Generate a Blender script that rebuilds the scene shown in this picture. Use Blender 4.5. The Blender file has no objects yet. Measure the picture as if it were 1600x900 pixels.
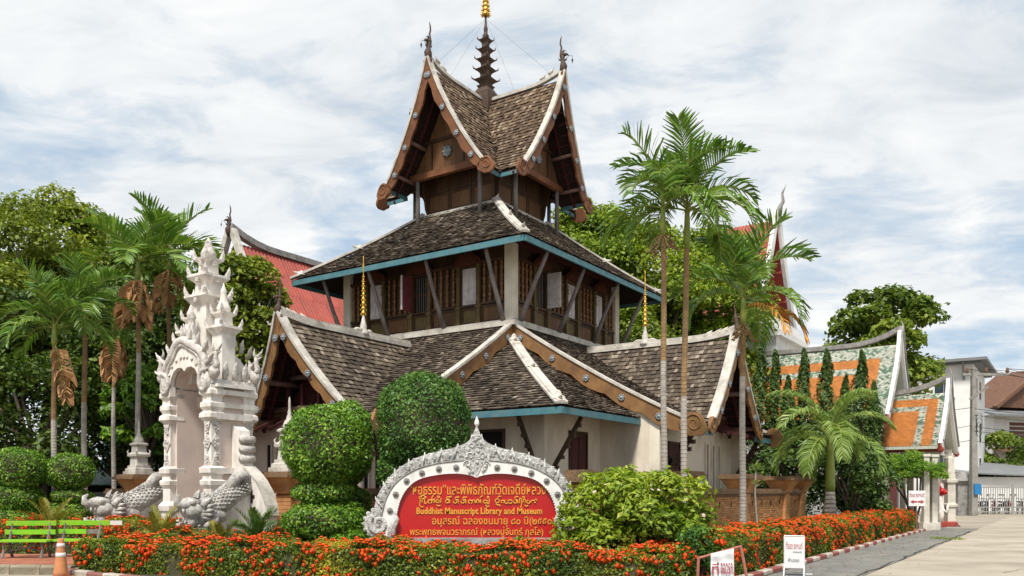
import bpy, bmesh, math, random
import numpy as np
from mathutils import Vector, Matrix, noise as mnoise
R = math.radians
sc = bpy.context.scene
# ---------------------------------------------------------------- camera, sky, sun, exposure
cam_d = bpy.data.cameras.new('camera')
cam = bpy.data.objects.new('camera', cam_d)
sc.collection.objects.link(cam)
cam.location = (0, 0, 1.6)
cam.rotation_euler = (R(90), 0, 0)
cam_d.sensor_width = 36.0
cam_d.lens = 36.0 * 1310 / 1600
cam_d.shift_y = (765 - 450) / 1600
cam_d.clip_end = 3000
sc.camera = cam
SUN_EL, SUN_AZ = 57.0, 196.0          # azimuth clockwise from +Y (behind the camera, to the left)
w = bpy.data.worlds.new('World'); sc.world = w; w.use_nodes = True
nt = w.node_tree; N = nt.nodes; L = nt.links
bg = N['Background']
sky = N.new('ShaderNodeTexSky'); sky.sky_type = 'NISHITA'; sky.sun_disc = False
sky.sun_elevation = R(SUN_EL); sky.sun_rotation = R(SUN_AZ)
sky.air_density = 1.0; sky.dust_density = 1.5; sky.ozone_density = 1.2
skm = N.new('ShaderNodeMix'); skm.data_type = 'RGBA'; skm.blend_type = 'MULTIPLY'
skm.inputs[0].default_value = 1.0; skm.inputs[7].default_value = (0.8, 0.8, 0.8, 1)
L.new(sky.outputs[0], skm.inputs[6])
tc = N.new('ShaderNodeTexCoord'); sep = N.new('ShaderNodeSeparateXYZ')
L.new(tc.outputs['Generated'], sep.inputs[0])
def mth(op, a, b=None, clamp=False):
    n = N.new('ShaderNodeMath'); n.operation = op; n.use_clamp = clamp
    for i, x in enumerate((a, b)):
        if x is None: continue
        if isinstance(x, (int, float)): n.inputs[i].default_value = x
        else: L.new(x, n.inputs[i])
    return n.outputs[0]
zz = mth('MAXIMUM', mth('ADD', sep.outputs[2], 0.22), 0.05)
cmb = N.new('ShaderNodeCombineXYZ')
L.new(mth('DIVIDE', sep.outputs[0], zz), cmb.inputs[0]); L.new(mth('DIVIDE', sep.outputs[1], zz), cmb.inputs[1])
cmb.inputs[2].default_value = 3.7
def wnoise(scale, detail, rough, dist, off):
    mp = N.new('ShaderNodeMapping'); mp.inputs['Location'].default_value = off
    mp.inputs['Scale'].default_value = (1.0, 1.5, 1.0); mp.inputs['Rotation'].default_value = (0, 0, 0.35)
    L.new(cmb.outputs[0], mp.inputs[0])
    n = N.new('ShaderNodeTexNoise'); n.inputs['Scale'].default_value = scale; n.inputs['Detail'].default_value = detail
    n.inputs['Roughness'].default_value = rough; n.inputs['Distortion'].default_value = dist
    L.new(mp.outputs[0], n.inputs['Vector']); return n.outputs[0]
n1 = wnoise(1.3, 9, 0.56, 0.35, (2.3, 0.4, 0)); n2 = wnoise(4.2, 12, 0.62, 0.5, (7.1, 3.0, 0)); n3 = wnoise(0.8, 6, 0.5, 0.1, (1.0, 9.0, 4))
def ramp(x, stops):
    r = N.new('ShaderNodeValToRGB'); L.new(x, r.inputs[0]); e = r.color_ramp.elements
    while len(e) < len(stops): e.new(0.5)
    for k, (p, c) in enumerate(stops): e[k].position = p; e[k].color = (c[0], c[1], c[2], 1)
    return r.outputs[0]
cover = ramp(mth('ADD', mth('MULTIPLY', n1, 0.75), mth('MULTIPLY', n2, 0.3)), [(0.42, (0, 0, 0)), (0.54, (1, 1, 1))])
ccol = ramp(mth('ADD', mth('MULTIPLY', n2, 0.55), mth('MULTIPLY', n3, 0.45)), [(0.36, (5.3, 5.75, 6.2)), (0.5, (6.9, 7.15, 7.35)), (0.64, (8.1, 8.15, 8.1))])
mx = N.new('ShaderNodeMix'); mx.data_type = 'RGBA'
L.new(cover, mx.inputs[0])
blue = N.new('ShaderNodeMix'); blue.data_type = 'RGBA'; blue.inputs[0].default_value = 0.72
L.new(skm.outputs[2], blue.inputs[6]); blue.inputs[7].default_value = (4.6, 5.9, 7.2, 1)   # thin veil of cloud over the blue
L.new(blue.outputs[2], mx.inputs[6]); L.new(ccol, mx.inputs[7])
L.new(mx.outputs[2], bg.inputs[0])
bg.inputs[1].default_value = 0.089
sun_d = bpy.data.lights.new('sun', 'SUN'); sun_d.energy = 3.7; sun_d.angle = R(10); sun_d.color = (1, 0.95, 0.87)
sun = bpy.data.objects.new('sun', sun_d); sc.collection.objects.link(sun)
_sd = Vector((math.sin(R(SUN_AZ)) * math.cos(R(SUN_EL)), math.cos(R(SUN_AZ)) * math.cos(R(SUN_EL)), math.sin(R(SUN_EL))))
sun.rotation_euler = (-_sd).to_track_quat('-Z', 'Y').to_euler()
sun.location = _sd * 60
sc.view_settings.view_transform = 'Standard'; sc.view_settings.look = 'None'
sc.view_settings.exposure = 0.5; sc.view_settings.gamma = 1.0
sc.view_settings.use_curve_mapping = False
sc.cycles.use_denoising = True
sc.cycles.max_bounces = 6; sc.cycles.transparent_max_bounces = 8
random.seed(7); rng = np.random.default_rng(7)
# ---------------------------------------------------------------- helpers
COL = sc.collection
F_, HY, CZ = 1310.0, 765.0, 1.6
def px(x, d): return (x - 800) * d / F_            # picture column -> world X at depth d
def pz(y, d): return CZ + (HY - y) * d / F_        # picture row -> world Z at depth d
def rnd(a, b): return random.uniform(a, b)
def empty(name, loc, rz=0, parent=None):
    o = bpy.data.objects.new(name, None); COL.objects.link(o); o.location = loc; o.rotation_euler = (0, 0, rz)
    o.empty_display_size = 0.3
    if parent: o.parent = parent
    return o
def tag(o, label=None, cat=None, group=None, kind=None):
    if label: o['label'] = label
    if cat: o['category'] = cat
    if group: o['group'] = group
    if kind: o['kind'] = kind
    return o
def thing(name, label, cat, loc, rz=0, group=None): return tag(empty(name, loc, rz), label, cat, group)
def link(name, me, parent=None, loc=None, rot=None, scale=None):
    o = bpy.data.objects.new(name, me); COL.objects.link(o)
    if parent: o.parent = parent
    if loc is not None: o.location = loc
    if rot is not None: o.rotation_euler = rot
    if scale is not None: o.scale = scale if hasattr(scale, '__len__') else (scale,) * 3
    return o
class MB:
    def __init__(s, T=None): s.v = []; s.f = []; s.m = []; s.c = []; s.T = T
    def add(s, vs, fs, mi=0, c=0.5):
        b = len(s.v)
        s.v += [tuple(s.T(*p)) for p in vs] if s.T else [tuple(p) for p in vs]
        for f in fs: s.f.append(tuple(b + i for i in f)); s.m.append(mi); s.c.append(c)
        return s
    def hexa(s, p, mi=0, c=0.5):
        return s.add(p, [(0, 3, 2, 1), (4, 5, 6, 7), (0, 1, 5, 4), (1, 2, 6, 5), (2, 3, 7, 6), (3, 0, 4, 7)], mi, c)
    def box(s, x0, y0, z0, x1, y1, z1, mi=0, c=0.5):
        return s.hexa([(x0, y0, z0), (x1, y0, z0), (x1, y1, z0), (x0, y1, z0), (x0, y0, z1), (x1, y0, z1), (x1, y1, z1), (x0, y1, z1)], mi, c)
    def cbox(s, c, sx, sy, sz, M=None, mi=0, cc=0.5):
        ps = [(-sx, -sy, -sz), (sx, -sy, -sz), (sx, sy, -sz), (-sx, sy, -sz), (-sx, -sy, sz), (sx, -sy, sz), (sx, sy, sz), (-sx, sy, sz)]
        c = Vector(c)
        return s.hexa([c + ((M @ Vector(p) * 0.5) if M else Vector(p) * 0.5) for p in ps], mi, cc)
    def frus(s, c, z0, z1, a0, a1, b0=None, b1=None, mi=0):       # square frustum, half sizes a0 (bottom) a1 (top)
        b0 = a0 if b0 is None else b0; b1 = a1 if b1 is None else b1
        x, y = c
        return s.hexa([(x - a0, y - b0, z0), (x + a0, y - b0, z0), (x + a0, y + b0, z0), (x - a0, y + b0, z0),
                       (x - a1, y - b1, z1), (x + a1, y - b1, z1), (x + a1, y + b1, z1), (x - a1, y + b1, z1)], mi)
    def sqlathe(s, c, prof, mi=0, ry=1.0):                           # square plan, list of (half size, z)
        for (a, z), (b, y) in zip(prof, prof[1:]):
            if y - z > 1e-4: s.frus(c, z, y, a, b, a * ry, b * ry, mi)
        return s
    def tube(s, pts, rad, n=7, mi=0, c=0.5, cap=True, flat=1.0):
        pts = [Vector(p) for p in pts]; k = len(pts)
        if not hasattr(rad, '__len__'): rad = [rad] * k
        vs = []; fs = []; up = Vector((0, 0, 1)); prev = None
        for i, p in enumerate(pts):
            t = (pts[min(i + 1, k - 1)] - pts[max(i - 1, 0)]).normalized()
            if prev is None:
                a = t.cross(up)
                if a.length < 0.05: a = t.cross(Vector((1, 0, 0)))
            else: a = prev - t * prev.dot(t)
            a.normalize(); prev = a; b = t.cross(a)
            for j in range(n):
                an = 2 * math.pi * j / n
                vs.append(p + a * math.cos(an) * rad[i] + b * math.sin(an) * rad[i] * flat)
        for i in range(k - 1):
            for j in range(n):
                j2 = (j + 1) % n
                fs.append((i * n + j, i * n + j2, (i + 1) * n + j2, (i + 1) * n + j))
        if cap: fs.append(tuple(range(n - 1, -1, -1))); fs.append(tuple((k - 1) * n + j for j in range(n)))
        return s.add(vs, fs, mi, c)
    def lathe(s, c, prof, n=12, mi=0, M=None, cc=0.5):               # profile of (radius, z) round z
        vs = []; fs = []; c = Vector(c)
        for r, z in prof:
            for j in range(n):
                p = Vector((r * math.cos(2 * math.pi * j / n), r * math.sin(2 * math.pi * j / n), z))
                vs.append(c + (M @ p if M else p))
        k = len(prof)
        for i in range(k - 1):
            for j in range(n):
                j2 = (j + 1) % n
                fs.append((i * n + j, i * n + j2, (i + 1) * n + j2, (i + 1) * n + j))
        fs.append(tuple(range(n - 1, -1, -1))); fs.append(tuple((k - 1) * n + j for j in range(n)))
        return s.add(vs, fs, mi, cc)
    def prism(s, poly, fn, d0, d1, mi=0, c=0.5):                     # fn(a, b, d) -> xyz ; simple polygon
        n = len(poly)
        vs = [fn(a, b, d0) for a, b in poly] + [fn(a, b, d1) for a, b in poly]
        fs = [tuple(range(n - 1, -1, -1)), tuple(range(n, 2 * n))] + [(i, (i + 1) % n, n + (i + 1) % n, n + i) for i in range(n)]
        return s.add(vs, fs, mi, c)
    def band(s, A, Bp, fn, d0, d1, mi=0, c=0.5):                     # solid strip between two polylines of equal length
        n = len(A)
        vs = [fn(a, b, d0) for a, b in A] + [fn(a, b, d0) for a, b in Bp] + [fn(a, b, d1) for a, b in A] + [fn(a, b, d1) for a, b in Bp]
        fs = []
        for i in range(n - 1):
            fs += [(i, i + 1, n + i + 1, n + i), (2 * n + i, 3 * n + i, 3 * n + i + 1, 2 * n + i + 1), (i, 2 * n + i, 2 * n + i + 1, i + 1), (n + i, n + i + 1, 3 * n + i + 1, 3 * n + i)]
        fs += [(0, n, 3 * n, 2 * n), (n - 1, 3 * n - 1, 4 * n - 1, 2 * n - 1)]
        return s.add(vs, fs, mi, c)
    def beam(s, pts, w, h, side=None, mi=0, c=0.5, up0=0.0):         # rectangular section along a polyline; up0 = lift of its bottom
        pts = [Vector(p) for p in pts]; k = len(pts); vs = []; fs = []
        for i, p in enumerate(pts):
            t = (pts[min(i + 1, k - 1)] - pts[max(i - 1, 0)]).normalized()
            sd = Vector(side) if side else t.cross(Vector((0, 0, 1)))
            sd = (sd - t * sd.dot(t)).normalized(); u = sd.cross(t)
            if u.z < 0: u = -u
            for a, b in ((-w / 2, up0), (w / 2, up0), (w / 2, up0 + h), (-w / 2, up0 + h)): vs.append(p + sd * a + u * b)
        for i in range(k - 1):
            for j in range(4): fs.append((i * 4 + j, i * 4 + (j + 1) % 4, i * 4 + 4 + (j + 1) % 4, i * 4 + 4 + j))
        fs += [(3, 2, 1, 0), tuple((k - 1) * 4 + j for j in range(4))]
        return s.add(vs, fs, mi, c)
    def ball(s, c, rx, ry=None, rz=None, nu=10, nv=7, mi=0, cc=0.5, M=None):
        ry = rx if ry is None else ry; rz = rx if rz is None else rz
        vs = []; fs = []; c = Vector(c)
        for i in range(nv + 1):
            th = math.pi * (i + 0.02) / (nv + 0.04)
            for j in range(nu):
                p = Vector((rx * math.sin(th) * math.cos(2 * math.pi * j / nu), ry * math.sin(th) * math.sin(2 * math.pi * j / nu), -rz * math.cos(th)))
                vs.append(c + (M @ p if M else p))
        for i in range(nv):
            for j in range(nu): fs.append((i * nu + j, i * nu + (j + 1) % nu, (i + 1) * nu + (j + 1) % nu, (i + 1) * nu + j))
        return s.add(vs, fs, mi, cc)
    def mesh(s, name, mats, smooth=False, fix=True):
        me = bpy.data.meshes.new(name); me.from_pydata(s.v, [], s.f)
        for m in (mats if isinstance(mats, (list, tuple)) else [mats]): me.materials.append(m)
        me.polygons.foreach_set('material_index', s.m)
        if fix and len(s.f) < 30000:
            bm = bmesh.new(); bm.from_mesh(me); bmesh.ops.recalc_face_normals(bm, faces=bm.faces); bm.to_mesh(me); bm.free()
        at = me.attributes.new('v', 'FLOAT', 'FACE'); at.data.foreach_set('value', s.c)
        if smooth: me.polygons.foreach_set('use_smooth', [True] * len(me.polygons)); 
        me.update(); return me
    def obj(s, name, mats, parent=None, smooth=False, **k): return link(name, s.mesh(name, mats, smooth), parent, **k)
def np_mesh(name, V, Fq, val, mats, mi=None):
    me = bpy.data.meshes.new(name); n, k = Fq.shape
    me.vertices.add(len(V)); me.vertices.foreach_set('co', np.ascontiguousarray(V, dtype=np.float32).ravel())
    me.loops.add(n * k); me.loops.foreach_set('vertex_index', np.ascontiguousarray(Fq, dtype=np.int32).ravel())
    me.polygons.add(n); me.polygons.foreach_set('loop_start', np.arange(0, n * k, k, dtype=np.int32))
    for m in (mats if isinstance(mats, (list, tuple)) else [mats]): me.materials.append(m)
    if mi is not None: me.polygons.foreach_set('material_index', np.asarray(mi, dtype=np.int32))
    at = me.attributes.new('v', 'FLOAT', 'FACE'); at.data.foreach_set('value', np.asarray(val, dtype=np.float32))
    me.update(calc_edges=True); return me
def pieces(plist, name, mats, parent, camw, limit=300, rest_parent=None, rest_name=None):
    """plist of (8 corners in parent space, value): the `limit` nearest to camw become parts, the rest one stuff part"""
    cen = np.array([np.mean(np.array(p), axis=0) for p, _ in plist]); d = np.linalg.norm(cen - np.array(camw), axis=1)
    order = np.argsort(d); rest = MB()
    for r_, i in enumerate(order):
        p, c = plist[i]
        if r_ < limit:
            o_ = Vector(cen[i]); m = MB(); m.hexa([Vector(q) - o_ for q in p], 0, c)
            link(name, m.mesh(name, mats, fix=False), parent, loc=o_)
        else: rest.hexa(p, 0, c)
    if rest.v: tag(link(rest_name or name + 's', rest.mesh(name, mats, fix=False), rest_parent or parent), kind='stuff')
# ---------------------------------------------------------------- materials
MATS = {}
def mat(name, c1, c2=None, scale=4.0, rough=0.8, bump=0.0, bscale=30.0, var=0.25, dirt=None, dirt_amt=0.0, dscale=1.2, metal=0.0, stretch=None, spec=0.3, ramp_v=None, transl=0.0, detail=6.0):
    """noise between c1 and c2; attribute v and the object's random number vary the tone (var); dirt = stain colour in patches"""
    m = bpy.data.materials.new(name); m.use_nodes = True; nt = m.node_tree; N = nt.nodes; L = nt.links
    b = N['Principled BSDF']; b.inputs['Roughness'].default_value = rough; b.inputs['Metallic'].default_value = metal
    b.inputs['Specular IOR Level'].default_value = spec
    tc = N.new('ShaderNodeTexCoord'); mp = N.new('ShaderNodeMapping'); L.new(tc.outputs['Object'], mp.inputs[0])
    if stretch: mp.inputs['Scale'].default_value = stretch
    def nz(sc_, det=detail, ro=0.6):
        n = N.new('ShaderNodeTexNoise'); n.inputs['Scale'].default_value = sc_; n.inputs['Detail'].default_value = det; n.inputs['Roughness'].default_value = ro
        L.new(mp.outputs[0], n.inputs['Vector']); return n.outputs[0]
    def mix(f, a, c, bt='MIX'):
        x = N.new('ShaderNodeMix'); x.data_type = 'RGBA'; x.blend_type = bt
        for k, q in ((0, f), (6, a), (7, c)):
            if isinstance(q, (int, float)): x.inputs[k].default_value = q
            elif isinstance(q, tuple): x.inputs[k].default_value = (q[0], q[1], q[2], 1)
            else: L.new(q, x.inputs[k])
        return x.outputs[2]
    def mm(op, a, c):
        x = N.new('ShaderNodeMath'); x.operation = op
        for k, q in ((0, a), (1, c)):
            if isinstance(q, (int, float)): x.inputs[k].default_value = q
            else: L.new(q, x.inputs[k])
        return x.outputs[0]
    def rmp(f, lo, hi):
        x = N.new('ShaderNodeMapRange'); x.inputs[1].default_value = lo; x.inputs[2].default_value = hi; L.new(f, x.inputs[0]); return x.outputs[0]
    at = N.new('ShaderNodeAttribute'); at.attribute_name = 'v'
    oi = N.new('ShaderNodeObjectInfo')
    c2 = c2 or tuple(x * 0.75 for x in c1)
    if ramp_v:                      # colour chosen by v (leaf or tile tone)
        r = N.new('ShaderNodeValToRGB'); L.new(at.outputs['Fac'], r.inputs[0]); e = r.color_ramp.elements
        while len(e) < len(ramp_v): e.new(0.5)
        for k, (p, c) in enumerate(ramp_v): e[k].position = p; e[k].color = (*c, 1)
        col = mix(mm('MULTIPLY', rmp(nz(scale), 0.35, 0.7), 0.3), r.outputs[0], c2)
    else:
        col = mix(rmp(nz(scale), 0.3, 0.7), c1, c2)
    if dirt:
        col = mix(mm('MULTIPLY', rmp(nz(dscale, 8, 0.65), 0.45, 0.68), dirt_amt), col, dirt)
    if var:
        f = mm('ADD', mm('MULTIPLY', mm('ADD', at.outputs['Fac'], -0.5), var * 2), mm('ADD', 1.0 - var * 0.25, mm('MULTIPLY', oi.outputs['Random'], var * 0.5)))
        cb = N.new('ShaderNodeCombineColor')
        for k in range(3): L.new(f, cb.inputs[k])
        col = mix(1.0, col, cb.outputs[0], 'MULTIPLY')
    L.new(col, b.inputs['Base Color'])
    if bump:
        bp = N.new('ShaderNodeBump'); bp.inputs['Strength'].default_value = bump; bp.inputs['Distance'].default_value = 0.03
        L.new(nz(bscale), bp.inputs['Height']); L.new(bp.outputs[0], b.inputs['Normal'])
    if transl:
        tr = N.new('ShaderNodeBsdfTranslucent'); L.new(mix(1.0, col, (1.0, 1.0, 0.55), 'MULTIPLY'), tr.inputs[0]); ms = N.new('ShaderNodeMixShader'); ms.inputs[0].default_value = transl
        L.new(b.outputs[0], ms.inputs[1]); L.new(tr.outputs[0], ms.inputs[2]); L.new(ms.outputs[0], N['Material Output'].inputs[0])
    MATS[name] = m; return m
def leafmat(name, stops, rough=0.45, transl=0.3, spec=0.4): return mat(name, stops[0][1], tuple(x * 0.7 for x in stops[-1][1]), 1.5, rough, var=0.0, ramp_v=stops, transl=transl, spec=spec)
M_shingle = mat('weathered_shingle', (0.13, 0.1, 0.075), (0.09, 0.075, 0.06), 9, 0.9, 0.5, 40, 0.12, (0.05, 0.04, 0.032), 0.6, 0.7, ramp_v=[(0.0, (0.045, 0.032, 0.023)), (0.35, (0.09, 0.067, 0.048)), (0.65, (0.15, 0.115, 0.083)), (0.85, (0.215, 0.17, 0.128)), (1.0, (0.33, 0.275, 0.215))])
M_shingle2 = mat('reddish_shingle', (0.14, 0.1, 0.07), (0.08, 0.06, 0.045), 9, 0.9, 0.5, 40, 0.12, (0.06, 0.042, 0.03), 0.45, 0.9, ramp_v=[(0.0, (0.05, 0.03, 0.019)), (0.4, (0.125, 0.08, 0.049)), (0.7, (0.19, 0.13, 0.084)), (0.9, (0.26, 0.19, 0.13)), (1.0, (0.33, 0.26, 0.19))])
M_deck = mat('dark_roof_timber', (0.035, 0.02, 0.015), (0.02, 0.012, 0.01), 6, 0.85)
M_white = mat('weathered_white_plaster', (0.62, 0.58, 0.52), (0.45, 0.42, 0.37), 5, 0.85, 0.4, 25, 0.1, (0.16, 0.14, 0.115), 0.6, 2.2)
M_cream = mat('cream_post', (0.8, 0.73, 0.6), (0.72, 0.65, 0.53), 2, 0.8, 0.1, 20, 0.08, (0.4, 0.35, 0.28), 0.4, 1.5)
M_wall = mat('shaded_pink_plaster', (0.66, 0.54, 0.47), (0.6, 0.49, 0.42), 1.2, 0.85, 0.12, 25, 0.05, (0.45, 0.36, 0.3), 0.4, 0.8)  # left-wing plaster, pinker and darker to carry the eave's shade in its colour
M_wall2 = mat('pale_plaster', (0.76, 0.67, 0.55), (0.68, 0.59, 0.48), 1.2, 0.85, 0.15, 25, 0.05, (0.38, 0.33, 0.27), 0.6, 1.6, stretch=(1, 1, .35))
M_wood = mat('dark_brown_wood', (0.065, 0.032, 0.016), (0.035, 0.017, 0.01), 5, 0.6, 0.25, 30, 0.3, (0.11, 0.065, 0.03), 0.5, 1.5, stretch=(1, 1, 0.25))
M_wood2 = mat('golden_brown_wood', (0.17, 0.085, 0.034), (0.095, 0.045, 0.02), 4, 0.6, 0.25, 30, 0.3, (0.06, 0.032, 0.018), 0.6, 1.8, stretch=(1, 1, 0.25))  # with redwood and olive, darkened to carry the shade under the eaves
M_redwood = mat('red_brown_carved_wood', (0.11, 0.033, 0.016), (0.06, 0.019, 0.01), 4, 0.6, 0.2, 30, 0.2)
M_olive = mat('olive_gilt_wood', (0.13, 0.09, 0.03), (0.08, 0.05, 0.02), 6, 0.55, 0.2, 30, 0.2)
M_grey = mat('weathered_grey_timber', (0.23, 0.2, 0.19), (0.13, 0.11, 0.105), 7, 0.85, 0.4, 20, 0.2, (0.09, 0.06, 0.05), 0.5, 2.0, stretch=(1, 1, 0.2))
M_barge = mat('bargeboard_wood', (0.3, 0.16, 0.062), (0.2, 0.1, 0.04), 3, 0.6, 0.2, 30, 0.2, (0.09, 0.045, 0.022), 0.55, 1.6)
M_barge2 = mat('red_bargeboard_wood', (0.22, 0.09, 0.036), (0.14, 0.055, 0.024), 3, 0.6, 0.2, 30, 0.2, (0.07, 0.03, 0.018), 0.55, 1.6)
M_teal = mat('teal_painted_board', (0.07, 0.21, 0.24), (0.05, 0.145, 0.18), 3, 0.6, 0.15, 30, 0.15, (0.16, 0.2, 0.19), 0.65, 3.5)
M_silver = mat('grey_metal_rosette', (0.3, 0.33, 0.36), (0.16, 0.18, 0.2), 20, 0.5, 0.3, 60, 0.2, metal=0.3)
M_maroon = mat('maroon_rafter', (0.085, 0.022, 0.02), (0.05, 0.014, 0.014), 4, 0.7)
M_log = mat('old_log_ends', (0.2, 0.12, 0.1), (0.13, 0.075, 0.065), 6, 0.8, 0.3)
M_shutter = mat('pale_shutter', (0.6, 0.56, 0.57), (0.5, 0.45, 0.45), 3, 0.6, 0.1, 20, 0.1, (0.35, 0.27, 0.24), 0.5, 3)
M_shred = mat('dull_red_shutter', (0.2, 0.045, 0.05), (0.15, 0.035, 0.04), 3, 0.6)
M_black = mat('painted_dark_inside', (0.012, 0.01, 0.009), (0.008, 0.007, 0.006), 3, 0.9)  # near-black colour standing in for unlit depth behind openings
M_gold = mat('gilded_metal', (0.75, 0.48, 0.09), (0.5, 0.28, 0.04), 14, 0.35, 0.3, 50, 0.2, metal=0.75)
M_bronze = mat('dark_carved_finial', (0.1, 0.06, 0.04), (0.045, 0.028, 0.02), 12, 0.6, 0.5, 40, 0.2)
M_iron = mat('black_iron', (0.02, 0.018, 0.017), (0.012, 0.011, 0.01), 5, 0.6)
M_stucco = mat('white_stucco', (0.8, 0.75, 0.69), (0.7, 0.65, 0.59), 2.5, 0.85, 0.25, 35, 0.06, (0.24, 0.21, 0.18), 0.5, 4.0, stretch=(1, 1, .4))
M_stuccopink = mat('pinkish_stucco', (0.68, 0.57, 0.51), (0.6, 0.5, 0.45), 1.2, 0.85, 0.12, 25, 0.05, (0.42, 0.35, 0.3), 0.3, 1.2)
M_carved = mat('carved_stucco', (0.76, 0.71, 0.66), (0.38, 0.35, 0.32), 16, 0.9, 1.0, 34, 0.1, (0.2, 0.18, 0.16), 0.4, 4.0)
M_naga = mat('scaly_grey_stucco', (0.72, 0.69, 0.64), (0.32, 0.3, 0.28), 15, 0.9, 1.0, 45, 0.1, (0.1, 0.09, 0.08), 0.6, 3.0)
M_brick = mat('old_orange_brick', (0.66, 0.34, 0.14), (0.5, 0.24, 0.095), 3, 0.9, 0.5, 40, 0.35, (0.2, 0.12, 0.065), 0.45, 1.1)
M_brickcore = mat('sandy_mortar', (0.45, 0.27, 0.14), (0.3, 0.17, 0.09), 5, 0.95, 0.6, 30, 0.1, (0.08, 0.055, 0.04), 0.7, 1.6)
M_brickdark = mat('lichened_brick_coping', (0.27, 0.165, 0.09), (0.13, 0.09, 0.055), 6, 0.95, 0.8, 30, 0.25, (0.25, 0.12, 0.055), 0.5, 2.5)
M_red = mat('glossy_red_panel', (0.45, 0.008, 0.008), (0.37, 0.007, 0.006), 1.5, 0.35, 0.03, 20, 0.0, spec=0.5)
M_letter = mat('gold_letters', (0.72, 0.36, 0.06), (0.6, 0.27, 0.03), 6, 0.4, 0, var=0.05)
M_frame = mat('white_sign_frame', (0.78, 0.77, 0.74), (0.68, 0.67, 0.64), 3, 0.8, 0.2, 30, 0.08, (0.3, 0.29, 0.27), 0.35, 4)
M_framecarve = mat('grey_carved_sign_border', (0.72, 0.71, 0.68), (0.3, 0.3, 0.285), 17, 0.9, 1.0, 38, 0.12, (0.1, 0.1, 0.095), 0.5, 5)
M_stone = mat('grey_stone', (0.36, 0.35, 0.33), (0.2, 0.19, 0.18), 8, 0.9, 0.5, 30, 0.1, (0.08, 0.075, 0.07), 0.6, 3)
M_conc = mat('worn_concrete', (0.42, 0.365, 0.29), (0.33, 0.285, 0.225), 1.1, 0.9, 0.25, 18, 0.12, (0.17, 0.145, 0.115), 0.6, 0.45, stretch=(0.5, 1, 1))
M_asph = mat('grey_asphalt', (0.2, 0.195, 0.18), (0.13, 0.13, 0.12), 2.5, 0.9, 0.4, 60, 0.0, (0.3, 0.27, 0.225), 0.6, 0.5)
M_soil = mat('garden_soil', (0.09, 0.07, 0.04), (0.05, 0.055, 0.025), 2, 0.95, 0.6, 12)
M_paver = mat('red_paving', (0.36, 0.13, 0.075), (0.27, 0.1, 0.06), 5, 0.85, 0.2, 30, 0.3)
M_kred = mat('faded_red_kerb_paint', (0.3, 0.07, 0.06), (0.22, 0.06, 0.05), 5, 0.8, 0.3, 30, 0.2, (0.2, 0.16, 0.13), 0.6, 4)
M_kwhite = mat('worn_white_kerb_paint', (0.55, 0.5, 0.42), (0.42, 0.38, 0.32), 5, 0.8, 0.3, 30, 0.2, (0.2, 0.17, 0.13), 0.6, 4)
M_kplain = mat('bare_kerb_concrete', (0.36, 0.31, 0.22), (0.24, 0.2, 0.145), 4, 0.9, 0.4, 20, 0.2, (0.1, 0.085, 0.06), 0.6, 3)
# ---------------------------------------------------------------- ground, road slabs, kerbs
UX, UY = math.cos(R(56.1)), math.sin(R(56.1))
def sheet(name, poly, z, m_, n=1):
    me = bpy.data.meshes.new(name); me.from_pydata([(x, y, z) for x, y in poly], [], [tuple(range(len(poly)))]); me.materials.append(m_); me.update()
    return tag(link(name, me), kind='structure')
sheet('ground', [(-900, -60), (900, -60), (900, 1500), (-900, 1500)], -0.02, M_conc)
road = tag(empty('road', (6, 16, 0)), kind='structure')
KB = Vector((6.68, 18.7, 0)); UD = Vector((UX, UY, 0)); VD = Vector((-UY, UX, 0))
for i in range(-3, 9):
    for j in range(0, 4):
        a0, a1 = i * 4.2 + .008, (i + 1) * 4.2 - .008
        b0, b1 = -(1.62 + (j + 1) * 3.4) + .008, -(1.62 + j * 3.4) - .008
        p = [KB + UD * a + VD * b for a, b in ((a0, b0), (a1, b0), (a1, b1), (a0, b1))]
        c = (p[0] + p[2]) / 2; q = [x - c for x in p]
        m = MB(); m.hexa([(v.x, v.y, -.018) for v in q] + [(v.x, v.y, 0.0) for v in q], 0, rnd(.3, .7)); m.obj('slab', M_conc, road, loc=c - Vector((6, 16, 0)))
st = [KB + UD * a + VD * b for a, b in ((-11, -1.6), (20, -1.6), (20, .05), (-11, .05))]
sheet('asphalt_strip', [(p.x, p.y) for p in st], -0.004, M_asph)
HA, HB = Vector((-8.5, 16.05, 0)), Vector((3.2, 13.3, 0))             # front hedge foot, left and right
def kerb(name, p0, d, n, ln, mats, h=.14, w_=.16, label=None):
    k = tag(empty(name, p0), kind='structure'); nrm = Vector((-d.y, d.x, 0))
    for i in range(n):
        m = MB(); L_ = ln - .012; b = .02
        prof = [(-w_ / 2, 0), (w_ / 2, 0), (w_ / 2, h), (-w_ / 2 + b, h), (-w_ / 2, h - b)]
        M_ = Matrix.Rotation(rnd(-.012, .012), 3, 'Z')
        m.prism(prof, lambda a, z, t: M_ @ (d * t + nrm * a) + Vector((0, 0, z)), 0, L_, 0, rnd(.3, .7))
        m.obj('kerb_stone', mats[i % len(mats)], k, loc=d * (i * ln) + Vector((0, 0, rnd(-.01, .01) - .02)))
    return k
dF = (HB - HA).normalized()
kerb('kerb', HA + Vector((-.05, -.14, 0)), -VD, 8, .51, (M_kred, M_kwhite), .12)
kp = HA + Vector((-.05, -.14, 0)) - VD * 4.08; kd = Vector((3.3, 11.5, 0)) - kp; kerb('kerb', kp, kd.normalized(), int(kd.length / .51), .51, (M_kred, M_kwhite), .12)
kerb('side_kerb', KB + UD * (-6.1), UD, 38, .6, (M_kwhite, M_kred), .11, .15)
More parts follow.
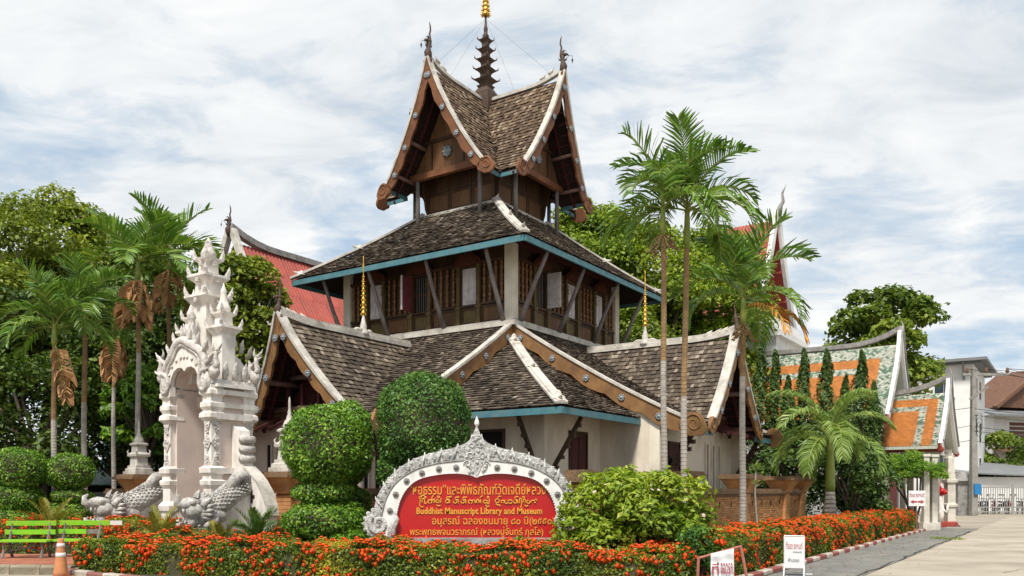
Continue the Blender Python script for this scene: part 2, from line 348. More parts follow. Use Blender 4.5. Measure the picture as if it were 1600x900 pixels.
# planting beds
sheet('garden_bed', [(-40, 26), (-14, 19.2), (HA.x, HA.y - .1), (kp.x, kp.y), (3.3, 11.5), (HB.x, HB.y), ((KB + UD * 16.5).x, (KB + UD * 16.5).y), ((KB + UD * 16.5 + VD * 6).x, (KB + UD * 16.5 + VD * 6).y), (6, 48), (-40, 60)], 0.006, M_soil)
pav = tag(empty('paved_platform', (-11, 18, 0)), kind='structure')
m = MB(); m.hexa([(-6, -1.1, -.02), (2.75, -2.05, -.02), (2.45, .9, -.02), (-6, 2.4, -.02), (-6, -1.1, .11), (2.75, -2.05, .11), (2.45, .9, .11), (-6, 2.4, .11)]); m.obj('platform_base', M_kplain, pav)
for i in range(24):
    for j in range(10):
        x, y = -4.6 + i * .3 + (.15 if j % 2 else 0), -1.9 + j * .3
        lo = -1.1 - (x + 6) * .95 / 8.75 + .25; hi = 2.4 - (x + 6) * 1.5 / 8.45 - .05
        if y < lo or y + .3 > hi or x + .3 > 2.45: continue
        m = MB(); m.box(-.146, -.146, 0, .146, .146, .02, 0, rnd(.2, .8)); m.obj('paver', M_paver, pav, loc=(x + .15, y + .15, .112 + rnd(0, .004)))
for i in range(14):
    a = Vector((-6 + i * .62, -1.1 - i * .62 * .95 / 8.75, 0)); dd = Vector((8.75, -.95, 0)).normalized(); nn = Vector((-dd.y, dd.x, 0))
    m = MB(); m.prism([(-.12, -.02), (.1, -.02), (.1, .155), (-.09, .155), (-.12, .12)], lambda x, z, t: dd * t + nn * x + Vector((0, 0, z)), 0, .61, 0, rnd(.3, .7)); m.obj('edge_stone', M_kplain, pav, loc=a)

# cracks, stains' edges and litter on the driveway
random.seed(5)
def crack(pts, w_):
    m = MB(); P = []
    for (a, b) in zip(pts, pts[1:]):
        n = 14
        for i in range(n): t = i / n; P.append(Vector((a[0] + (b[0] - a[0]) * t + rnd(-.05, .05), a[1] + (b[1] - a[1]) * t + rnd(-.05, .05), .0045)))
    vs, fs = [], []
    for i, p in enumerate(P):
        q = P[min(i + 1, len(P) - 1)] - P[max(i - 1, 0)]; nn = Vector((-q.y, q.x, 0)).normalized() * w_ * rnd(.3, 1); vs += [p + nn, p - nn]
    for i in range(len(P) - 1): fs.append((2 * i, 2 * i + 1, 2 * i + 3, 2 * i + 2))
    m.add(vs, fs); return tag(m.obj('crack', M_asph2), kind='structure')
M_asph2 = mat('crack_dirt', (0.06, 0.052, 0.042), (0.04, 0.035, 0.03), 8, .95)
crack([(6.3, 15.4), (9.7, 20.4), (13.5, 26.1), (17.8, 32.4)], .035)
crack([(19.5, 36.5), (20.9, 39.5), (22.3, 42)], .05); crack([(9.5, 16.2), (12.4, 18.4), (14.2, 22.5)], .014); crack([(13.2, 24.0), (16.5, 25.2), (20.4, 24.6)], .016); crack([(17, 33), (20.5, 35.2), (25, 36)], .02)
m = MB()
for k in range(420):
    t = rnd(-5, 18); b = -abs(random.gauss(0, .9)) - .05; p = KB + UD * t + VD * b; a = rnd(0, 6.28); l = rnd(.02, .05); e = Vector((math.cos(a) * l, math.sin(a) * l, 0)); f = Vector((-e.y, e.x, 0)) * .4
    m.add([p - e + Vector((0, 0, .005)), p + f + Vector((0, 0, .012)), p + e + Vector((0, 0, .006)), p - f + Vector((0, 0, .01))], [(0, 1, 2, 3)], 0, rnd(.1, .9))
tag(m.obj('leaf_litter', mat('dry_leaf', (0.3, 0.14, 0.05), (0.16, 0.12, 0.04), 3, .8, var=.5)), 'dry fallen leaves strewn along the driveway kerb', 'leaf litter', kind='stuff')
# ---------------------------------------------------------------- the library building
TH = R(56.1)
LIBC = Vector((0, 27, 0))
U = Vector((math.cos(TH), math.sin(TH), 0)); Vv = Vector((-math.sin(TH), math.cos(TH), 0))
def bw(x, y, z=0): return LIBC + U * x + Vv * y + Vector((0, 0, z))          # library local -> world
_c = cam.location - LIBC; CAML = (_c.dot(U), _c.dot(Vv), 1.6)
LIB = thing('manuscript_library', 'tall dark timber library with tiered shingle roofs and white ground floor', 'library', LIBC, TH)
S = 7.4
mR = lambda s, o, z: (s, -o, z)
mL = lambda s, o, z: (-o, s, z)
mX = lambda s, o, z: (S + o, s, z)
mY = lambda s, o, z: (s, S + o, z)
cc = lambda t, k: t + k * t * (1 - t)
def zmain(o): return 6.9 - 3.45 * cc(o / 6.1, 0.18)
def zwing(h): return 6.42 - 2.85 * cc(h / 2.15, 0.25)
def zcor(o): return 6.4 - 2.74 * cc(o / 4.5, 0.15)
def zmid(o): return 11.9 - 2.65 * cc((o + 2.1) / 3.5, 0.14)
def ztop(h): return 16.4 - 3.75 * cc(h / 2.15, 0.3)
TILES, TILES2 = [], []
def facet(mp, b0, b1, zf, arange, ok, out, w=0.14, e=0.175, lift=0.0):
    """shingles: mp(a, b, z) -> local; rows run along a, b is the distance down the slope"""
    bs = np.linspace(b0, b1, 200); zs = np.array([zf(b) for b in bs])
    ln = np.concatenate([[0], np.cumsum(np.hypot(np.diff(bs), np.diff(zs)))])
    n = max(1, int(round(ln[-1] / e)))
    bb = np.interp(np.linspace(0, ln[-1], n + 1), ln, bs)
    for i in range(n):
        ba, bc = bb[i] - 0.06 if i else bb[i], bb[i + 1]
        za, zc_ = zf(ba), zf(bc)
        dl = math.hypot(bc - ba, zc_ - za); nb, nz_ = -(zc_ - za) / dl, (bc - ba) / dl
        a0, a1 = arange((ba + bc) / 2)
        a = a0 - (0.5 if i % 2 else 0) * w + rnd(-.02, .02); sag = 0.02 * math.sin(i * 1.7)
        while a < a1:
            ww = w * rnd(0.8, 1.15)
            x0, x1 = max(a, a0), min(a + ww, a1)
            if x1 - x0 > 0.04 and ok((x0 + x1) / 2, (ba + bc) / 2):
                lf = rnd(0.04, 0.07) + lift; lu = 0.002 + lift; t = 0.026; dz = rnd(-0.02, 0.02); g = 0.005
                low = []
                for (xx, b_, z_, l_) in ((x0 + g, ba, za, lu), (x1 - g, ba, za, lu), (x1 - g, bc + dz * 0.8, zc_ - dz * 0.4, lf), (x0 + g, bc + dz * 0.8, zc_ - dz * 0.4, lf + rnd(-.006, .006))):
                    low.append((xx, b_ + nb * l_, z_ + nz_ * l_ ))
                up = [(p[0], p[1] + nb * t, p[2] + nz_ * t) for p in low]
                v = min(1, max(0, random.betavariate(2.0, 2.4) + 0.3 * mnoise.noise(Vector((a * .9, i * .25, b1)))))
                if random.random() < 0.05: v = rnd(0.85, 1.0)
                out.append(([mp(*p) for p in low + up], v))
            a += ww
def deck(mp, b0, b1, zf, arange, name, parent, n=8, thick=0.07, clip=None):
    m = MB(); bs = np.linspace(b0, b1, n + 1)
    for i in range(n):
        p = []
        for dz in (-thick, 0.0):
            for b_, k in ((bs[i], 0), (bs[i], 1), (bs[i + 1], 1), (bs[i + 1], 0)):
                p.append(mp(arange(b_)[k], b_, zf(b_) + dz - 0.004))
        m.hexa(p)
    return m.obj(name, M_deck, parent)
lower_roof = empty('lower_roof', (0, 0, 0), 0, LIB)
middle_roof = empty('middle_roof', (0, 0, 0), 0, LIB)
top_roof = empty('top_roof', (0, 0, 0), 0, LIB)
# --- main slopes with a gabled wing each, and the hipped corner between them
VERGE = {}
for nm, mp, mk, ln in (('R', mR, 6.1, 0.0), ('L', mL, 6.35, 0.8)):
    verge = (lambda h, mk=mk, ln=ln: mk - ln * min(1, h / 2.15)); VERGE[nm] = verge
    facet(mp, 0.02, 6.1, zmain, lambda b: (0.0, S), lambda a, b: not (abs(a - 3.7) < 2.15 and zwing(abs(a - 3.7)) > zmain(b) + 0.02) and not (abs(a - 3.7) < 1.95 and b > 4.8), TILES)
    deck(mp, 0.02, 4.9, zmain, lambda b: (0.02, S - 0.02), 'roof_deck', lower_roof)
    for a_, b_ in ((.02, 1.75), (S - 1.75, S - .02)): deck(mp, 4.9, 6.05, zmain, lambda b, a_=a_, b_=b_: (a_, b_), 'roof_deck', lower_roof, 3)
    for sg in (-1, 1):
        wm = lambda a, b, z, mp=mp, sg=sg: mp(3.7 + sg * b, a, z)
        ok = lambda a, b: zwing(b) > zmain(a) - 0.05
        facet(wm, 0.04, 2.15, zwing, lambda b, v=verge: (0.4, v(b) - 0.06), ok, TILES, lift=0.01)
        def o_in(h):                       # where the wing slope meets the main slope
            lo, hi = 0.0, 6.1
            for _ in range(30):
                md = (lo + hi) / 2
                if zmain(md) > zwing(h): lo = md
                else: hi = md
            return lo
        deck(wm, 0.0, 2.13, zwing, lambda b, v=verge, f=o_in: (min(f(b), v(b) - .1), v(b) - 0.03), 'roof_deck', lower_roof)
facet(mR, 0.05, 4.5, zcor, lambda b: (-b, 0.0), lambda a, b: True, TILES)
facet(mL, 0.05, 4.5, zcor, lambda b: (-b, 0.0), lambda a, b: True, TILES)
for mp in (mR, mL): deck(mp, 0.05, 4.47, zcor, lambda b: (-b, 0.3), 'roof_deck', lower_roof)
# far corners (seen only when one walks round)
for mp in (mR, mL): deck(mp, 0.05, 4.47, zcor, lambda b: (S - 0.3, S + b), 'roof_deck', lower_roof)
# --- middle roof
for mp in (mR, mL, mX, mY):
    if mp in (mR, mL): facet(mp, -2.1, 1.4, zmid, lambda b: (-b, S + b), lambda a, b: True, TILES)
    deck(mp, -2.1, 1.36, zmid, lambda b: (-b, S + b), 'roof_deck', middle_roof)
# --- top crossed gables
K0 = 3.7
def vt(h): return 3.25 - 0.05 * h
for mp in (mR, mL, mX, mY):
    for sg in (-1, 1):
        wm = lambda a, b, z, mp=mp, sg=sg: mp(K0 + sg * b, a - K0, z)      # a = distance from the centre along the ridge
        facet(wm, 0.04, 2.15, ztop, lambda b: (b, vt(b) - 0.05), lambda a, b: True, TILES2, w=0.13, e=0.165)
        deck(wm, 0.0, 2.13, ztop, lambda b: (b, vt(b) - 0.02), 'roof_deck', top_roof)
pieces(TILES, 'shingle', M_shingle, lower_roof, CAML, 300, LIB, 'roof_shingles')
pieces(TILES2, 'top_roof_shingle', M_shingle2, top_roof, CAML, 0, LIB, 'top_roof_shingles')
# --- ornaments shared by many places
def rosette_mesh():
    m = MB(); m.lathe((0, 0, 0), [(0.1, -0.02), (0.1, 0.015), (0.06, 0.03), (0.045, 0.03), (0.03, 0.055), (0.0, 0.06)], 12)
    for k in range(8):
        a = k * math.pi / 4; m.ball((0.085 * math.cos(a), 0.085 * math.sin(a), 0.015), 0.035, 0.035, 0.025, 6, 4)
    return m.mesh('rosette', M_silver, True)
ROS = rosette_mesh()
def rosette(p, out, parent, sc_=1.0):
    q = Vector(out).to_track_quat('Z', 'Y'); return link('rosette', ROS, parent, loc=p, rot=q.to_euler(), scale=sc_)
def scroll(p, along, out, r, m_, parent, th=0.09, flip=1):
    """a carved volute: disc plate with a raised spiral, hung on a bargeboard's lower end; along = outward in the board's plane"""
    a = Vector(along).normalized(); o = Vector(out).normalized(); up = Vector((0, 0, 1)); p = Vector(p); m = MB()
    fn = lambda x, y, d: p + a * x + up * y + o * d
    pts = []
    for k in range(22):                                   # comma-shaped outline
        t = k / 21; an = math.pi * (1.15 - 1.75 * t); rr = r * (1.0 - 0.18 * math.sin(3 * an) * t)
        pts.append((r * 0.9 + rr * math.cos(an), rr * math.sin(an) - 0.05))
    pts += [(r * 0.55, -r * 0.95), (-r * 0.25, -r * 0.45), (-r * 0.35, r * 0.25)]
    m.prism(pts, fn, -th / 2, th / 2)
    sp = [fn(r * 0.95 + r * (0.75 - 0.6 * t) * math.cos(2.6 - 9.2 * t), r * (0.75 - 0.6 * t) * math.sin(2.6 - 9.2 * t), th / 2) for t in np.linspace(0, 1, 26)]
    m.tube(sp, [0.035 * (1 - 0.5 * t) for t in np.linspace(0, 1, 26)], 5)
    return m.obj('carved_scroll', m_, parent)
def barge(pts, out, m_, parent, depth=0.36, th=0.08, ros=4, coping=0.16, side_in=None, wave=5):
    """bargeboard below a verge polyline + the white coping above it + rosettes"""
    pts = [Vector(p) for p in pts]; o = Vector(out).normalized(); n = len(pts); m = MB(); vs = []
    ts = np.linspace(0, 1, n)
    for i, p in enumerate(pts):
        t = (pts[min(i + 1, n - 1)] - pts[max(i - 1, 0)]).normalized(); dn = o.cross(t)
        if dn.z > 0: dn = -dn
        d = depth * (0.82 + 0.22 * abs(math.sin(math.pi * wave * ts[i]))) * (0.75 + 0.25 * min(1, ts[i] * 4))
        a, b = p + Vector((0, 0, 0.05)), p + dn * d
        vs += [a, a + o * th, b + o * th, b]
    fs = []
    for i in range(n - 1):
        for j in range(4): fs.append((i * 4 + j, i * 4 + (j + 1) % 4, i * 4 + 4 + (j + 1) % 4, i * 4 + 4 + j))
    fs += [(0, 1, 2, 3), tuple((n - 1) * 4 + j for j in range(4))]
    m.add(vs, fs); bb = m.obj('bargeboard', m_, parent)
    c = MB(); ins = Vector(side_in) if side_in else -o
    c.beam([p + ins * (coping / 2 - th) + Vector((0, 0, 0.04)) for p in pts], coping + th, 0.075, side=o)
    c.obj('verge_coping', M_white, parent)
    for k in range(ros):
        i = int((k + 0.5) / ros * (n - 1)); p = pts[i]; t = (pts[i + 1] - pts[i]).normalized(); dn = o.cross(t)
        if dn.z > 0: dn = -dn
        rosette(p + dn * depth * 0.5 + o * (th + 0.01), o, parent, 0.95)
    return bb
def vmap(mp, v): return Vector(mp(*v)) - Vector(mp(0, 0, 0))
def chofa(p, out, h, parent, m_=None):
    """gable finial: bulb, neck, beaked head and a slender curved horn"""
    o = Vector(out).normalized(); p = Vector(p); up = Vector((0, 0, 1)); m = MB()
    q = lambda x, z: p + o * x * h + up * z * h
    m.tube([q(0, -.12), q(0.0, 0.0), q(0.02, .12), q(0.0, .22), q(-.02, .32), q(-.02, .4)], [.05 * h, .1 * h, .11 * h, .07 * h, .06 * h, .08 * h], 8)
    m.tube([q(-.02, .36), q(-.04, .46), q(-.07, .55), q(-.05, .66), q(-.09, .78), q(-.08, .9), q(-.05, 1.0)], [.07 * h, .075 * h, .035 * h, .028 * h, .025 * h, .022 * h, .008 * h], 7)
    m.tube([q(-.02, .42), q(.07, .44), q(.15, .41), q(.19, .37)], [.06 * h, .05 * h, .03 * h, .008 * h], 6)
    m.tube([q(.02, .28), q(.1, .27), q(.13, .33)], [.03 * h, .025 * h, .006 * h], 5); m.tube([q(-.04, .5), q(.04, .56), q(.1, .52)], [.03 * h, .02 * h, .005 * h], 5)
    m.tube([q(-.05, .3), q(-.13, .33), q(-.15, .4)], [.03 * h, .02 * h, .005 * h], 5)
    f = m.obj('gable_finial', m_ or M_bronze, parent, True)
    b = MB(); hk = [q(.08, .3), q(.2, .36), q(.3, .33), q(.31, .26)]
    b.tube(hk, 0.008, 4); b.lathe(hk[-1] - Vector((0, 0, .1)), [(.035, 0), (.03, .04), (.012, .09), (0.002, .1)], 8)
    b.lathe(hk[-1] - Vector((0, 0, .19)), [(.001, 0), (.02, .03), (.003, .09)], 5)
    b.obj('wind_bell', M_iron, f)
    return f
def ridge(pts, parent, w_=0.2, h_=0.14, crest=True):
    m = MB(); m.beam(pts, w_, h_ * 0.6, up0=-0.02); m.beam([Vector(p) + Vector((0, 0, h_ * 0.55)) for p in pts], w_ * 0.55, h_ * 0.5)
    return m.obj('ridge_cap', M_white, parent)
# --- verges of the main slopes (on the tower's corner lines)
for mp in (mR, mL):
    for s0, sg in ((0.0, -1), (S, 1)):
        pts = [mp(s0, o, zmain(o) + 0.03) for o in np.linspace(0.02, 5.95, 26)]
        barge(pts, vmap(mp, (sg, 0, 0)), M_barge, lower_roof, 0.42, 0.09, 5, 0.13, wave=5)
        scroll(mp(s0 + sg * 0.045, 5.85, zmain(5.95) - 0.06), vmap(mp, (0, 1, 0)), vmap(mp, (sg, 0, 0)), 0.36, M_barge, lower_roof)
# --- wings: verges, scrolls, finials, ridges, gable timbers
for nm, mp in (('R', mR), ('L', mL)):
    vg = VERGE[nm]
    rz = lambda o, e=vg(0): 6.42 + 0.16 * max(0, (o - e + 1.6) / 1.6) ** 2
    for sg in (-1, 1):
        pts = [mp(3.7 + sg * h, vg(h), zwing(h) + 0.03 + 0.14 * max(0, 1 - h / .5) ** 2) for h in np.linspace(0.0, 2.1, 22)]
        barge(pts, vmap(mp, (0, 1, 0)), M_barge, lower_roof, 0.3, 0.09, 3, 0.2, wave=6)
        scroll(mp(3.7 + sg * 2.0, vg(2.15) + 0.045, zwing(2.1) - 0.08), vmap(mp, (sg, 0, 0)), vmap(mp, (0, 1, 0)), 0.26, M_barge, lower_roof)
    ridge([mp(3.7, o, rz(o)) for o in np.linspace(0.75, vg(0) + 0.05, 14)], lower_roof, 0.26, 0.2)
    m = MB()                                                          # upturned leaves on the ridge end
    for k, o in enumerate((vg(0) - .2, vg(0) - .42, vg(0) - .64, vg(0) - .95)):
        m.tube([mp(3.7, o - .1, rz(o) + .1), mp(3.7, o + .05, rz(o) + .2), mp(3.7, o + .16, rz(o) + .3)], [.09, .07, .01], 6)
    for sg in (-1, 1):                                                # curled ornament beside the gilt finial
        m.tube([mp(3.7, 2.95 + sg * .1, 6.62), mp(3.7, 2.95 + sg * .3, 6.66), mp(3.7, 2.95 + sg * .5, 6.6)], [.09, .06, .02], 6)
    m.lathe(mp(3.7, 2.95, 6.5), [(.2, 0), (.16, .1), (.1, .2), (.11, .3), (.07, .42), (.04, .6), (.025, .68)], 10)
    m.obj('ridge_ornament', M_white, lower_roof, True)
    g = MB(); z0 = 7.1
    prof = [(.02, 0)]
    for k in range(9):
        a = .085 * (1 - k / 10.5); z = .06 + k * .15; prof += [(a * .55, z), (a, z + .03), (a * .9, z + .07), (a * .5, z + .1)]
    prof += [(.02, 1.5), (.03, 1.6), (.012, 1.72), (.015, 1.8), (.002, 1.95)]
    g.lathe(mp(3.7, 2.95, z0), prof, 9)
    for k in range(9):
        a = .1 * (1 - k / 11)
        for j in range(4): g.ball(Vector(mp(3.7, 2.95, z0 + .05 + k * .15)) + Vector((a * math.cos(j * 1.57 + k), a * math.sin(j * 1.57 + k), 0)), .022, nu=5, nv=4)
    g.obj('gilt_tiered_finial', M_gold, lower_roof, True)
    chofa(mp(3.7, vg(0) + 0.03, 6.62), vmap(mp, (0, 1, 0)), 1.0, lower_roof)
    gt = empty('gable_timbers', (0, 0, 0), 0, LIB)
    m = MB()
    for sg in (-1, 1):
        for h in np.arange(0.18, 2.1, 0.2):                           # battens under the tiles, seen from below
            o1 = vg(h) - 0.05
            m.beam([mp(3.7 + sg * h, 4.6, zwing(h) - 0.13), mp(3.7 + sg * h, o1, zwing(h) - 0.13)], 0.07, 0.05)
    m.obj('batten_set', M_maroon, gt)
    for sg in (-1, 1):
        for hh in (0.95, 1.85):
            m = MB(); m.tube([mp(3.7 + sg * (hh - .03), 4.4 if hh < 1.2 else 5.05, zwing(hh) - 0.24), mp(3.7 + sg * (hh - .03), vg(hh) + .05, zwing(hh) - 0.24)], 0.075, 8); m.obj('log_purlin', M_log, gt, True)
        for off in (0.45, 0.95):
            m = MB(); m.beam([mp(3.7 + sg * h, vg(h) - off, zwing(h) - 0.27) for h in np.linspace(0.05, 2.1, 8)], 0.09, 0.12, side=vmap(mp, (0, 1, 0))); m.obj('rafter', M_maroon, gt)
    m = MB(); m.tube([mp(3.7 - 1.6, 5.15, 4.02), mp(3.7 + 1.6, 5.15, 4.02)], 0.09, 8); m.obj('tie_log', M_log, gt, True)
    m = MB(); m.tube([mp(3.7 - .85, 5.15, 4.95), mp(3.7 + .85, 5.15, 4.95)], 0.08, 8); m.obj('collar_log', M_log, gt, True)
    for s in (-.95, -.35, .35, .95):
        m = MB(); m.box(3.7 + s - .05, 5.1, 4.1, 3.7 + s + .05, 5.2, 4.75); m.T = None; m.v = [mp(*p) for p in m.v]; m.obj('king_post', M_maroon, gt)
    # dark boarded pediment behind the timbers
    m = MB(mp); pl = []
    for k in range(16):
        a, b = 3.7 - 1.95 + k * .244, 3.7 - 1.95 + (k + 1) * .244
        top = lambda s: max(4.0, zwing(abs(s - 3.7)) - 0.3)
        y0, y1 = 4.72, 4.75 + .012 * (k % 2)
        q = MB(mp); q.hexa([(a, y0, 3.75), (b - .01, y0, 3.75), (b - .01, y1, 3.75), (a, y1, 3.75), (a, y0, top(a)), (b - .01, y0, top(b)), (b - .01, y1, top(b)), (a, y1, top(a))], 0, rnd(.3, .7)); q.obj('plank', M_maroon, gt)
# --- hipped corner: coping with carved bosses, teal fascia, carved brackets
hip = [(-o, -o, zcor(o) + .07) for o in np.linspace(.1, 4.5, 16)]
m = MB(); m.beam(hip, .34, .06); m.beam([Vector(p) + Vector((0, 0, .055)) for p in hip], .2, .04)
for t in (.03, .45, .95):
    o = .1 + 4.4 * t; m.lathe((-o, -o, zcor(o) + .1), [(.2, 0), (.17, .07), (.1, .1), (.06, .2), (.0, .24)], 8)
    m.tube([(-o, -o, zcor(o) + .12), (-o - .13, -o - .13, zcor(o + .13) + .2), (-o - .24, -o - .24, zcor(o + .2) + .27)], [.09, .06, .012], 6)
m.obj('hip_coping', M_white, lower_roof)
for mp in (mR, mL):
    m = MB(mp); m.box(-4.55, 4.47, 3.49, 0.0, 4.53, 3.66); m.obj('fascia', M_teal, lower_roof)
    for a_, b_ in ((.02, 1.7), (S - 1.7, S - .02)):
        m = MB(mp); m.box(a_, 6.04, 3.22, b_, 6.1, 3.39); m.obj('fascia', M_teal, lower_roof)
    m = MB(mp)
    for s in np.arange(-4.1, -.1, .55): o0 = max(3.0, -s + .15); m.beam([(s, o0, zcor(o0) - .2), (s, 4.45, zcor(4.45) - .18)], .07, .09)
    m.obj('rafter_set', M_maroon, lower_roof)
    for s in (-3.06,):                                               # carved struts to the corner eave
        b = MB(mp); pts = [(s, 3.22, 1.75), (s, 3.5, 2.25), (s, 4.3, 3.48)]
        b.beam(pts, .09, .1, side=(1, 0, 0))
        for k in range(6):
            t = .1 + k * .16; b.cbox((s, 3.22 + 1.08 * t, 1.74 + 1.73 * t), .11, .1, .1)
        b.obj('eave_bracket', M_wood, lower_roof)
# --- ground floor walls, door, windows
walls = empty('ground_floor', (0, 0, 0), 0, LIB)
m = MB(); m.box(-3.2, -3.2, .2, 0, 0, 4.3); m.obj('corner_wall', M_wall2, walls)
for nm, mp in (('R', mR), ('L', mL)):
    m = MB(mp)
    m.prism([(0, .2), (4.8, .2), (4.8, 3.95), (0, 3.95)], lambda a, b, d: (d, a, b), .004, S)
    m.obj('wing_wall', M_wall if nm == 'L' else M_wall2, walls)
    m = MB(mp); m.prism([(0, 3.96), (4.6, 3.96), (4.6, zmain(4.6) - .1), (0, 6.7)], lambda a, b, d: (d, a, b), .06, S - .06); m.obj('roof_infill', M_maroon, walls)
    for s in (0.0, S - .42):
        m = MB(mp); m.box(s, 4.8, .2, s + .42, 5.12, 3.72); m.obj('pillar', M_cream, walls)
        b = MB(mp); b.beam([(s + .21 + (.5 if s < 1 else -.5), 5.0, 1.75), (s + .21 + (.5 if s < 1 else -.5), 5.95, 3.3)], .11, .15, side=(1, 0, 0))
        for k in range(7): b.cbox((s + .21 + (.5 if s < 1 else -.5), 5.07 + k * .13, 1.72 + k * .212), .12, .13, .12)
        b.obj('eave_bracket', M_wood, walls)
    m = MB(mp); m.box(.05, 4.78, 3.72, S - .05, 5.15, 3.95); m.obj('wall_plate', M_wood, walls)
    m = MB(mp)
    for s in np.arange(.3, S, .6): m.beam([(s, 4.6, zmain(4.6) - .2), (s, 6.02, zmain(6.02) - .17)], .07, .09)
    m.obj('rafter_set', M_maroon, walls)
def framed_leaf(mp, s0, s1, o, z0, z1, fm, im, name, parent, fw=.07, dep=.14):
    """proud frame round a flat leaf on the wall; dark leaves stand in for unlit depth"""
    f = MB(mp); f.box(s0 - fw, o, z0 - fw, s0, o + .05, z1 + fw); f.box(s1, o, z0 - fw, s1 + fw, o + .05, z1 + fw); f.box(s0, o, z1, s1, o + .05, z1 + fw); f.box(s0, o, z0 - fw, s1, o + .05, z0)
    fo = f.obj(name, fm, parent)
    i = MB(mp); i.box(s0, o + .001, z0, s1, o + .008, z1); 
    i.obj('leaf', im, fo); return fo
d = framed_leaf(mR, -1.84, -.92, 3.2, .45, 3.2, M_wood, M_wood, 'door', walls)
m = MB(mR)
for s in (-1.78, -1.35): m.box(s, 3.21, .55, s + .38, 3.235, 1.6); m.box(s, 3.21, 1.72, s + .38, 3.235, 3.1)
m.obj('door_panel', M_maroon, d)
framed_leaf(mL, -1.85, -1.1, 3.2, 1.9, 3.22, M_wood, M_black, 'window', walls)  # black leaf on the solid wall stands in for the unlit room
for s in (4.45, 5.0, 5.55):                                           # white slits of the right wing: flat grey leaves stand in for their shaded depth
    framed_leaf(mR, s, s + .16, 4.8, .7, 3.1, M_wall2, M_grey, 'slit_window', walls, .1)
for s in (1.25, 1.7, 5.4, 5.85): framed_leaf(mL, s, s + .17, 4.8, .8, 3.0, M_wall, M_black, 'slit_window', walls, .06)  # black leaves painted in for the shaded slits
framed_leaf(mL, 3.0, 4.4, 4.8, .4, 3.0, M_redwood, M_maroon, 'door', walls)
framed_leaf(mR, 1.4, 2.2, 4.8, .4, 3.0, M_redwood, M_maroon, 'door', walls)
m = MB(mR); m.tube([(.95, 4.82, 2.55), (.95, 5.02, 2.6), (.95, 5.06, 2.5)], .015, 5); m.lathe(mR(0, 0, 0), [(0, 0)], 3) if False else None
m.T = None; m.lathe(mR(.95, 5.06, 2.2), [(.03, 0), (.06, .03), (.085, .24), (.1, .26), (.03, .34), (.01, .4)], 6); m.obj('wall_lantern', M_iron, walls)
# --- upper storey
up = empty('upper_storey', (0, 0, 0), 0, LIB)
m = MB(); m.box(.06, .06, 3.5, S - .06, S - .06, 6.88); m.obj('tower_core', M_deck, up)
m = MB(); m.box(.1, .1, 6.88, S - .1, S - .1, 10.2); m.obj('storey_wall', M_wood, up)
m = MB()
for i, j in ((0, 0), (0, 1), (1, 0), (1, 1)):
    x, y = i * S, j * S; a = .3
for i, j in ((0, 0), (0, 1), (1, 0), (1, 1)):
    x, y = i * (S - .24) + (-.08 if i == 0 else .0), j * (S - .24) + (-.08 if j == 0 else .0)
    m = MB(); m.box(x, y, 6.95, x + .32, y + .32, 9.62); m.obj('corner_post', M_cream, up)
M_balus = mat('worn_turned_wood', (0.24, 0.125, 0.055), (0.15, 0.07, 0.03), 6, 0.6, 0.2, 30, 0.3)
BAL = MB(); prof = [(.04, 0), (.055, .03), (.06, .08), (.035, .14)]
for k in range(4):
    z = .14 + k * .28; prof += [(.036, z + .02), (.062, z + .07), (.068, z + .12), (.042, z + .17), (.036, z + .22), (.055, z + .25)]
prof += [(.03, 1.28), (.045, 1.3)]
BAL.lathe((0, 0, 0), prof, 7); BALM = BAL.mesh('baluster', M_balus, True)
def panel(mp, s0, s1, z0, z1, o, name, parent, m1, m2, fr=.07):
    f = MB(mp); f.box(s0, o, z0, s0 + fr, o + .05, z1); f.box(s1 - fr, o, z0, s1, o + .05, z1); f.box(s0 + fr, o, z1 - fr, s1 - fr, o + .05, z1); f.box(s0 + fr, o, z0, s1 - fr, o + .05, z0 + fr)
    fo = f.obj(name, m1, parent)
    i = MB(mp); i.hexa([(s0 + fr, o - .01, z0 + fr), (s1 - fr, o - .01, z0 + fr), (s1 - fr, o + .018, z0 + fr), (s0 + fr, o + .018, z0 + fr), (s0 + fr, o - .01, z1 - fr), (s1 - fr, o - .01, z1 - fr), (s1 - fr, o + .018, z1 - fr), (s0 + fr, o + .018, z1 - fr)])
    i.obj('field', m2, fo); return fo
OG = [(0, .62), (.1, .6), (.2, .52), (.3, .36), (.38, .33), (.47, .24), (.5, .06), (.46, 0)]
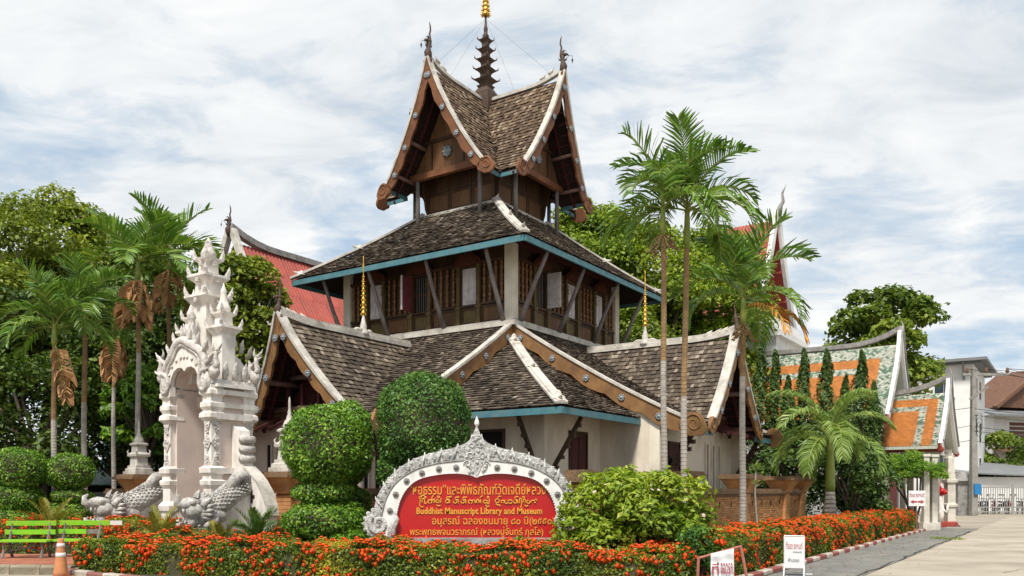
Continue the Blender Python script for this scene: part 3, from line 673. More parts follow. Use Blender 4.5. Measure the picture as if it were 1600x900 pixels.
for nm, mp in (('R', mR), ('L', mL), ('X', mX), ('Y', mY)):
    m = MB(mp); m.box(-.25, -.05, 6.86, S + .25, .26, 7.02); m.box(-.2, -.05, 7.02, S + .2, .18, 7.08); m.obj('base_coping', M_white, up)
    m = MB(mp); m.box(-1.36, 1.36, zmid(1.4) - .19, S + 1.36, 1.42, zmid(1.4) - .01); m.obj('fascia', M_teal, middle_roof)
    if nm in 'XY': continue
    # carved base boards, lattices of turned balusters, windows with hoods
    for (a, b) in ((.28, 1.22), (2.25, 3.32), (4.38, 5.42), (6.45, 7.14)):
        panel(mp, a, b, 7.1, 7.68, -.04, 'base_panel', up, M_wood, M_wood2)
        f = MB(mp); f.box(a, -.06, 7.7, b, .06, 7.78); f.box(a, -.06, 9.06, b, .06, 9.16); f.box(a, -.1, 7.78, b, -.07, 9.06)
        lp = f.obj('lattice_panel', M_wood, up); n = int((b - a) / .22)
        for k in range(n):
            s = a + (k + .5) * (b - a) / n
            link('baluster', BALM, lp, loc=mp(s, -.01, 7.77))
    for k, s in enumerate((1.72, 3.82, 5.92)):
        f = MB(mp); w_ = .33
        f.box(s - w_, -.06, 7.68, s + w_, .07, 7.75); f.box(s - w_, -.06, 8.98, s + w_, .07, 9.05)
        f.box(s - w_, -.1, 7.75, s - w_ + .04, .02, 8.98); f.box(s + w_ - .04, -.1, 7.75, s + w_, .02, 8.98)
        wo = f.obj('window', M_wood, up)
        for sg in (-1, 1):
            q = MB(mp); x = s + sg * .42
            q.frus((x, .02), 7.1, 7.6, .09, .07, mi=0); q.box(x - .1, -.05, 7.6, x + .1, .12, 7.7); q.box(x - .06, -.05, 7.7, x + .06, .08, 9.05)
            for zz_ in (7.78, 8.55, 8.66, 8.8, 9.0): q.box(x - .085, -.05, zz_, x + .085, .105, zz_ + .05)
            q.obj('carved_pillar', M_olive, wo)
        h = MB(mp); pg = [(x, z) for x, z in OG] + [(-x, z) for x, z in OG[::-1][:-1]]
        h.prism(pg, lambda a, b, d, s=s: (s + a * 1.08, d, 9.06 + b * .78), .03, .13); h.prism([(x * .78, z * .75 + .04) for x, z in pg], lambda a, b, d, s=s: (s + a * 1.08, d, 9.06 + b * .78), .13, .16)
        h.obj('window_hood', M_redwood, wo)
        panel(mp, s - w_, s + w_, 7.1, 7.66, -.03, 'base_panel', up, M_wood, M_olive)
        op = (nm == 'L' and k == 1) or (nm == 'R' and k == 0)
        if op:
            q = MB(mp); q.box(s - .29, -.099, 7.75, s + .29, -.09, 8.98); q.obj('opening', M_black, wo)  # black plate on the storey wall stands in for the dark room
            for j in range(5):
                q = MB(mp); q.T = None; x = s - .2 + j * .1; q.tube([mp(x, -.04, 7.76), mp(x, -.04, 8.97)], .014, 5); q.obj('window_bar', M_grey, wo)
            q = MB(mp); q.box(s - .29, -.06, 8.33, s + .29, -.03, 8.39); q.obj('window_rail', M_redwood, wo)
            q = MB(mp)
            if nm == 'L': q.box(s + .3, .09, 7.78, s + .345, .62, 8.96); q.obj('open_shutter', M_shred, wo); q = MB(mp); q.box(s + .29, .62, 7.78, s + .355, .65, 8.96); q.obj('shutter_edge', M_shutter, wo)
            else:
                q.box(s + .3, .09, 7.78, s + .345, .62, 8.96); q.box(s + .275, .15, 7.9, s + .3, .56, 8.84); q.obj('open_shutter', M_shutter, wo)
        else:
            q = MB(mp); q.box(s - .285, -.05, 7.76, s + .285, -.01, 8.97); so = q.obj('shutter', M_shutter, wo)
            q = MB(mp); q.box(s - .2, -.009, 7.86, s - .012, .012, 8.86); q.box(s + .012, -.009, 7.86, s + .2, .012, 8.86); q.obj('shutter_panel', M_shutter, so)
    m = MB(mp); m.box(.1, -.05, 9.55, S - .1, .1, 9.75); m.obj('head_beam', M_maroon, up)
    for s in (.2, 2.62, 5.15, 7.3):
        p0, p1 = Vector(mp(s, .2, 7.04)), Vector(mp(s + rnd(-.05, .05), 1.25, zmid(1.25) - .17))
        md = (p0 + p1) / 2 + Vector((rnd(-.04, .04), rnd(-.04, .04), 0))
        m = MB(); m.tube([p0, p0.lerp(md, .5) , md, md.lerp(p1, .6), p1], [.08, .078, .07, .066, .06], 8); m.obj('leaning_strut', M_grey, up, True)
    m = MB(mp)
    for s in np.arange(-1.1, S + 1.2, .62): o0 = max(0.0, -s + .12, s - S + .12); m.beam([(s, o0, zmid(o0) - .22), (s, 1.33, zmid(1.33) - .18)], .07, .09)
    m.obj('rafter_set', M_maroon, up)
for sx, sy in ((-1, -1), (-1, 1), (1, -1), (1, 1)):                   # hip copings of the middle roof
    q = lambda o: (-o if sx < 0 else S + o, -o if sy < 0 else S + o, zmid(o) + .06)
    pts = [q(o) for o in np.linspace(-2.05, 1.42, 14)]
    m = MB(); m.beam(pts, .3, .06); m.beam([Vector(p) + Vector((0, 0, .055)) for p in pts], .18, .04)
    for t in (.02, .5, .94):
        o = -2.05 + 3.4 * t; c = Vector(q(o)); dd = Vector((sx, sy, -.6)).normalized()
        m.lathe(c, [(.18, 0), (.15, .07), (.08, .12), (.0, .2)], 8); m.tube([c + Vector((0, 0, .06)), c + dd * .2 + Vector((0, 0, .16)), c + dd * .34 + Vector((0, 0, .26))], [.08, .05, .01], 6)
    m.obj('hip_coping', M_white, middle_roof)
# --- lantern storey
lan = empty('lantern_storey', (0, 0, 0), 0, LIB)
m = MB(); m.box(2.16, 2.16, 11.4, 5.24, 5.24, 13.9); m.obj('lantern_wall', M_deck, lan)
for nm, mp in (('R', mR), ('L', mL), ('X', mX), ('Y', mY)):
    m = MB(mp); m.box(1.98, -2.16, 11.78, 5.42, -1.92, 11.9); m.obj('base_coping', M_white, lan)
    for c_ in range(3):
        for r_ in range(2):
            a = 2.16 + c_ * 1.03; panel(mp, a + .01, a + 1.01, 11.95 + r_ * .74, 12.67 + r_ * .74, -2.14, 'wall_panel', lan, M_wood, M_wood2 if r_ == 0 else M_wood, .08)
    for s in (2.14, 5.26):                                             # carved corner bracket boards
        m = MB(mp); sg = -1 if s < 3 else 1
        m.prism([(0, 11.95), (.1, 12.2), (.14, 12.5), (.26, 12.75), (.3, 13.0), (.46, 13.2), (.46, 13.4), (0, 13.4)], lambda a, b, d, s=s, sg=sg: (s + sg * d, -2.1 + a, b), -.03, .03); m.obj('bracket_board', M_wood, lan)
    # pediment
    OP = 2.3 - K0
    m = MB(mp); m.box(K0 - 1.7, OP - .05, 12.98, K0 + 1.7, OP + .13, 13.2); pd = m.obj('pediment_beam', M_barge2, lan)
    for k in range(13):
        a = K0 - 1.56 + k * .24; b = a + .235
        top = lambda s: max(13.25, ztop(abs(s - K0)) - .28)
        if top((a + b) / 2) < 13.35: continue
        y0, y1 = OP - .02, OP + .03 + .01 * (k % 2)
        q = MB(mp); q.hexa([(a, y0, 13.2), (b, y0, 13.2), (b, y1, 13.2), (a, y1, 13.2), (a, y0, top(a)), (b, y0, top(b)), (b, y1, top(b)), (a, y1, top(a))], 0, rnd(.25, .75)); q.obj('plank', M_wood2, pd)
    m = MB(mp); m.box(K0 - 1.1, OP + .03, 14.22, K0 + 1.1, OP + .09, 14.34); m.box(K0 - .75, OP + .03, 13.3, K0 - .68, OP + .08, 14.22); m.box(K0 + .68, OP + .03, 13.3, K0 + .75, OP + .08, 14.22); m.box(K0 - .3, OP + .03, 14.34, K0 - .24, OP + .08, 15.1); m.obj('pediment_rail', M_wood, pd)
    rosette(mp(K0, OP + .06, 13.78), vmap(mp, (0, 1, 0)), pd, 1.9)
    for sg in (-1, 1):
        m = MB(); m.tube([mp(K0 + sg * 1.42, OP + .02, zmid(OP) - .05), mp(K0 + sg * 1.42, OP + .02, 13.0)], [.085, .075], 8); m.obj('round_post', M_grey, lan, True)
        wm = lambda a, b, z, mp=mp, sg=sg: mp(K0 + sg * b, a - K0, z)
        m = MB(wm)
        for h in np.arange(.25, 2.1, .17): m.beam([(2.3, h, ztop(h) - .12), (vt(h) - .06, h, ztop(h) - .12)], .045, .05)
        m.obj('batten_set', M_maroon, top_roof)
        m = MB(wm); m.beam([(2.72, h, ztop(h) - .26) for h in np.linspace(.1, 2.1, 8)], .08, .12, side=(1, 0, 0)); m.obj('rafter', M_maroon, top_roof)
        for hh in (1.05, 1.72):
            m = MB(); m.tube([wm(2.0, hh - .05, ztop(hh) - .25), wm(vt(hh) + .02, hh - .05, ztop(hh) - .25)], .07, 8); m.obj('log_purlin', M_log, top_roof, True)
        m = MB(wm); m.box(2.1, 2.1, 12.47, vt(2) - .06, 2.15, 12.6); m.obj('fascia', M_teal, top_roof)
        lean = lambda h: vt(h) + .18 * max(0, 1 - h / 2.0)
        pts = [wm(lean(h), h, ztop(h) + .03 + .22 * max(0, 1 - h / .55) ** 2) for h in np.linspace(0, 2.12, 24)]
        barge(pts, vmap(mp, (0, 1, 0)), M_barge2, top_roof, .3, .08, 4, .14, wave=6)
        scroll(wm(vt(2.1) + .04, 2.05, ztop(2.12) - .12), vmap(mp, (sg, 0, 0)), vmap(mp, (0, 1, 0)), .3, M_barge2, top_roof)
    ridge([mp(K0, g - K0, 16.42 + .2 * max(0, (g - 1.9) / 1.3) ** 2) for g in np.linspace(.3, 3.3, 12)], top_roof, .16, .11)
    m = MB(mp)
    for k, g in enumerate((2.6, 2.95)): m.tube([(K0, g - K0 - .12, 16.6 + .12 * k), (K0, g - K0, 16.68 + .12 * k), (K0, g - K0 + .1, 16.82 + .12 * k)], [.07, .06, .01], 6)
    m.obj('ridge_ornament', M_white, top_roof, True)
    chofa(mp(K0, 3.43 - K0, 16.72), vmap(mp, (0, 1, 0)), 1.25, top_roof)
for sx, sy in ((-1, -1), (-1, 1), (1, -1), (1, 1)):                   # white valley strips
    m = MB(); m.beam([(K0 + sx * h, K0 + sy * h, ztop(h) + .02) for h in np.linspace(.25, 2.16, 12)], .1, .05); m.obj('valley_strip', M_white, top_roof)
# --- spire
m = MB(); c = (K0, K0)
m.frus(c, 15.9, 16.75, .36, .34); m.frus(c, 16.75, 16.95, .34, .22)
spw = m.obj('spire', M_bronze, LIB)
m = MB(); z = 16.95; sizes = (.3, .27, .24, .21, .18)
m.frus(c, z, z + .1, .2, .26); m.frus(c, z + .1, z + .15, .26, .18); z += .15
for k, a in enumerate(sizes):
    m.frus(c, z, z + .09, a * .55, a * .75); m.frus(c, z + .09, z + .18, a * .8, a * 1.15); m.frus(c, z + .18, z + .23, a * 1.15, a * .7)
    for sx, sy in ((-1, -1), (-1, 1), (1, -1), (1, 1)):
        q = a * (1.05 if sx and sy else 1.05); m.tube([(K0 + sx * q * .9, K0 + sy * q * .9, z + .16), (K0 + sx * q * 1.2, K0 + sy * q * 1.2, z + .22), (K0 + sx * q * 1.25, K0 + sy * q * 1.25, z + .32)], [.035, .026, .004], 5)
    m.frus(c, z + .23, z + .42 - k * .01, a * .52, a * .5); z += .4 - k * .01
m.lathe((K0, K0, z), [(.1, 0), (.07, .1), (.085, .25), (.05, .4), (.035, .65), (.06, .72), (.02, .8)], 10)
m.obj('spire_tiers', M_bronze, spw)
m = MB(); z += .75; prof = []
for k in range(7):
    a = .16 * (1 - k / 8); prof += [(a * .6, z - 19 + k * .17), (a, z - 19 + k * .17 + .03), (a * .85, z - 19 + k * .17 + .1)]
prof += [(.03, z - 19 + 1.25), (.045, z - 19 + 1.4), (.002, z - 19 + 1.75)]
m.lathe((K0, K0, 19), prof, 10)
for k in range(7):
    a = .18 * (1 - k / 8)
    for j in range(8): m.tube([(K0 + a * .8 * math.cos(j * .785), K0 + a * .8 * math.sin(j * .785), z + k * .17), (K0 + a * 1.15 * math.cos(j * .785), K0 + a * 1.15 * math.sin(j * .785), z + k * .17 + .05), (K0 + a * 1.1 * math.cos(j * .785), K0 + a * 1.1 * math.sin(j * .785), z + k * .17 + .12)], [.02, .02, .004], 4)
m.obj('gilt_umbrella', M_gold, spw, True)
m = MB()
for mp in (mR, mL, mX, mY): m.tube([(K0, K0, z - .1), mp(K0, 2.9 - K0, 16.75)], .0035, 3)
m.obj('guy_wire', M_iron, spw)
# ---------------------------------------------------------------- brick enclosure walls
def brick_wall(name, label, mp, o, runs, posts, limit, small=()):
    W = thing(name, label, 'wall', LIBC, TH, None); BR = []
    for (s0, s1) in runs:
        m = MB(mp)
        m.box(s0 - .2, o - .35, 0, s1 + .2, o + .27, .42); m.box(s0 - .12, o - .3, .42, s1 + .12, o + .19, .5); m.box(s0 - .06, o - .25, .5, s1 + .06, o + .12, .58)
        m.obj('plinth', M_brickdark, W)
        m = MB(mp); m.box(s0, o - .22, .58, s1, o - .008, 1.4); m.obj('wall_core', M_brickcore, W)
        m = MB(mp); m.box(s0 - .02, o - .28, 1.4, s1 + .02, o + .06, 1.47); m.box(s0 - .05, o - .32, 1.47, s1 + .05, o + .12, 1.56); m.box(s0 - .03, o - .27, 1.56, s1 + .03, o + .07, 1.63); m.obj('coping', M_brickdark, W)
        bl, bh = .25, .068; nr = int(.82 / bh)
        for r_ in range(nr):
            z = .585 + r_ * bh; s = s0 - (bl / 2 if r_ % 2 else 0)
            while s < s1:
                a, b = max(s, s0), min(s + bl - .012, s1); y1 = o + rnd(.0, .018)
                if b - a > .05:
                    zz_ = z + bh - .013
                    BR.append(([mp(a, o - .06, z), mp(b, o - .06, z), mp(b, y1, z), mp(a, y1, z), mp(a, o - .06, zz_), mp(b, o - .06, zz_), mp(b, y1, zz_), mp(a, y1, zz_)], rnd(.2, .8)))
                s += bl
        for z in (.47, .36, .25):                                      # rough plinth courses
            s = s0 - .2
            while s < s1 + .15:
                y1 = o + .27 + rnd(.005, .03) - (.08 if z > .42 else 0)
                BR.append(([mp(s, o, z), mp(s + .24, o, z), mp(s + .24, y1, z), mp(s, y1, z), mp(s, o, z + .07), mp(s + .24, o, z + .07), mp(s + .24, y1, z + .07), mp(s, y1, z + .07)], rnd(.0, .5)))
                s += .26
    for s in small:
        m = MB(mp); m.box(s - .2, o - .3, .5, s + .2, o + .08, 1.75); po = m.obj('brick_post', M_brick, W)
        m = MB(mp); m.box(s - .3, o - .4, 1.75, s + .3, o + .18, 1.84); m.box(s - .24, o - .34, 1.84, s + .24, o + .12, 2.0); m.obj('post_cap', M_brickdark, po)
    for s in posts:
        m = MB(mp); m.box(s - .27, o - .3, .5, s + .27, o + .1, 1.5)
        pr = [(.27, 1.5), (.3, 1.62), (.34, 1.7), (.4, 1.78), (.44, 1.86), (.5, 1.92)]
        po = m.obj('brick_post', M_brick, W)
        m = MB(mp); m.sqlathe((s, o - .1), pr); m.obj('flared_capital', M_brick, po)
        m = MB(mp); m.box(s - .53, o - .63, 1.92, s + .53, o + .43, 2.0); m.box(s - .5, o - .6, 2.0, s + .5, o + .4, 2.06)
        for k in range(8): m.box(s - .54 + k * .135, o + .3, 1.915, s - .54 + k * .135 + .125, o + .445 + rnd(0, .012), 1.985, 0, rnd(.2, .7))
        m.obj('post_cap', M_brickdark, po)
        for k in range(9):
            z = .6 + k * .1; q = MB(mp); q.box(s - .275 - (.0), o + .06, z, s + .275, o + .105 + rnd(0, .01), z + .085, 0, rnd(.3, .7)); q.obj('brick_course', M_brick, po)
    for s in [s for (a, b) in runs for s in np.arange(a + .9, b - .5, .95)]:
        m = MB(mp); m.box(s - .03, o + .019, 1.1, s + .03, o + .022, 1.26); m.obj('painted_slit', M_black, W)  # black plate on the brick face, its colour standing for shade inside
    pieces(BR, 'brick', M_brick, W, CAML, limit, W, 'brickwork')
    return W
brick_wall('brick_wall', 'long weathered orange brick wall with flared posts below the right wing', mR, 6.8, [(-7.3, 8.6)], (-2.4, 2.4, 6.6, 8.6), 300, (-7.45, -4.9))
brick_wall('brick_wall', 'orange brick wall behind the red sign and the round topiaries', mL, 7.6, [(-6.5, 2.1)], (-2.6, 1.95), 300)
brick_wall('brick_wall', 'short brick wall left of the white gate under a small stupa', mL, 7.6, [(5.75, 10.2)], (8.7,), 120)
def stupa(label, p, h):
    g = thing('small_stupa', label, 'stupa', p, TH, 'small white stupas on the brick posts')
    m = MB(); c = (0, 0); k = h / 1.55
    m.sqlathe(c, [(.42 * k, 0), (.42 * k, .1 * k), (.36 * k, .1 * k + .001), (.36 * k, .18 * k), (.3 * k, .2 * k), (.3 * k, .27 * k)]); m.obj('base', M_white, g)
    m = MB(); m.sqlathe(c, [(.24 * k, .27 * k), (.22 * k, .5 * k), (.3 * k, .54 * k), (.31 * k, .6 * k), (.24 * k, .64 * k), (.2 * k, .66 * k), (.19 * k, .84 * k), (.25 * k, .87 * k), (.25 * k, .91 * k), (.18 * k, .94 * k)])
    for sx in (-1, 1):
        for sy in (-1, 1): m.tube([(sx * .27 * k, sy * .27 * k, .6 * k), (sx * .3 * k, sy * .3 * k, .68 * k), (sx * .26 * k, sy * .26 * k, .74 * k)], [.04 * k, .03 * k, .004], 5)
    m.obj('body', M_white, g)
    m = MB(); m.lathe((0, 0, .92 * k), [(.18 * k, 0), (.2 * k, .06 * k), (.15 * k, .16 * k), (.09 * k, .22 * k), (.09 * k, .26 * k), (.05 * k, .32 * k), (.06 * k, .36 * k), (.035 * k, .42 * k), (.035 * k, .6 * k), (.012 * k, .69 * k)], 12); m.obj('spire', M_white, g, True)
    g.scale = (.8, .8, 1.08); return g
p = bw(-7.5, 8.7); stupa('small white stupa on the brick post left of the white gate', (p.x, p.y, 2.05), 1.5)
p = bw(-7.5, 1.95); stupa('small white stupa right of the white gate, half hidden by the topiary', (p.x, p.y, 2.05), 1.75)
# ---------------------------------------------------------------- white stucco gate
gp = bw(-8.68, 3.7)
GT = thing('ceremonial_gate', 'tall white stucco gate with carved naga arch and tiered spires', 'gate', gp, TH - R(90))
HW, HD = .98, .62
def leafs(m, pts, h, out=(0, -1, 0), mi=0):
    for p, a in pts:                                                   # flame leaf standing at p leaning by a (in the x-z plane)
        p = Vector(p); d = Vector((math.sin(a), 0, math.cos(a))); n = Vector((math.cos(a), 0, -math.sin(a)))
        m.tube([p, p + d * h * .35 + n * .02, p + d * h * .7 - n * .02, p + d * h], [h * .16, h * .22, h * .14, .006], 6, mi, flat=.5)
m = MB(); m.box(-1.2, -.85, 0, 1.2, .85, .45); m.box(-1.1, -.75, .45, 1.1, .75, .55); m.obj('gate_base', M_stucco, GT)
for sg in (-1, 1):
    pr = MB(); x = sg * .78
    pr.box(x - .16, -.5, .55, x + .16, .5, 4.2); pier = pr.obj('pier', M_stuccopink, GT)
    for y in (-.5, .5):
        q = MB(); c = (x + sg * .06, y)
        q.sqlathe(c, [(.24, .55), (.24, .75), (.19, .82), (.19, .98), (.23, 1.05), (.24, 1.18), (.155, 1.3), (.155, 1.62), (.21, 1.72), (.22, 1.82), (.17, 1.86), (.165, 1.95), (.22, 2.02), (.23, 2.14), (.145, 2.2)]); q.obj('lotus_base', M_stucco, pier)
        q = MB(); q.box(c[0] - .135, y - .135, 2.2, c[0] + .135, y + .135, 3.35); q.obj('pilaster', M_stucco, pier)
        q = MB(); q.sqlathe(c, [(.145, 3.3), (.23, 3.4), (.22, 3.5), (.16, 3.56), (.21, 3.66), (.21, 3.76), (.165, 3.8), (.165, 3.92), (.22, 3.98), (.22, 4.08), (.19, 4.12), (.19, 4.22)]); q.obj('capital', M_stucco, pier)
        q = MB()
        for z, hh, ww in ((3.13, .34, .13), (2.78, .46, .15), (2.38, .4, .14)):
            fn = lambda a, b, d, y=y, z=z, cx=c[0]: (cx + a, y + (-1 if y < 0 else 1) * (.135 + d), z + b)
            up_ = z < 2.5; dn = z > 3
            pts = [(-ww if not (up_ or dn) else -ww, 0 if not (up_ or dn) else (-hh / 2 if up_ else hh / 2)), (0, hh / 2 if not dn else hh / 2), (ww, 0 if not (up_ or dn) else (-hh / 2 if up_ else hh / 2)), (0, -hh / 2)]
            if up_: pts = [(-ww, -hh / 2), (ww, -hh / 2), (0, hh / 2)]
            if dn: pts = [(-ww, hh / 2), (0, -hh / 2), (ww, hh / 2)]
            q.prism(pts, fn, 0, .03)
            fs = lambda a, b, d, y=y, z=z, cx=c[0], sg=sg: (cx + sg * (.135 + d), y + a, z + b)
            q.prism(pts, fs, 0, .03)
            for k in range(10):
                q.ball(fn(rnd(-.6, .6) * ww * .7, rnd(-.5, .5) * hh * .6, .03), .03, nu=6, nv=4); q.ball(fs(rnd(-.6, .6) * ww * .7, rnd(-.5, .5) * hh * .6, .03), .03, nu=6, nv=4)
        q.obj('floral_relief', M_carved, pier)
    q = MB(); xs = sg * 1.0                                            # side wall between the pilasters, with its mouldings
    q.box(min(x, sg * .93), -.5, .55, max(x, sg * .93), .5, 4.2); q.obj('side_wall', M_stucco, pier)
    q = MB()
    for z0, z1, e in ((1.05, 1.2, .1), (1.72, 1.84, .09), (2.0, 2.15, .11), (3.36, 3.52, .12), (3.66, 3.78, .09), (3.98, 4.1, .13), (4.16, 4.24, .2)):
        q.box(x, -.5 - e * .4, z0, x + .17 + e, .5 + e * .4, z1) if sg > 0 else q.box(x - .17 - e, -.5 - e * .4, z0, x, .5 + e * .4, z1)
    tag(q.obj('moulding', M_stucco, pier), kind='stuff')
    q = MB(); q.box(x - .26 if sg < 0 else x - .14, -.66, 4.24, x + .14 if sg < 0 else x + .26, .66, 4.36); q.obj('carved_frieze', M_carved, pier)
    # curved wing wall with a brown cross plate standing in for a shaded hole
    q = MB(); pts = [(.95, .05), (2.3, .05), (2.3, .95), (2.25, 1.2), (2.1, 1.5), (1.9, 1.78), (1.65, 2.0), (1.42, 2.15), (1.35, 2.3), (1.35, 2.55), (1.25, 3.1), (.95, 3.25)]
    if sg < 0: pts = [(.95, .05), (2.5, .05), (2.4, .9), (2.2, 1.35), (1.95, 1.75), (1.65, 2.1), (1.3, 2.35), (.95, 2.5)]
    wf = lambda a, b, d, sg=sg: (sg * a, .15 + d, b)
    q.prism(pts, wf, -.16, .16); wg = q.obj('curved_wing_wall', M_stucco, GT)
    q = MB(); edge = pts[2:8] if sg > 0 else pts[1:7]
    q.beam([wf(a, b, 0) for a, b in edge], .36, .045, side=(0, 1, 0)); q.obj('wing_coping', M_white, wg)
    if sg > 0:
        q = MB()
        for z in (2.38, 2.62, 2.86): q.tube([(1.36, .15 - .19, z), (1.36, .15 + .19, z)], .105, 10)
        q.obj('bracket_roll', M_carved, wg, True)
        q = MB(); q.prism([(-.045, -.16), (.045, -.16), (.045, -.045), (.12, -.045), (.12, .045), (.045, .045), (.045, .16), (0, .2), (-.045, .16), (-.045, .045), (-.12, .045), (-.12, -.045), (-.045, -.045)], lambda a, b, d: (1.72 + a, d, 1.42 + b), -.013, -.011); q.obj('painted_cross', M_wood, wg)
# arch head: front and back plates with a cusped opening, outer naga arch and flame leaves
IN = [(-.6, 4.0), (-.6, 4.25), (-.56, 4.45), (-.45, 4.62), (-.28, 4.71), (-.1, 4.69), (0, 4.6), (.1, 4.69), (.28, 4.71), (.45, 4.62), (.56, 4.45), (.6, 4.25), (.6, 4.0)]
OU = [(-.78, 4.0), (-.78, 4.3), (-.68, 4.62), (-.55, 4.88), (-.36, 5.06), (-.16, 5.2), (0, 5.3), (.16, 5.2), (.36, 5.06), (.55, 4.88), (.68, 4.62), (.78, 4.3), (.78, 4.0)]
for y in (-.66, .58):
    m = MB(); m.band(IN, OU, lambda a, b, d, y=y: (a, y + d, b), -.06, .1); ah = m.obj('arch_head', M_stucco, GT)
    m = MB()
    for (a, b), (c_, d_) in zip(IN[1:-1], OU[1:-1]):
        m.lathe(((a + c_) / 2, y - .07, (b + d_) / 2), [(.05, 0), (.035, .02), (.0, .04)], 7, M=Matrix.Rotation(R(90), 3, 'X'))
    m.obj('arch_rosette', M_carved, ah, True)
m = MB(); m.band(IN[1:-1], [(a * 1.02, b + .05) for a, b in IN[1:-1]], lambda a, b, d: (a, d, b), -.6, .6); m.obj('vault', M_stuccopink, GT)
m = MB(); m.box(-.62, .1, 3.75, .62, .4, 4.05); m.obj('lintel_beam', M_stuccopink, GT)
m = MB(); ser = []
for k in range(31):
    t = k / 30; an = math.pi * (1.02 - 1.04 * t); rr = .86 + .05 * math.sin(t * 18)
    ser.append((rr * math.cos(an) * 1.0, -.7, 4.35 + (rr + .12 * math.sin(an)) * math.sin(an) * 1.02))
m.tube(ser, [.07 + .05 * math.sin(math.pi * k / 30) for k in range(31)], 8)
ser2 = [(x * .8, y - .03, 4.4 + (z - 4.35) * .84) for x, y, z in ser]; m.tube(ser2, .05, 6)
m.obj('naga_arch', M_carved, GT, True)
m = MB()
leafs(m, [((x * 1.08, y, z + .02), math.atan2(x, z - 4.2) * .8) for x, y, z in ser[2:-2:3]], .38)
leafs(m, [((x * 1.02, .66, z + .02), math.atan2(x, z - 4.2) * .8) for x, y, z in ser[2:-2:3]], .38)
leafs(m, [((sx * .98, y, 4.36), sx * .2) for sx in (-1, 1) for y in (-.25, .05, .35)], .5)
m.obj('flame_leaf_crest', M_carved, GT, True)
# carved volutes at the arch feet, little birds on the corners
for sg in (-1, 1):
    m = MB()
    for y in (-.74, .68):
        sp = [(sg * (.82 + .22 * (1 - t * .8) * math.cos(1.2 + 8 * t)), y, 4.28 + .3 * (1 - t * .75) * math.sin(1.2 + 8 * t)) for t in np.linspace(0, 1, 24)]
        m.tube(sp, [.075 * (1 - .5 * t) for t in np.linspace(0, 1, 24)], 6)
        m.ball((sg * .82, y + .05, 4.28), .2, .1, .28, 10, 7)
    tag(m.obj('arch_volute', M_carved, GT, True), kind='stuff')
    for y in (-.62, .62):
        m = MB(); b = Vector((sg * 1.08, y, 4.36)); q = lambda x, z: b + Vector((sg * x, 0, z))
        m.ball(q(0, .16), .15, .13, .17, 9, 6); m.tube([q(.02, .2), q(.1, .36), q(.04, .52), q(.07, .66)], [.11, .075, .06, .07], 7)
        m.tube([q(.05, .66), q(.16, .7), q(.25, .78), q(.3, .86)], [.07, .05, .025, .006], 6); m.tube([q(.06, .62), q(.18, .62), q(.26, .66)], [.04, .03, .006], 6)
        m.tube([q(.0, .68), q(-.06, .78), q(-.02, .9)], [.05, .03, .004], 6); m.tube([q(-.1, .2), q(-.22, .34), q(-.2, .52), q(-.26, .62)], [.1, .08, .05, .006], 6)
        m.obj('naga_bird', M_carved, GT, True)
# superstructure
m = MB(); m.box(-.66, -.42, 4.75, .66, .5, 5.0); m.box(-.66, -.42, 4.22, -.61, .5, 4.75); m.box(.61, -.42, 4.22, .66, .5, 4.75); m.box(-.5, -.42, 4.95, .5, .42, 5.25); m.obj('attic', M_stucco, GT)
tw = MB(); tw.box(-.27, -.27, 5.2, .27, .27, 6.35); t0 = tw.obj('central_tower', M_stucco, GT)
m = MB(); m.sqlathe((0, 0), [(.27, 6.35), (.38, 6.5), (.43, 6.56), (.43, 6.62), (.24, 6.64), (.23, 6.95), (.34, 7.05), (.38, 7.1), (.38, 7.16), (.18, 7.18), (.17, 7.48), (.26, 7.55), (.28, 7.6), (.14, 7.64)]); m.obj('tower_tier', M_stucco, t0)
m = MB(); m.lathe((0, 0, 7.6), [(.14, 0), (.19, .06), (.2, .14), (.15, .25), (.11, .33), (.09, .42), (.1, .45), (.05, .5), (.02, .56)], 12); m.obj('tower_bud', M_carved, t0, True)
m = MB()
for z, a in ((6.62, .4), (7.16, .35), (7.6, .25)):
    for sx in (-1, 1):
        for sy in (-1, 1): m.tube([(sx * a * .9, sy * a * .9, z - .04), (sx * a * 1.02, sy * a * 1.02, z + .12), (sx * a * 1.06, sy * a * 1.06, z + .27)], [.075, .055, .004], 5)
    m.box(-.06, -a - .012, z - .2, .06, -a + .1, z - .05); m.box(-a - .012, -.06, z - .2, -a + .1, .06, z - .05); m.box(a - .1, -.06, z - .2, a + .012, .06, z - .05)
tag(m.obj('corner_antefix', M_carved, t0), kind='stuff')
for sg in (-1, 1):
    m = MB(); x = sg * .62; m.box(x - .2, -.2, 4.36, x + .2, .2, 5.55); tt = m.obj('side_turret', M_stucco, GT)
    m = MB(); m.sqlathe((x, 0), [(.2, 5.55), (.28, 5.66), (.33, 5.71), (.33, 5.77), (.16, 5.79), (.15, 6.02), (.22, 6.08), (.23, 6.13), (.13, 6.15)]); m.obj('turret_tier', M_stucco, tt)
    m = MB(); m.lathe((x, 0, 6.12), [(.12, 0), (.17, .06), (.18, .13), (.13, .24), (.09, .36), (.075, .52), (.09, .56), (.04, .66), (.008, .78)], 12); m.obj('turret_bud', M_stucco, tt, True)
    m = MB()
    for z, a in ((5.77, .3), (6.13, .21)):
        for sx in (-1, 1):
            for sy in (-1, 1): m.tube([(x + sx * a * .9, sy * a * .9, z - .04), (x + sx * a * 1.05, sy * a * 1.05, z + .1), (x + sx * a * 1.1, sy * a * 1.1, z + .23)], [.06, .045, .004], 5)
    tag(m.obj('turret_antefix', M_carved, tt), kind='stuff')
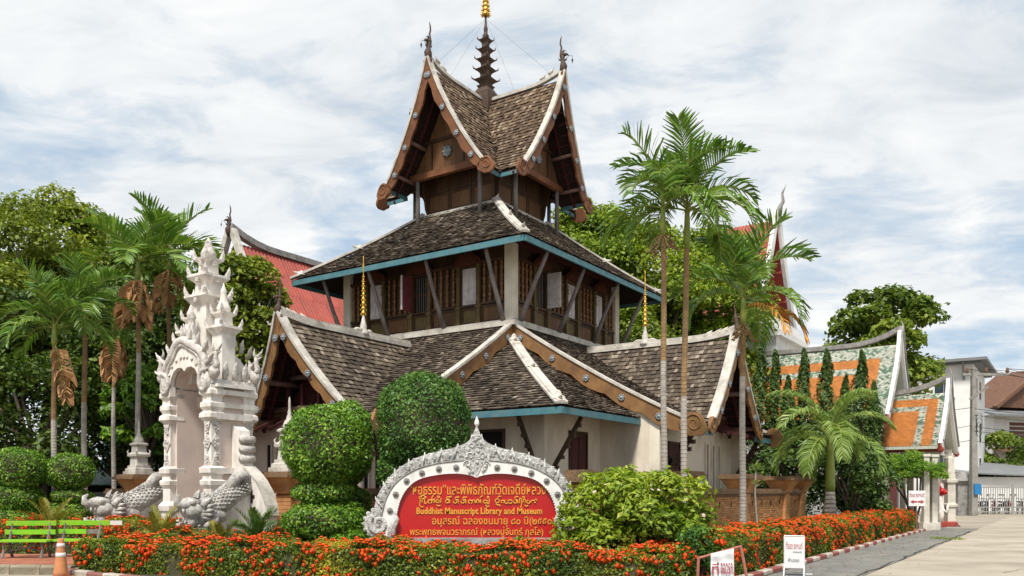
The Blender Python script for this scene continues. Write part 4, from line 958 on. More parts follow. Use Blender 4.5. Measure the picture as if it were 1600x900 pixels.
m = MB(); m.lathe((-.0, -.5, 5.2), [(.2, 0), (.22, .1), (.15, .3), (.1, .5), (.09, .75), (.12, .8), (.05, .95), (.01, 1.1)], 10)      # front bud over the arch
for sg in (-1, 1): m.tube([(sg * .35, -.55, 5.05), (sg * .3, -.6, 5.35), (sg * .12, -.6, 5.6), (sg * .2, -.6, 5.85)], [.1, .09, .07, .01], 7)
m.obj('arch_bud', M_carved, GT, True)
# steps through the gate
for k in range(4):
    m = MB(); m.box(-.95, -.95 - .3 * (k + 1), 0, .95, -.85 - .3 * k, .5 - .12 * k); m.obj('step', M_stucco, GT)
# ---------------------------------------------------------------- makaras on sloping balustrades
def makara(label, a, ln):
    g = thing('makara_balustrade', label, 'sculpture', gp, TH - R(90), 'makara sculptures flanking the gate steps')
    m = MB(); m.prism([(.0, .0), (-ln - .35, 0), (-ln - .35, .62), (-ln + .2, .68), (-ln * .45, 1.05), (-.35, 1.45), (.1, 1.5)], lambda y, z, d: (a + d, y, z), -.14, .14); m.obj('ramp_wall', M_stucco, g)
    m = MB(); m.box(a - .3, -ln - .5, .55, a + .3, -ln + .35, .68); m.obj('head_ledge', M_stone, g)
    k = ln / 1.6; q = lambda y, z, x=0: (a + x, -y * k, z)
    m = MB()                                                           # body, neck and coiled tail in one skin
    path = [q(.02, 1.62), q(.2, 1.6), q(.45, 1.5), q(.7, 1.34), q(.95, 1.18), q(1.15, 1.06), q(1.35, 1.02), q(1.5, 1.02)]
    m.tube(path, [.2, .24, .26, .27, .27, .27, .26, .22], 12, flat=1.0)
    coil = [q(.3 + .26 * (1 - .25 * t) * math.cos(2.6 - 6.6 * t), 1.7 + .24 * (1 - .25 * t) * math.sin(2.6 - 6.6 * t), .14 * math.sin(t * 6)) for t in np.linspace(0, 1, 22)]
    m.tube(coil, [.17 - .09 * t for t in np.linspace(0, 1, 22)], 9)
    m.ball(q(1.05, .96, -.2), .12, .3, .17, 9, 7); m.ball(q(1.05, .96, .2), .12, .3, .17, 9, 7)
    for sx in (-.26, .26): m.tube([q(1.1, .88, sx), q(1.3, .8, sx), q(1.42, .72, sx)], [.1, .07, .06], 7)
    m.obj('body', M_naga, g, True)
    m = MB()
    for i, yy in enumerate(np.arange(.15, 1.4, .075)):
        zz_ = np.interp(yy, [.02, .2, .45, .7, .95, 1.15, 1.5], [1.62, 1.6, 1.5, 1.34, 1.18, 1.06, 1.02]); r_ = .255
        for j in range(11):
            an = R(-10 + j * 20 + (10 if i % 2 else 0)); m.ball(q(yy + .1 * math.sin(an), zz_ + r_ * math.sin(an), r_ * math.cos(an)), .04, .045, .03, 6, 4)
    tag(m.obj('scales', M_naga, g, True), kind='stuff')
    m = MB()
    for an in np.linspace(-.6, 3.74, 15): m.tube([q(1.42, 1.08 + .2 * math.sin(an), .2 * math.cos(an)), q(1.33, 1.1 + .34 * math.sin(an), .33 * math.cos(an)), q(1.22, 1.12 + .4 * math.sin(an), .36 * math.cos(an))], [.06, .055, .008], 6)
    tag(m.obj('mane', M_naga, g, True), kind='stuff')
    m = MB()                                                           # head: crown, snout, open jaws, eyes, teeth
    m.ball(q(1.55, 1.1), .24, .3, .24, 12, 9)
    m.tube([q(1.5, 1.2), q(1.7, 1.27), q(1.88, 1.24), q(1.98, 1.28), q(1.98, 1.42), q(1.9, 1.48)], [.2, .16, .13, .09, .06, .02], 9)
    m.tube([q(1.5, .95), q(1.68, .8), q(1.84, .74), q(1.95, .8), q(1.98, .9)], [.19, .13, .1, .07, .02], 9)
    for sx in (-.14, .14):
        m.ball(q(1.68, 1.3, sx), .08, .08, .08, 8, 6); m.tube([q(1.45, 1.2, sx * 1.6), q(1.35, 1.34, sx * 1.9), q(1.22, 1.42, sx * 2)], [.1, .07, .01], 6)
        for t in (1.72, 1.8, 1.88): m.tube([q(t, 1.15, sx * .7), q(t + .01, 1.03, sx * .7)], [.035, .006], 5); m.tube([q(t, .82, sx * .6), q(t, .94, sx * .6)], [.03, .005], 5)
    m.obj('head', M_naga, g, True)
    m = MB()
    for y, z in ((.15, 1.86), (.35, 1.82), (.5, 1.74), (.62, 1.66), (.74, 1.58), (.86, 1.5), (.98, 1.42), (1.1, 1.36), (1.22, 1.33), (1.35, 1.36), (1.48, 1.4)):
        m.tube([q(y, z), q(y - .05, z + .12), q(y - .1, z + .2)], [.07, .055, .006], 5)
    m.beam([q(.3, 1.82), q(.62, 1.66), q(1.1, 1.35), q(1.4, 1.3)], .1, .08, side=(1, 0, 0)); m.obj('crest', M_naga, g)
    return g
makara('open-mouthed scaly makara right of the gate steps, behind the cycads', 1.55, 1.6)
makara('long scaly makara left of the gate steps, head above the bench', -1.7, 1.9)
# ---------------------------------------------------------------- red museum sign
SY = 16.0; KS = SY / F_ / 4.0917                                       # metres per enlarged sign pixel
SG = thing('museum_sign', 'red arched sign with gold Thai and English lettering in carved white frame', 'sign', (px(745, SY), SY, 0))
SB = pz(840, SY) ; SU = lambda pts: [(x * KS, z * KS) for x, z in pts]
def smooth(pts, n=4):                                                  # Catmull-Rom
    P = [Vector((p[0], p[1])) for p in pts]; out = []
    for i in range(len(P) - 1):
        p0, p1, p2, p3 = P[max(i - 1, 0)], P[i], P[i + 1], P[min(i + 2, len(P) - 1)]
        for k in range(n):
            t = k / n; out.append(tuple(.5 * ((2 * p1) + (p2 - p0) * t + (2 * p0 - 5 * p1 + 4 * p2 - p3) * t * t + (3 * p1 - p0 - 3 * p2 + p3) * t ** 3)))
    out.append(tuple(P[-1])); return out
def resample(pts, n):
    a = np.array(pts); l = np.concatenate([[0], np.cumsum(np.linalg.norm(np.diff(a, axis=0), axis=1))]); q = np.linspace(0, l[-1], n)
    return list(zip(np.interp(q, l, a[:, 0]), np.interp(q, l, a[:, 1])))
inner = smooth(SU([(0, 380), (30, 395), (120, 408), (237, 402), (366, 372), (441, 315), (484, 243), (505, 171), (522, 90), (545, 15), (550, 0)]))
bandp = smooth(SU([(0, 500), (140, 488), (265, 472), (395, 432), (505, 360), (570, 265), (600, 165), (612, 80), (612, 0)]))
outer = smooth(SU([(0, 722), (22, 660), (55, 618), (90, 598), (155, 574), (300, 540), (415, 498), (535, 415), (615, 310), (655, 205), (668, 110), (668, 30)]))
NP = 40; inner = resample(inner, NP); bandr = resample(bandp, NP); outr = resample(outer, NP)
mir = lambda pts: [(-x, z) for x, z in pts[::-1]]
sf = lambda a, b, d: (a, d, SB + b)
full_in = mir(inner) + inner[1:]
m = MB(); m.prism(full_in, sf, .0, .1); m.obj('red_panel', M_red, SG)
m = MB(); m.band(full_in, mir(bandr) + bandr[1:], sf, -.07, .14); m.obj('frame_band', M_frame, SG)
m = MB(); m.band(mir(bandr) + bandr[1:], mir(outr) + outr[1:], sf, .03, .12); m.obj('border_backing', M_stone, SG)
bd = MB(); n = 92
for (x, z) in resample(full_in, n): bd.ball(sf(x, z + .008, -.075), .014, nu=6, nv=4)
bd.obj('bead_edge', M_frame, SG)
bd = MB(); ed = mir(bandr) + bandr[1:]
bd.tube([sf(x, z, -.075) for x, z in ed], .016, 6); bd.obj('band_rim', M_stone, SG, True)
for sg in (-1, 1):                                                     # carved leaf blocks of the border
    nb = 9
    for k in range(nb):
        i0, i1 = 3 + k * 4, 3 + k * 4 + 4
        if i1 > NP - 1: i1 = NP - 1
        A = [(sg * x, z) for x, z in bandr[i0:i1 + 1]]; B_ = [(sg * x, z) for x, z in outr[i0:i1 + 1]]
        mid = lambda P, t: P[min(len(P) - 1, int(t * (len(P) - 1) + .5))]
        q = MB(); q.band([(x * 1.0, z) for x, z in A], [((b[0] * .94 + a[0] * .06), (b[1] * .94 + a[1] * .06)) for a, b in zip(A, B_)], sf, -.05, .1)
        cxa = np.mean([p[0] for p in A]); cza = np.mean([p[1] for p in A]); cxb = np.mean([p[0] for p in B_]); czb = np.mean([p[1] for p in B_])
        q.ball(sf((cxa + cxb) / 2, (cza + czb) / 2, -.05), .085, .04, .11, 8, 6)
        for t in np.linspace(0, 6.2, 7): q.ball(sf((cxa + cxb) / 2 + .075 * math.cos(t), (cza + czb) / 2 + .095 * math.sin(t), -.06), .026, nu=6, nv=4)
        e = A[0]; f = B_[0]; q.tube([sf(*e, -.06), sf((e[0] + f[0]) / 2, (e[1] + f[1]) / 2, -.085), sf(*f, -.03), sf(f[0] * 1.01, f[1] + .05, .02)], [.022, .026, .02, .006], 5)
        q.obj('border_leaf', M_framecarve, SG)
    for t in (.16, .29, .42, .55, .68, .81):                           # star rosettes on the frame band
        i = int(t * (NP - 1)); x = (inner[i][0] + bandr[i][0]) / 2; z = (inner[i][1] + bandr[i][1]) / 2
        q = MB()
        for k in range(8):
            an = k * math.pi / 4; q.ball((.042 * math.cos(an), 0, .042 * math.sin(an)), .02, nu=6, nv=4)
        q.ball((0, -.012, 0), .03, nu=8, nv=6); q.obj('star_rosette', M_stone, SG, loc=sf(sg * x, z, -.085))
    # end volute
    q = MB(); cx, cz = sg * 1.86, .27
    sp = [sf(cx - sg * .18 * (1 - t * .85) * math.cos(2.4 + 9 * t), cz + .2 * (1 - t * .85) * math.sin(2.4 + 9 * t), -.07) for t in np.linspace(0, 1, 30)]
    q.tube(sp, [.06 * (1 - .5 * t) for t in np.linspace(0, 1, 30)], 7)
    q.prism([(cx + sg * .28 * math.cos(a), cz + .27 * math.sin(a)) for a in np.linspace(0, 6.28, 20)[:-1]], sf, -.04, .12)
    for a in np.linspace(-1.2, 1.9, 9): q.ball(sf(cx + sg * .29 * math.cos(a), cz + .28 * math.sin(a), .02), .045, nu=7, nv=5)
    q.tube([sf(sg * 1.62, .02, -.07), sf(sg * 1.6, .2, -.1), sf(sg * 1.52, .35, -.1), sf(sg * 1.56, .5, -.09)], [.09, .08, .06, .02], 7)
    q.obj('end_volute', M_framecarve, SG)
q = MB(); q.prism(SU([(-85, 500), (-40, 470), (0, 380), (40, 470), (85, 500), (70, 560), (45, 590), (30, 640), (0, 718), (-30, 640), (-45, 590), (-70, 560)]), sf, -.085, .1)
for k in range(46):
    t = rnd(0, 1); w_ = (78 if t < .4 else 78 * (1 - (t - .4) / .6)) * KS
    q.ball(sf(rnd(-1, 1) * w_ * .85, (410 + 280 * t) * KS, -.09), rnd(.018, .034), nu=6, nv=4)
for sg in (-1, 1):
    for (x, z, r_) in ((38, 520, 26), (30, 585, 20), (60, 470, 24), (16, 640, 13)):
        q.tube([sf((sg * x + sg * r_ * (1 - t * .8) * math.cos(7 * t)) * KS, (z + r_ * (1 - t * .8) * math.sin(7 * t)) * KS, -.09) for t in np.linspace(0, 1, 14)], .015, 5)
q.obj('centre_ornament', M_framecarve, SG)
q = MB(); q.lathe(sf(0, 712 * KS, .01), [(.03, 0), (.05, .05), (.04, .1), (.01, .17), (.0, .2)], 8); q.obj('tip_bud', M_frame, SG, True)
m = MB(); m.box(-2.03, -.3, SB - .16, 2.1, .3, SB - .0); m.obj('sign_plinth', M_stone, SG)
for k in range(18):
    q = MB(); x = -1.93 + k * .23; q.box(x, -.325, SB - .14, x + .19, -.299, SB - .03, 0, rnd(.3, .7)); q.ball((x + .095, -.32, SB - .085), .03, nu=6, nv=4); q.obj('plinth_panel', M_stone, SG)
m = MB(); m.box(-1.85, -.22, 0, 1.9, .22, SB - .16); m.obj('sign_base', M_brickdark, SG)
def letters(txt, x0, x1, zc, hmax, parent, m_, name='lettering', y=-.005, ex=.012, bold=.0, rot=(R(90), 0, 0), fit='xy'):
    """writing: a text curve turned to mesh, fitted between x0 and x1, centred on zc"""
    cu = bpy.data.curves.new('t', 'FONT'); cu.body = txt; cu.extrude = ex; cu.offset = bold; cu.resolution_u = 2
    o = bpy.data.objects.new('t', cu); COL.objects.link(o); bpy.context.view_layer.update()
    me = bpy.data.meshes.new_from_object(o.evaluated_get(bpy.context.evaluated_depsgraph_get())); bpy.data.objects.remove(o)
    v = np.empty(len(me.vertices) * 3, dtype=np.float32); me.vertices.foreach_get('co', v); v = v.reshape(-1, 3)
    lo, hi = v.min(0), v.max(0); k = (x1 - x0) / (hi[0] - lo[0]); kz = hmax / (hi[1] - lo[1])
    v[:, 0] = x0 + (v[:, 0] - lo[0]) * k; v[:, 1] = (v[:, 1] - (lo[1] + hi[1]) / 2) * kz
    w_ = np.stack([v[:, 0], y - v[:, 2], zc + v[:, 1]], 1); me.vertices.foreach_set('co', np.ascontiguousarray(w_, dtype=np.float32).ravel())
    me.materials.clear(); me.materials.append(m_); me.update(); me.name = name
    return link(name, me, parent)
cx = lambda X: (X - 785) * KS
cz_ = lambda Y: SB + (785 - Y) * KS
letters('“หอธรรม”และพิพิธภัณฑ์วัดเจดีย์หลวง', cx(350), cx(1225), cz_(474), .215, SG, M_letter, bold=.002)
letters('Buddhist Manuscript Library and Museum', cx(400), cx(1203), cz_(620), .165, SG, M_letter, bold=.025)
letters('อนุสรณ์ ฉลองชนมายุ ๘๐ ปี(๒๕๕๐)', cx(500), cx(1282), cz_(682), .21, SG, M_letter, bold=.002)
letters('พระพุทธพจนวราภรณ์ (หลวงปู่จันทร์ กุสโล)', cx(358), cx(1210), cz_(750), .2, SG, M_letter, bold=.002)
# the line in the northern script: traced strokes (enlarged-sign pixels, x from its left end, y up from the baseline)
def arc(cx_, cy_, r_, a0, a1, n=9, ry=None): return [(cx_ + r_ * math.cos(R(a)), cy_ + (ry or r_) * math.sin(R(a))) for a in np.linspace(a0, a1, n)]
ST = [arc(12, 50, 9, 0, 300) + [(12, 40), (8, 10), (6, -8), (18, -22), (34, -20)], [(14, 56), (22, 68), (44, 68)], [(22, 10), (24, 36), (32, 44), (40, 36), (42, 8), (50, 4), (56, 16)], arc(46, 54, 6, 0, 360),
      arc(80, 20, 14, -60, 250) , [(92, 26), (98, 60), (108, 66)], arc(104, 22, 12, 200, -60) + [(112, 34), (116, 46)],
      arc(136, 24, 12, 90, 420) + [(150, 10), (160, 22), (158, 48)], arc(142, 56, 7, 0, 360), [(128, -2), (140, -14), (158, -8)],
      arc(206, 22, 13, 60, 400) + [(222, 30), (222, 6)], [(196, 44), (210, 58), (230, 54), (236, 66)], [(200, 40), (222, 38)],
      arc(262, 20, 12, 150, 480) + [(282, 36), (284, 4)], [(262, 44), (272, 56), (286, 50), (288, 62)],
      arc(316, 20, 12, 150, 480) + [(336, 36), (338, 4)], [(316, 44), (326, 56), (340, 50), (342, 62)],
      arc(372, 18, 14, -60, 250), arc(398, 20, 13, 200, -60) + [(404, 36)], [(416, 8), (418, 36), (430, 34), (432, 8), (444, 36), (446, 6)], [(440, 46), (452, 62), (462, 64)],
      arc(478, 20, 12, 0, 320) + [(492, 32), (494, 6), (506, 4), (508, 40)], [(482, -4), (492, -18), (510, -14)], arc(500, 54, 6, 0, 360),
      arc(566, 26, 15, 0, 360), [(556, 6), (566, -8), (580, -4), (586, -18)], [(566, 48), (580, 62), (594, 58)], arc(606, 20, 11, -60, 240), arc(632, 20, 14, 120, 420), arc(660, 20, 14, 0, 330),
      arc(694, 20, 12, 150, 480) + [(708, 34), (712, 4)], [(690, 46), (704, 60), (720, 54)], [(724, 4), (726, 40), (738, 42), (740, -12), (730, -22)], arc(756, 54, 7, 0, 360), [(752, 8), (754, 36), (766, 38), (768, 8)], [(764, -4), (774, -18), (790, -8)], arc(790, 18, 12, 90, 400), arc(822, 18, 13, 200, -30) + [(844, 14)], [(836, 34), (846, 38), (850, 26)]]
m = MB(); kx = (1168 - 415) / 850
for s_ in ST: m.tube([(cx(415 + x * kx), -.012, cz_(572 - y * .82)) for x, y in smooth(s_, 3)], .0115, 5)
m.obj('northern_script_lettering', M_letter, SG, True)
# ---------------------------------------------------------------- buildings behind
GZ = TH - R(90)                                                        # local x = towards the right-hand gable end, local y = away from the camera
M_rsheet = mat('faded_red_roof_sheet', (0.4, 0.085, 0.06), (0.29, 0.06, 0.045), 1.5, 0.6, 0.1, 20, 0.3, (0.28, 0.09, 0.07), 0.4, 0.8)
M_redsoff = mat('red_painted_timber', (0.33, 0.05, 0.035), (0.25, 0.04, 0.03), 2, 0.6, 0.1, 20, 0.15)
M_bwhite = mat('white_building_paint', (0.8, 0.79, 0.77), (0.74, 0.73, 0.71), 0.6, 0.85, 0.05, 20, 0.1, (0.4, 0.38, 0.35), 0.35, 0.4)
M_glass = mat('window_glass', (0.05, 0.07, 0.08), (0.03, 0.04, 0.05), 2, 0.1, spec=0.6, var=0.1)
M_groof = mat('grey_sheet_roof', (0.2, 0.205, 0.21), (0.15, 0.155, 0.16), 1.5, 0.6, 0.1, 20, 0.15)
M_tgreen = mat('green_glazed_tile', (0.08, 0.17, 0.11), (0.16, 0.24, 0.17), 8, 0.35, var=0.5)
M_twhite = mat('pale_glazed_tile', (0.5, 0.5, 0.42), (0.42, 0.43, 0.36), 8, 0.4, var=0.4)
M_torange = mat('orange_glazed_tile', (0.56, 0.22, 0.06), (0.45, 0.16, 0.04), 8, 0.4, var=0.4)
M_oldwood = mat('louvred_brown_timber', (0.17, 0.085, 0.05), (0.11, 0.055, 0.035), 3, 0.7, 0.2, 20, 0.2)
M_pole = mat('grey_concrete_pole', (0.3, 0.29, 0.26), (0.22, 0.21, 0.19), 3, 0.9, 0.3, 20, 0.1, (0.12, 0.11, 0.1), 0.5, 2)
M_ppost = mat('painted_pillar', (0.62, 0.58, 0.5), (0.52, 0.48, 0.41), 3, 0.8, 0.15, 20, 0.1, (0.3, 0.27, 0.22), 0.4, 3)
M_fence = mat('pale_grey_fence_paint', (0.34, 0.33, 0.31), (0.25, 0.245, 0.23), 5, 0.6, 0.1, 20, 0.2)
# --- red sheet-roofed hall behind the left wing
H1 = thing('red_roofed_hall', 'large hall with faded red sheet roof behind the white gate', 'hall', (px(365, 42), 42, 0), TH)
# local x along the ridge (away right), local y to the left; the visible slope faces -y
z1, z2, hw = 13.9, 7.2, 4.6; zr = lambda t: z1 - (z1 - z2) * cc(t, .12)
m = MB(); nb = 8
for i in range(nb):
    a, b = i / nb, (i + 1) / nb
    for sg in (-1, 1): m.hexa([(0, sg * a * hw, zr(a) - .12), (22, sg * a * hw, zr(a) - .12), (22, sg * b * hw, zr(b) - .12), (0, sg * b * hw, zr(b) - .12), (0, sg * a * hw, zr(a)), (22, sg * a * hw, zr(a)), (22, sg * b * hw, zr(b)), (0, sg * b * hw, zr(b))])
rf = m.obj('roof', M_redsoff, H1)
SHE = MB(); ncor = 8; wd, lnn = .92, 1.45
for k in range(ncor):
    x0, x1 = k * wd / ncor, (k + 1) * wd / ncor; za = .05 if k % 2 else .0; zb = .05 - za
    SHE.add([(x0, 0, za), (x1, 0, zb), (x1, -lnn, zb), (x0, -lnn, za), (x0, 0, za - .03), (x1, 0, zb - .03), (x1, -lnn, zb - .03), (x0, -lnn, za - .03)], [(0, 3, 2, 1), (3, 7, 6, 2), (4, 5, 6, 7)], 0, .5)
SHM = SHE.mesh('roof_sheet', M_rsheet)
slope = math.hypot(hw, z1 - z2); nr = 6
for r_ in range(nr):
    t = r_ / nr; t2 = (r_ + 1) / nr; y, z = -t * hw, zr(t) + .07; dy, dz = -(t2 - t) * hw, zr(t2) - zr(t)
    an = math.atan2(dz, dy) - math.pi if dy < 0 else 0
    for c_ in range(19): link('roof_sheet', SHM, rf, loc=(c_ * .93 + (.2 if r_ % 2 else 0) + .1, y, z + rnd(0, .02)), rot=(math.atan2(-dz, -dy), 0, 0))
m = MB(); m.beam([(x, 0, z1 + .05 + .5 * max(0, (2.5 - x) / 2.5) ** 2) for x in np.linspace(-.3, 22, 30)], .4, .3); m.obj('ridge', M_stone, H1)
m = MB()
for sg in (-1, 1): m.beam([(-.15, sg * t * hw, zr(t) + .08 + .5 * max(0, 1 - t * 3) ** 2) for t in np.linspace(0, 1, 12)], .3, .3, side=(1, 0, 0))
m.obj('verge', M_white, H1)
m = MB(); m.prism([(-hw + .5, 0), (hw - .5, 0), (hw - .5, z2 - .1), (0, z1 - .8), (-hw + .5, z2 - .1)], lambda a, b, d: (d, a, b), .9, 21); m.obj('hall_wall', M_bwhite, H1)
chofa((-.3, 0, z1 + .5), (-1, 0, 0), 1.4, H1)
# --- tall temple hall with red gable on the right
H2 = thing('temple_hall', 'tall temple hall with red gable soffit and white verge behind palms', 'temple', (px(1213, 50), 50, 0), GZ)
z1b, hwb, z2b = 17.6, 4.8, 10.0; zr2 = lambda t: z1b - (z1b - z2b) * cc(t, .25)
m = MB()
for i in range(8):
    a, b = i / 8, (i + 1) / 8
    for sg in (-1, 1): m.hexa([(-6, sg * a * hwb, zr2(a) - .15), (0, sg * a * hwb, zr2(a) - .15), (0, sg * b * hwb, zr2(b) - .15), (-6, sg * b * hwb, zr2(b) - .15), (-6, sg * a * hwb, zr2(a)), (0, sg * a * hwb, zr2(a)), (0, sg * b * hwb, zr2(b)), (-6, sg * b * hwb, zr2(b))])
rf = m.obj('roof', M_redsoff, H2)
for r_ in range(7):
    t, t2 = r_ / 7, (r_ + 1) / 7; dy, dz = -(t2 - t) * hwb, zr2(t2) - zr2(t)
    for c_ in range(6): link('roof_sheet', SHM, rf, loc=(-6 + c_ * .92, -t * hwb, zr2(t) + .06), rot=(math.atan2(-dz, -dy), 0, 0))
m = MB()
for sg in (-1, 1): m.beam([(0.05, sg * t * hwb, zr2(t) - .2 + .7 * max(0, 1 - t * 4) ** 2) for t in np.linspace(0, 1, 14)], .22, .5, side=(1, 0, 0))
m.obj('verge', M_bwhite, H2)
m = MB(); m.prism([(-3.9, 0), (3.9, 0), (3.9, 10.6), (2.6, 12.9), (1.2, 15.6), (0, 17.0), (-1.2, 15.6), (-2.6, 12.9), (-3.9, 10.6)], lambda a, b, d: (d, a, b), -5.8, -1.7); m.obj('hall_wall', M_bwhite, H2)
m = MB()
for k in range(9):
    t = .08 + k * .1; 
    for sg in (-1, 1): m.beam([(-1.7, sg * t * hwb, zr2(t) - .3), (-.05, sg * t * hwb, zr2(t) - .3)], .1, .14)
m.obj('purlin_set', M_redsoff, H2)
m = MB(); m.tube([(.1, 0, 17.9), (.15, 0, 18.3), (.4, 0, 18.7), (.35, 0, 19.2), (.6, 0, 19.7)], [.2, .14, .1, .07, .01], 7); m.obj('gable_finial', M_stone, H2, True)
m = MB(); m.box(-4, -8.5, 0, 2.5, -3.9, 9.2); m.box(-4.3, -8.8, 9.2, 2.8, -3.6, 9.5); m.box(-4.15, -8.65, 9.5, 2.65, -3.75, 9.75); m.box(-3.9, -8.4, 9.75, 2.4, -4.0, 10.2); m.obj('porch_block', M_bwhite, H2)
# --- shrine with patterned glazed tile roofs
SHR = thing('tiled_shrine', 'shrine with stepped green white and orange glazed tile roofs', 'shrine', (17.1, 37, 0), GZ)
def glazed(x0, x1, zt, zb, h, bands, nm):
    zf = lambda t: zt - (zt - zb) * cc(t, .16)
    m = MB()
    for i in range(8):
        a, b = i / 8, (i + 1) / 8
        for sg in (-1, 1): m.hexa([(x0, sg * a * h, zf(a) - .1), (x1, sg * a * h, zf(a) - .1), (x1, sg * b * h, zf(b) - .1), (x0, sg * b * h, zf(b) - .1), (x0, sg * a * h, zf(a)), (x1, sg * a * h, zf(a)), (x1, sg * b * h, zf(b)), (x0, sg * b * h, zf(b))])
    rf = m.obj('roof', M_twhite, SHR)
    L_ = math.hypot(h, zt - zb); dx, dt = .135, .075 / L_; V = []; Fq = []; mi = []; val = []; r_ = 0; t = .02
    while t < 1.0 - dt:
        x = x0 + (.5 * dx if r_ % 2 else 0)
        while x < x1 - dx * .5:
            ed = min(x1 - x, t * L_); kx = ed
            k = 2
            for lim, mm_ in bands:
                if ed < lim: k = mm_; break
            if k < 0: k = 0 if random.random() < .38 else 1
            b = len(V)
            for sx, tt, l_ in ((0, t - dt * .9, .015), (dx * .52, t + dt * .1, .03), (0, t + dt * 1.25, .055), (-dx * .52, t + dt * .1, .03)):
                V.append((x + dx * .5 + sx, -max(0, tt) * h - l_ * .7, zf(max(0, tt)) + l_ * .7))
            Fq.append((b, b + 3, b + 2, b + 1)); mi.append(k); val.append(rnd(.2, .8)); x += dx
        t += dt; r_ += 1
    me = np_mesh('glazed_tiles', np.array(V), np.array(Fq), val, [M_tgreen, M_twhite, M_torange], mi)
    tag(link('glazed_tiles', me, rf), kind='stuff')
    m = MB(); m.beam([(x, 0, zt + .02 + .55 * max(0, (x - x1 + 2.2) / 2.2) ** 2) for x in np.linspace(x0, x1 + .1, 20)], .28, .2); m.obj('ridge', M_stone, SHR)
    for sg in (-1, 1):
        m = MB(); pts = [(x1 + .05, sg * t * h, zf(t) - .1 + .55 * max(0, 1 - t * 3.5) ** 2) for t in np.linspace(0, 1.02, 14)]
        m.beam(pts, .14, .34, side=(1, 0, 0)); m.obj('verge_board', M_bwhite, SHR)
        m = MB(); m.beam([Vector(p) + Vector((.02, 0, .33)) for p in pts], .24, .08, side=(1, 0, 0)); m.obj('verge_cap', M_stone, SHR)
        m = MB(); p = pts[-1]; m.tube([p, (p[0], p[1] + sg * .25, p[2] + .02), (p[0], p[1] + sg * .4, p[2] + .25)], [.14, .1, .02], 6); m.obj('verge_hook', M_redsoff, SHR)
    m = MB(); m.prism([(-h + .25, zb - .15), (0, zt - .45), (h - .25, zb - .15)], lambda a, b, d: (d, a, b), x1 - .5, x1 - .35); m.obj('gable_wall', M_bwhite, SHR)
    m = MB(); m.tube([(x1 + .1, 0, zt + .5), (x1 + .14, 0, zt + .8), (x1 + .08, 0, zt + 1.1)], [.09, .05, .01], 6); m.obj('gable_finial', M_stone, SHR)
    return rf
glazed(-10.5, 0, 8.0, 4.6, 3.0, [(.72, -1), (1.25, 2), (1.6, -1)], 'a')
glazed(-.4, 1.9, 5.75, 3.35, 2.6, [(.36, -1), (.8, 2), (1.05, -1)], 'b')
m = MB(); m.box(-10.3, -2.4, 0, -.4, 2.4, 4.7); m.obj('shrine_wall', M_bwhite, SHR)
m = MB(); m.box(-10.3, -2.75, 4.35, .0, -2.55, 4.6); m.box(-.4, -2.4, 3.15, 1.9, -2.2, 3.4); m.obj('eave_beam', M_redsoff, SHR)
for x in (-.2, .75, 1.7):
    for y in (-2.1, 2.1):
        m = MB(); m.box(x - .12, y - .12, 0, x + .12, y + .12, 3.4); m.box(x - .18, y - .18, 0, x + .18, y + .18, .4); m.box(x - .22, y - .22, 3.0, x + .22, y + .22, 3.15); m.obj('column', M_ppost, SHR)
m = MB(); m.box(-.35, -1.4, .5, -.33, 1.4, 3.0); m.obj('red_door', M_redsoff, SHR)
# --- far right: apartment block, house, shed
AP = thing('apartment_block', 'white four storey block with small windows behind the utility pole', 'building', (px(1521, 60), 60, 0), TH)
m = MB(); m.box(0, 0, 0, 9, 10, 10.6); m.obj('wall', M_bwhite, AP)
m = MB(); m.box(-.9, -.9, 10.75, 9.5, 10.5, 10.95); m.box(-.5, -.5, 10.6, 9.2, 10.2, 10.75); m.obj('roof_slab', M_groof, AP)
for z in (2.6, 5.2, 8.4):
    for y in (1.3, 4.4, 7.4):
        f = MB(); f.box(-.06, y - .08, z - .08, 0, y + 1.28, z); f.box(-.06, y - .08, z + 1.5, 0, y + 1.28, z + 1.6); f.box(-.06, y - .08, z, 0, y, z + 1.5); f.box(-.06, y + 1.2, z, 0, y + 1.28, z + 1.5); f.box(-.22, y - .15, z - .16, -.02, y + 1.35, z - .08)
        fo = f.obj('window', M_bwhite, AP)
        for k in range(2):
            q = MB(); q.box(-.03, y + k * .61, z, -.01, y + k * .61 + .58, z + 1.5); q.obj('pane', M_glass, fo)
    for x in (1.5, 4.5): 
        f = MB(); f.box(x, -.05, z, x + 1.2, 0, z + .06); f.box(x, -.05, z + 1.4, x + 1.2, 0, z + 1.46); fo = f.obj('window', M_bwhite, AP)
        q = MB(); q.box(x, -.02, z + .06, x + 1.2, -.005, z + 1.4); q.obj('pane', M_glass, fo)
m = MB(); m.beam([(-.05, .6, 9.5), (-.85, .6, 10.7)], .14, .14); m.obj('eave_strut', M_groof, AP)
HS = thing('gabled_house', 'house with brown timber gable and grey roof at the right edge', 'house', (px(1560, 78), 78, 0), R(20))
m = MB(); m.box(-.6, 0, 0, 12, 8, 8.6); m.obj('wall', M_bwhite, HS)
m = MB(); m.hexa([(-2, -1.4, 8.3), (13, -1.4, 8.3), (13, 4, 9.7), (-2, 4, 9.7), (-2, -1.4, 8.5), (13, -1.4, 8.5), (13, 4, 9.9), (-2, 4, 9.9)]); m.obj('lower_roof', M_groof, HS)
m = MB(); m.prism([(1.0, 9.4), (13, 9.4), (7, 13.4)], lambda a, b, d: (a, d, b), .8, 6); m.obj('gable', M_oldwood, HS)
for sg in (-1, 1):
    m = MB(); m.beam([(7, .6, 13.5), (7 + sg * 6.6, .6, 9.2)], .5, .3, side=(0, 1, 0)); m.obj('bargeboard', M_oldwood, HS)
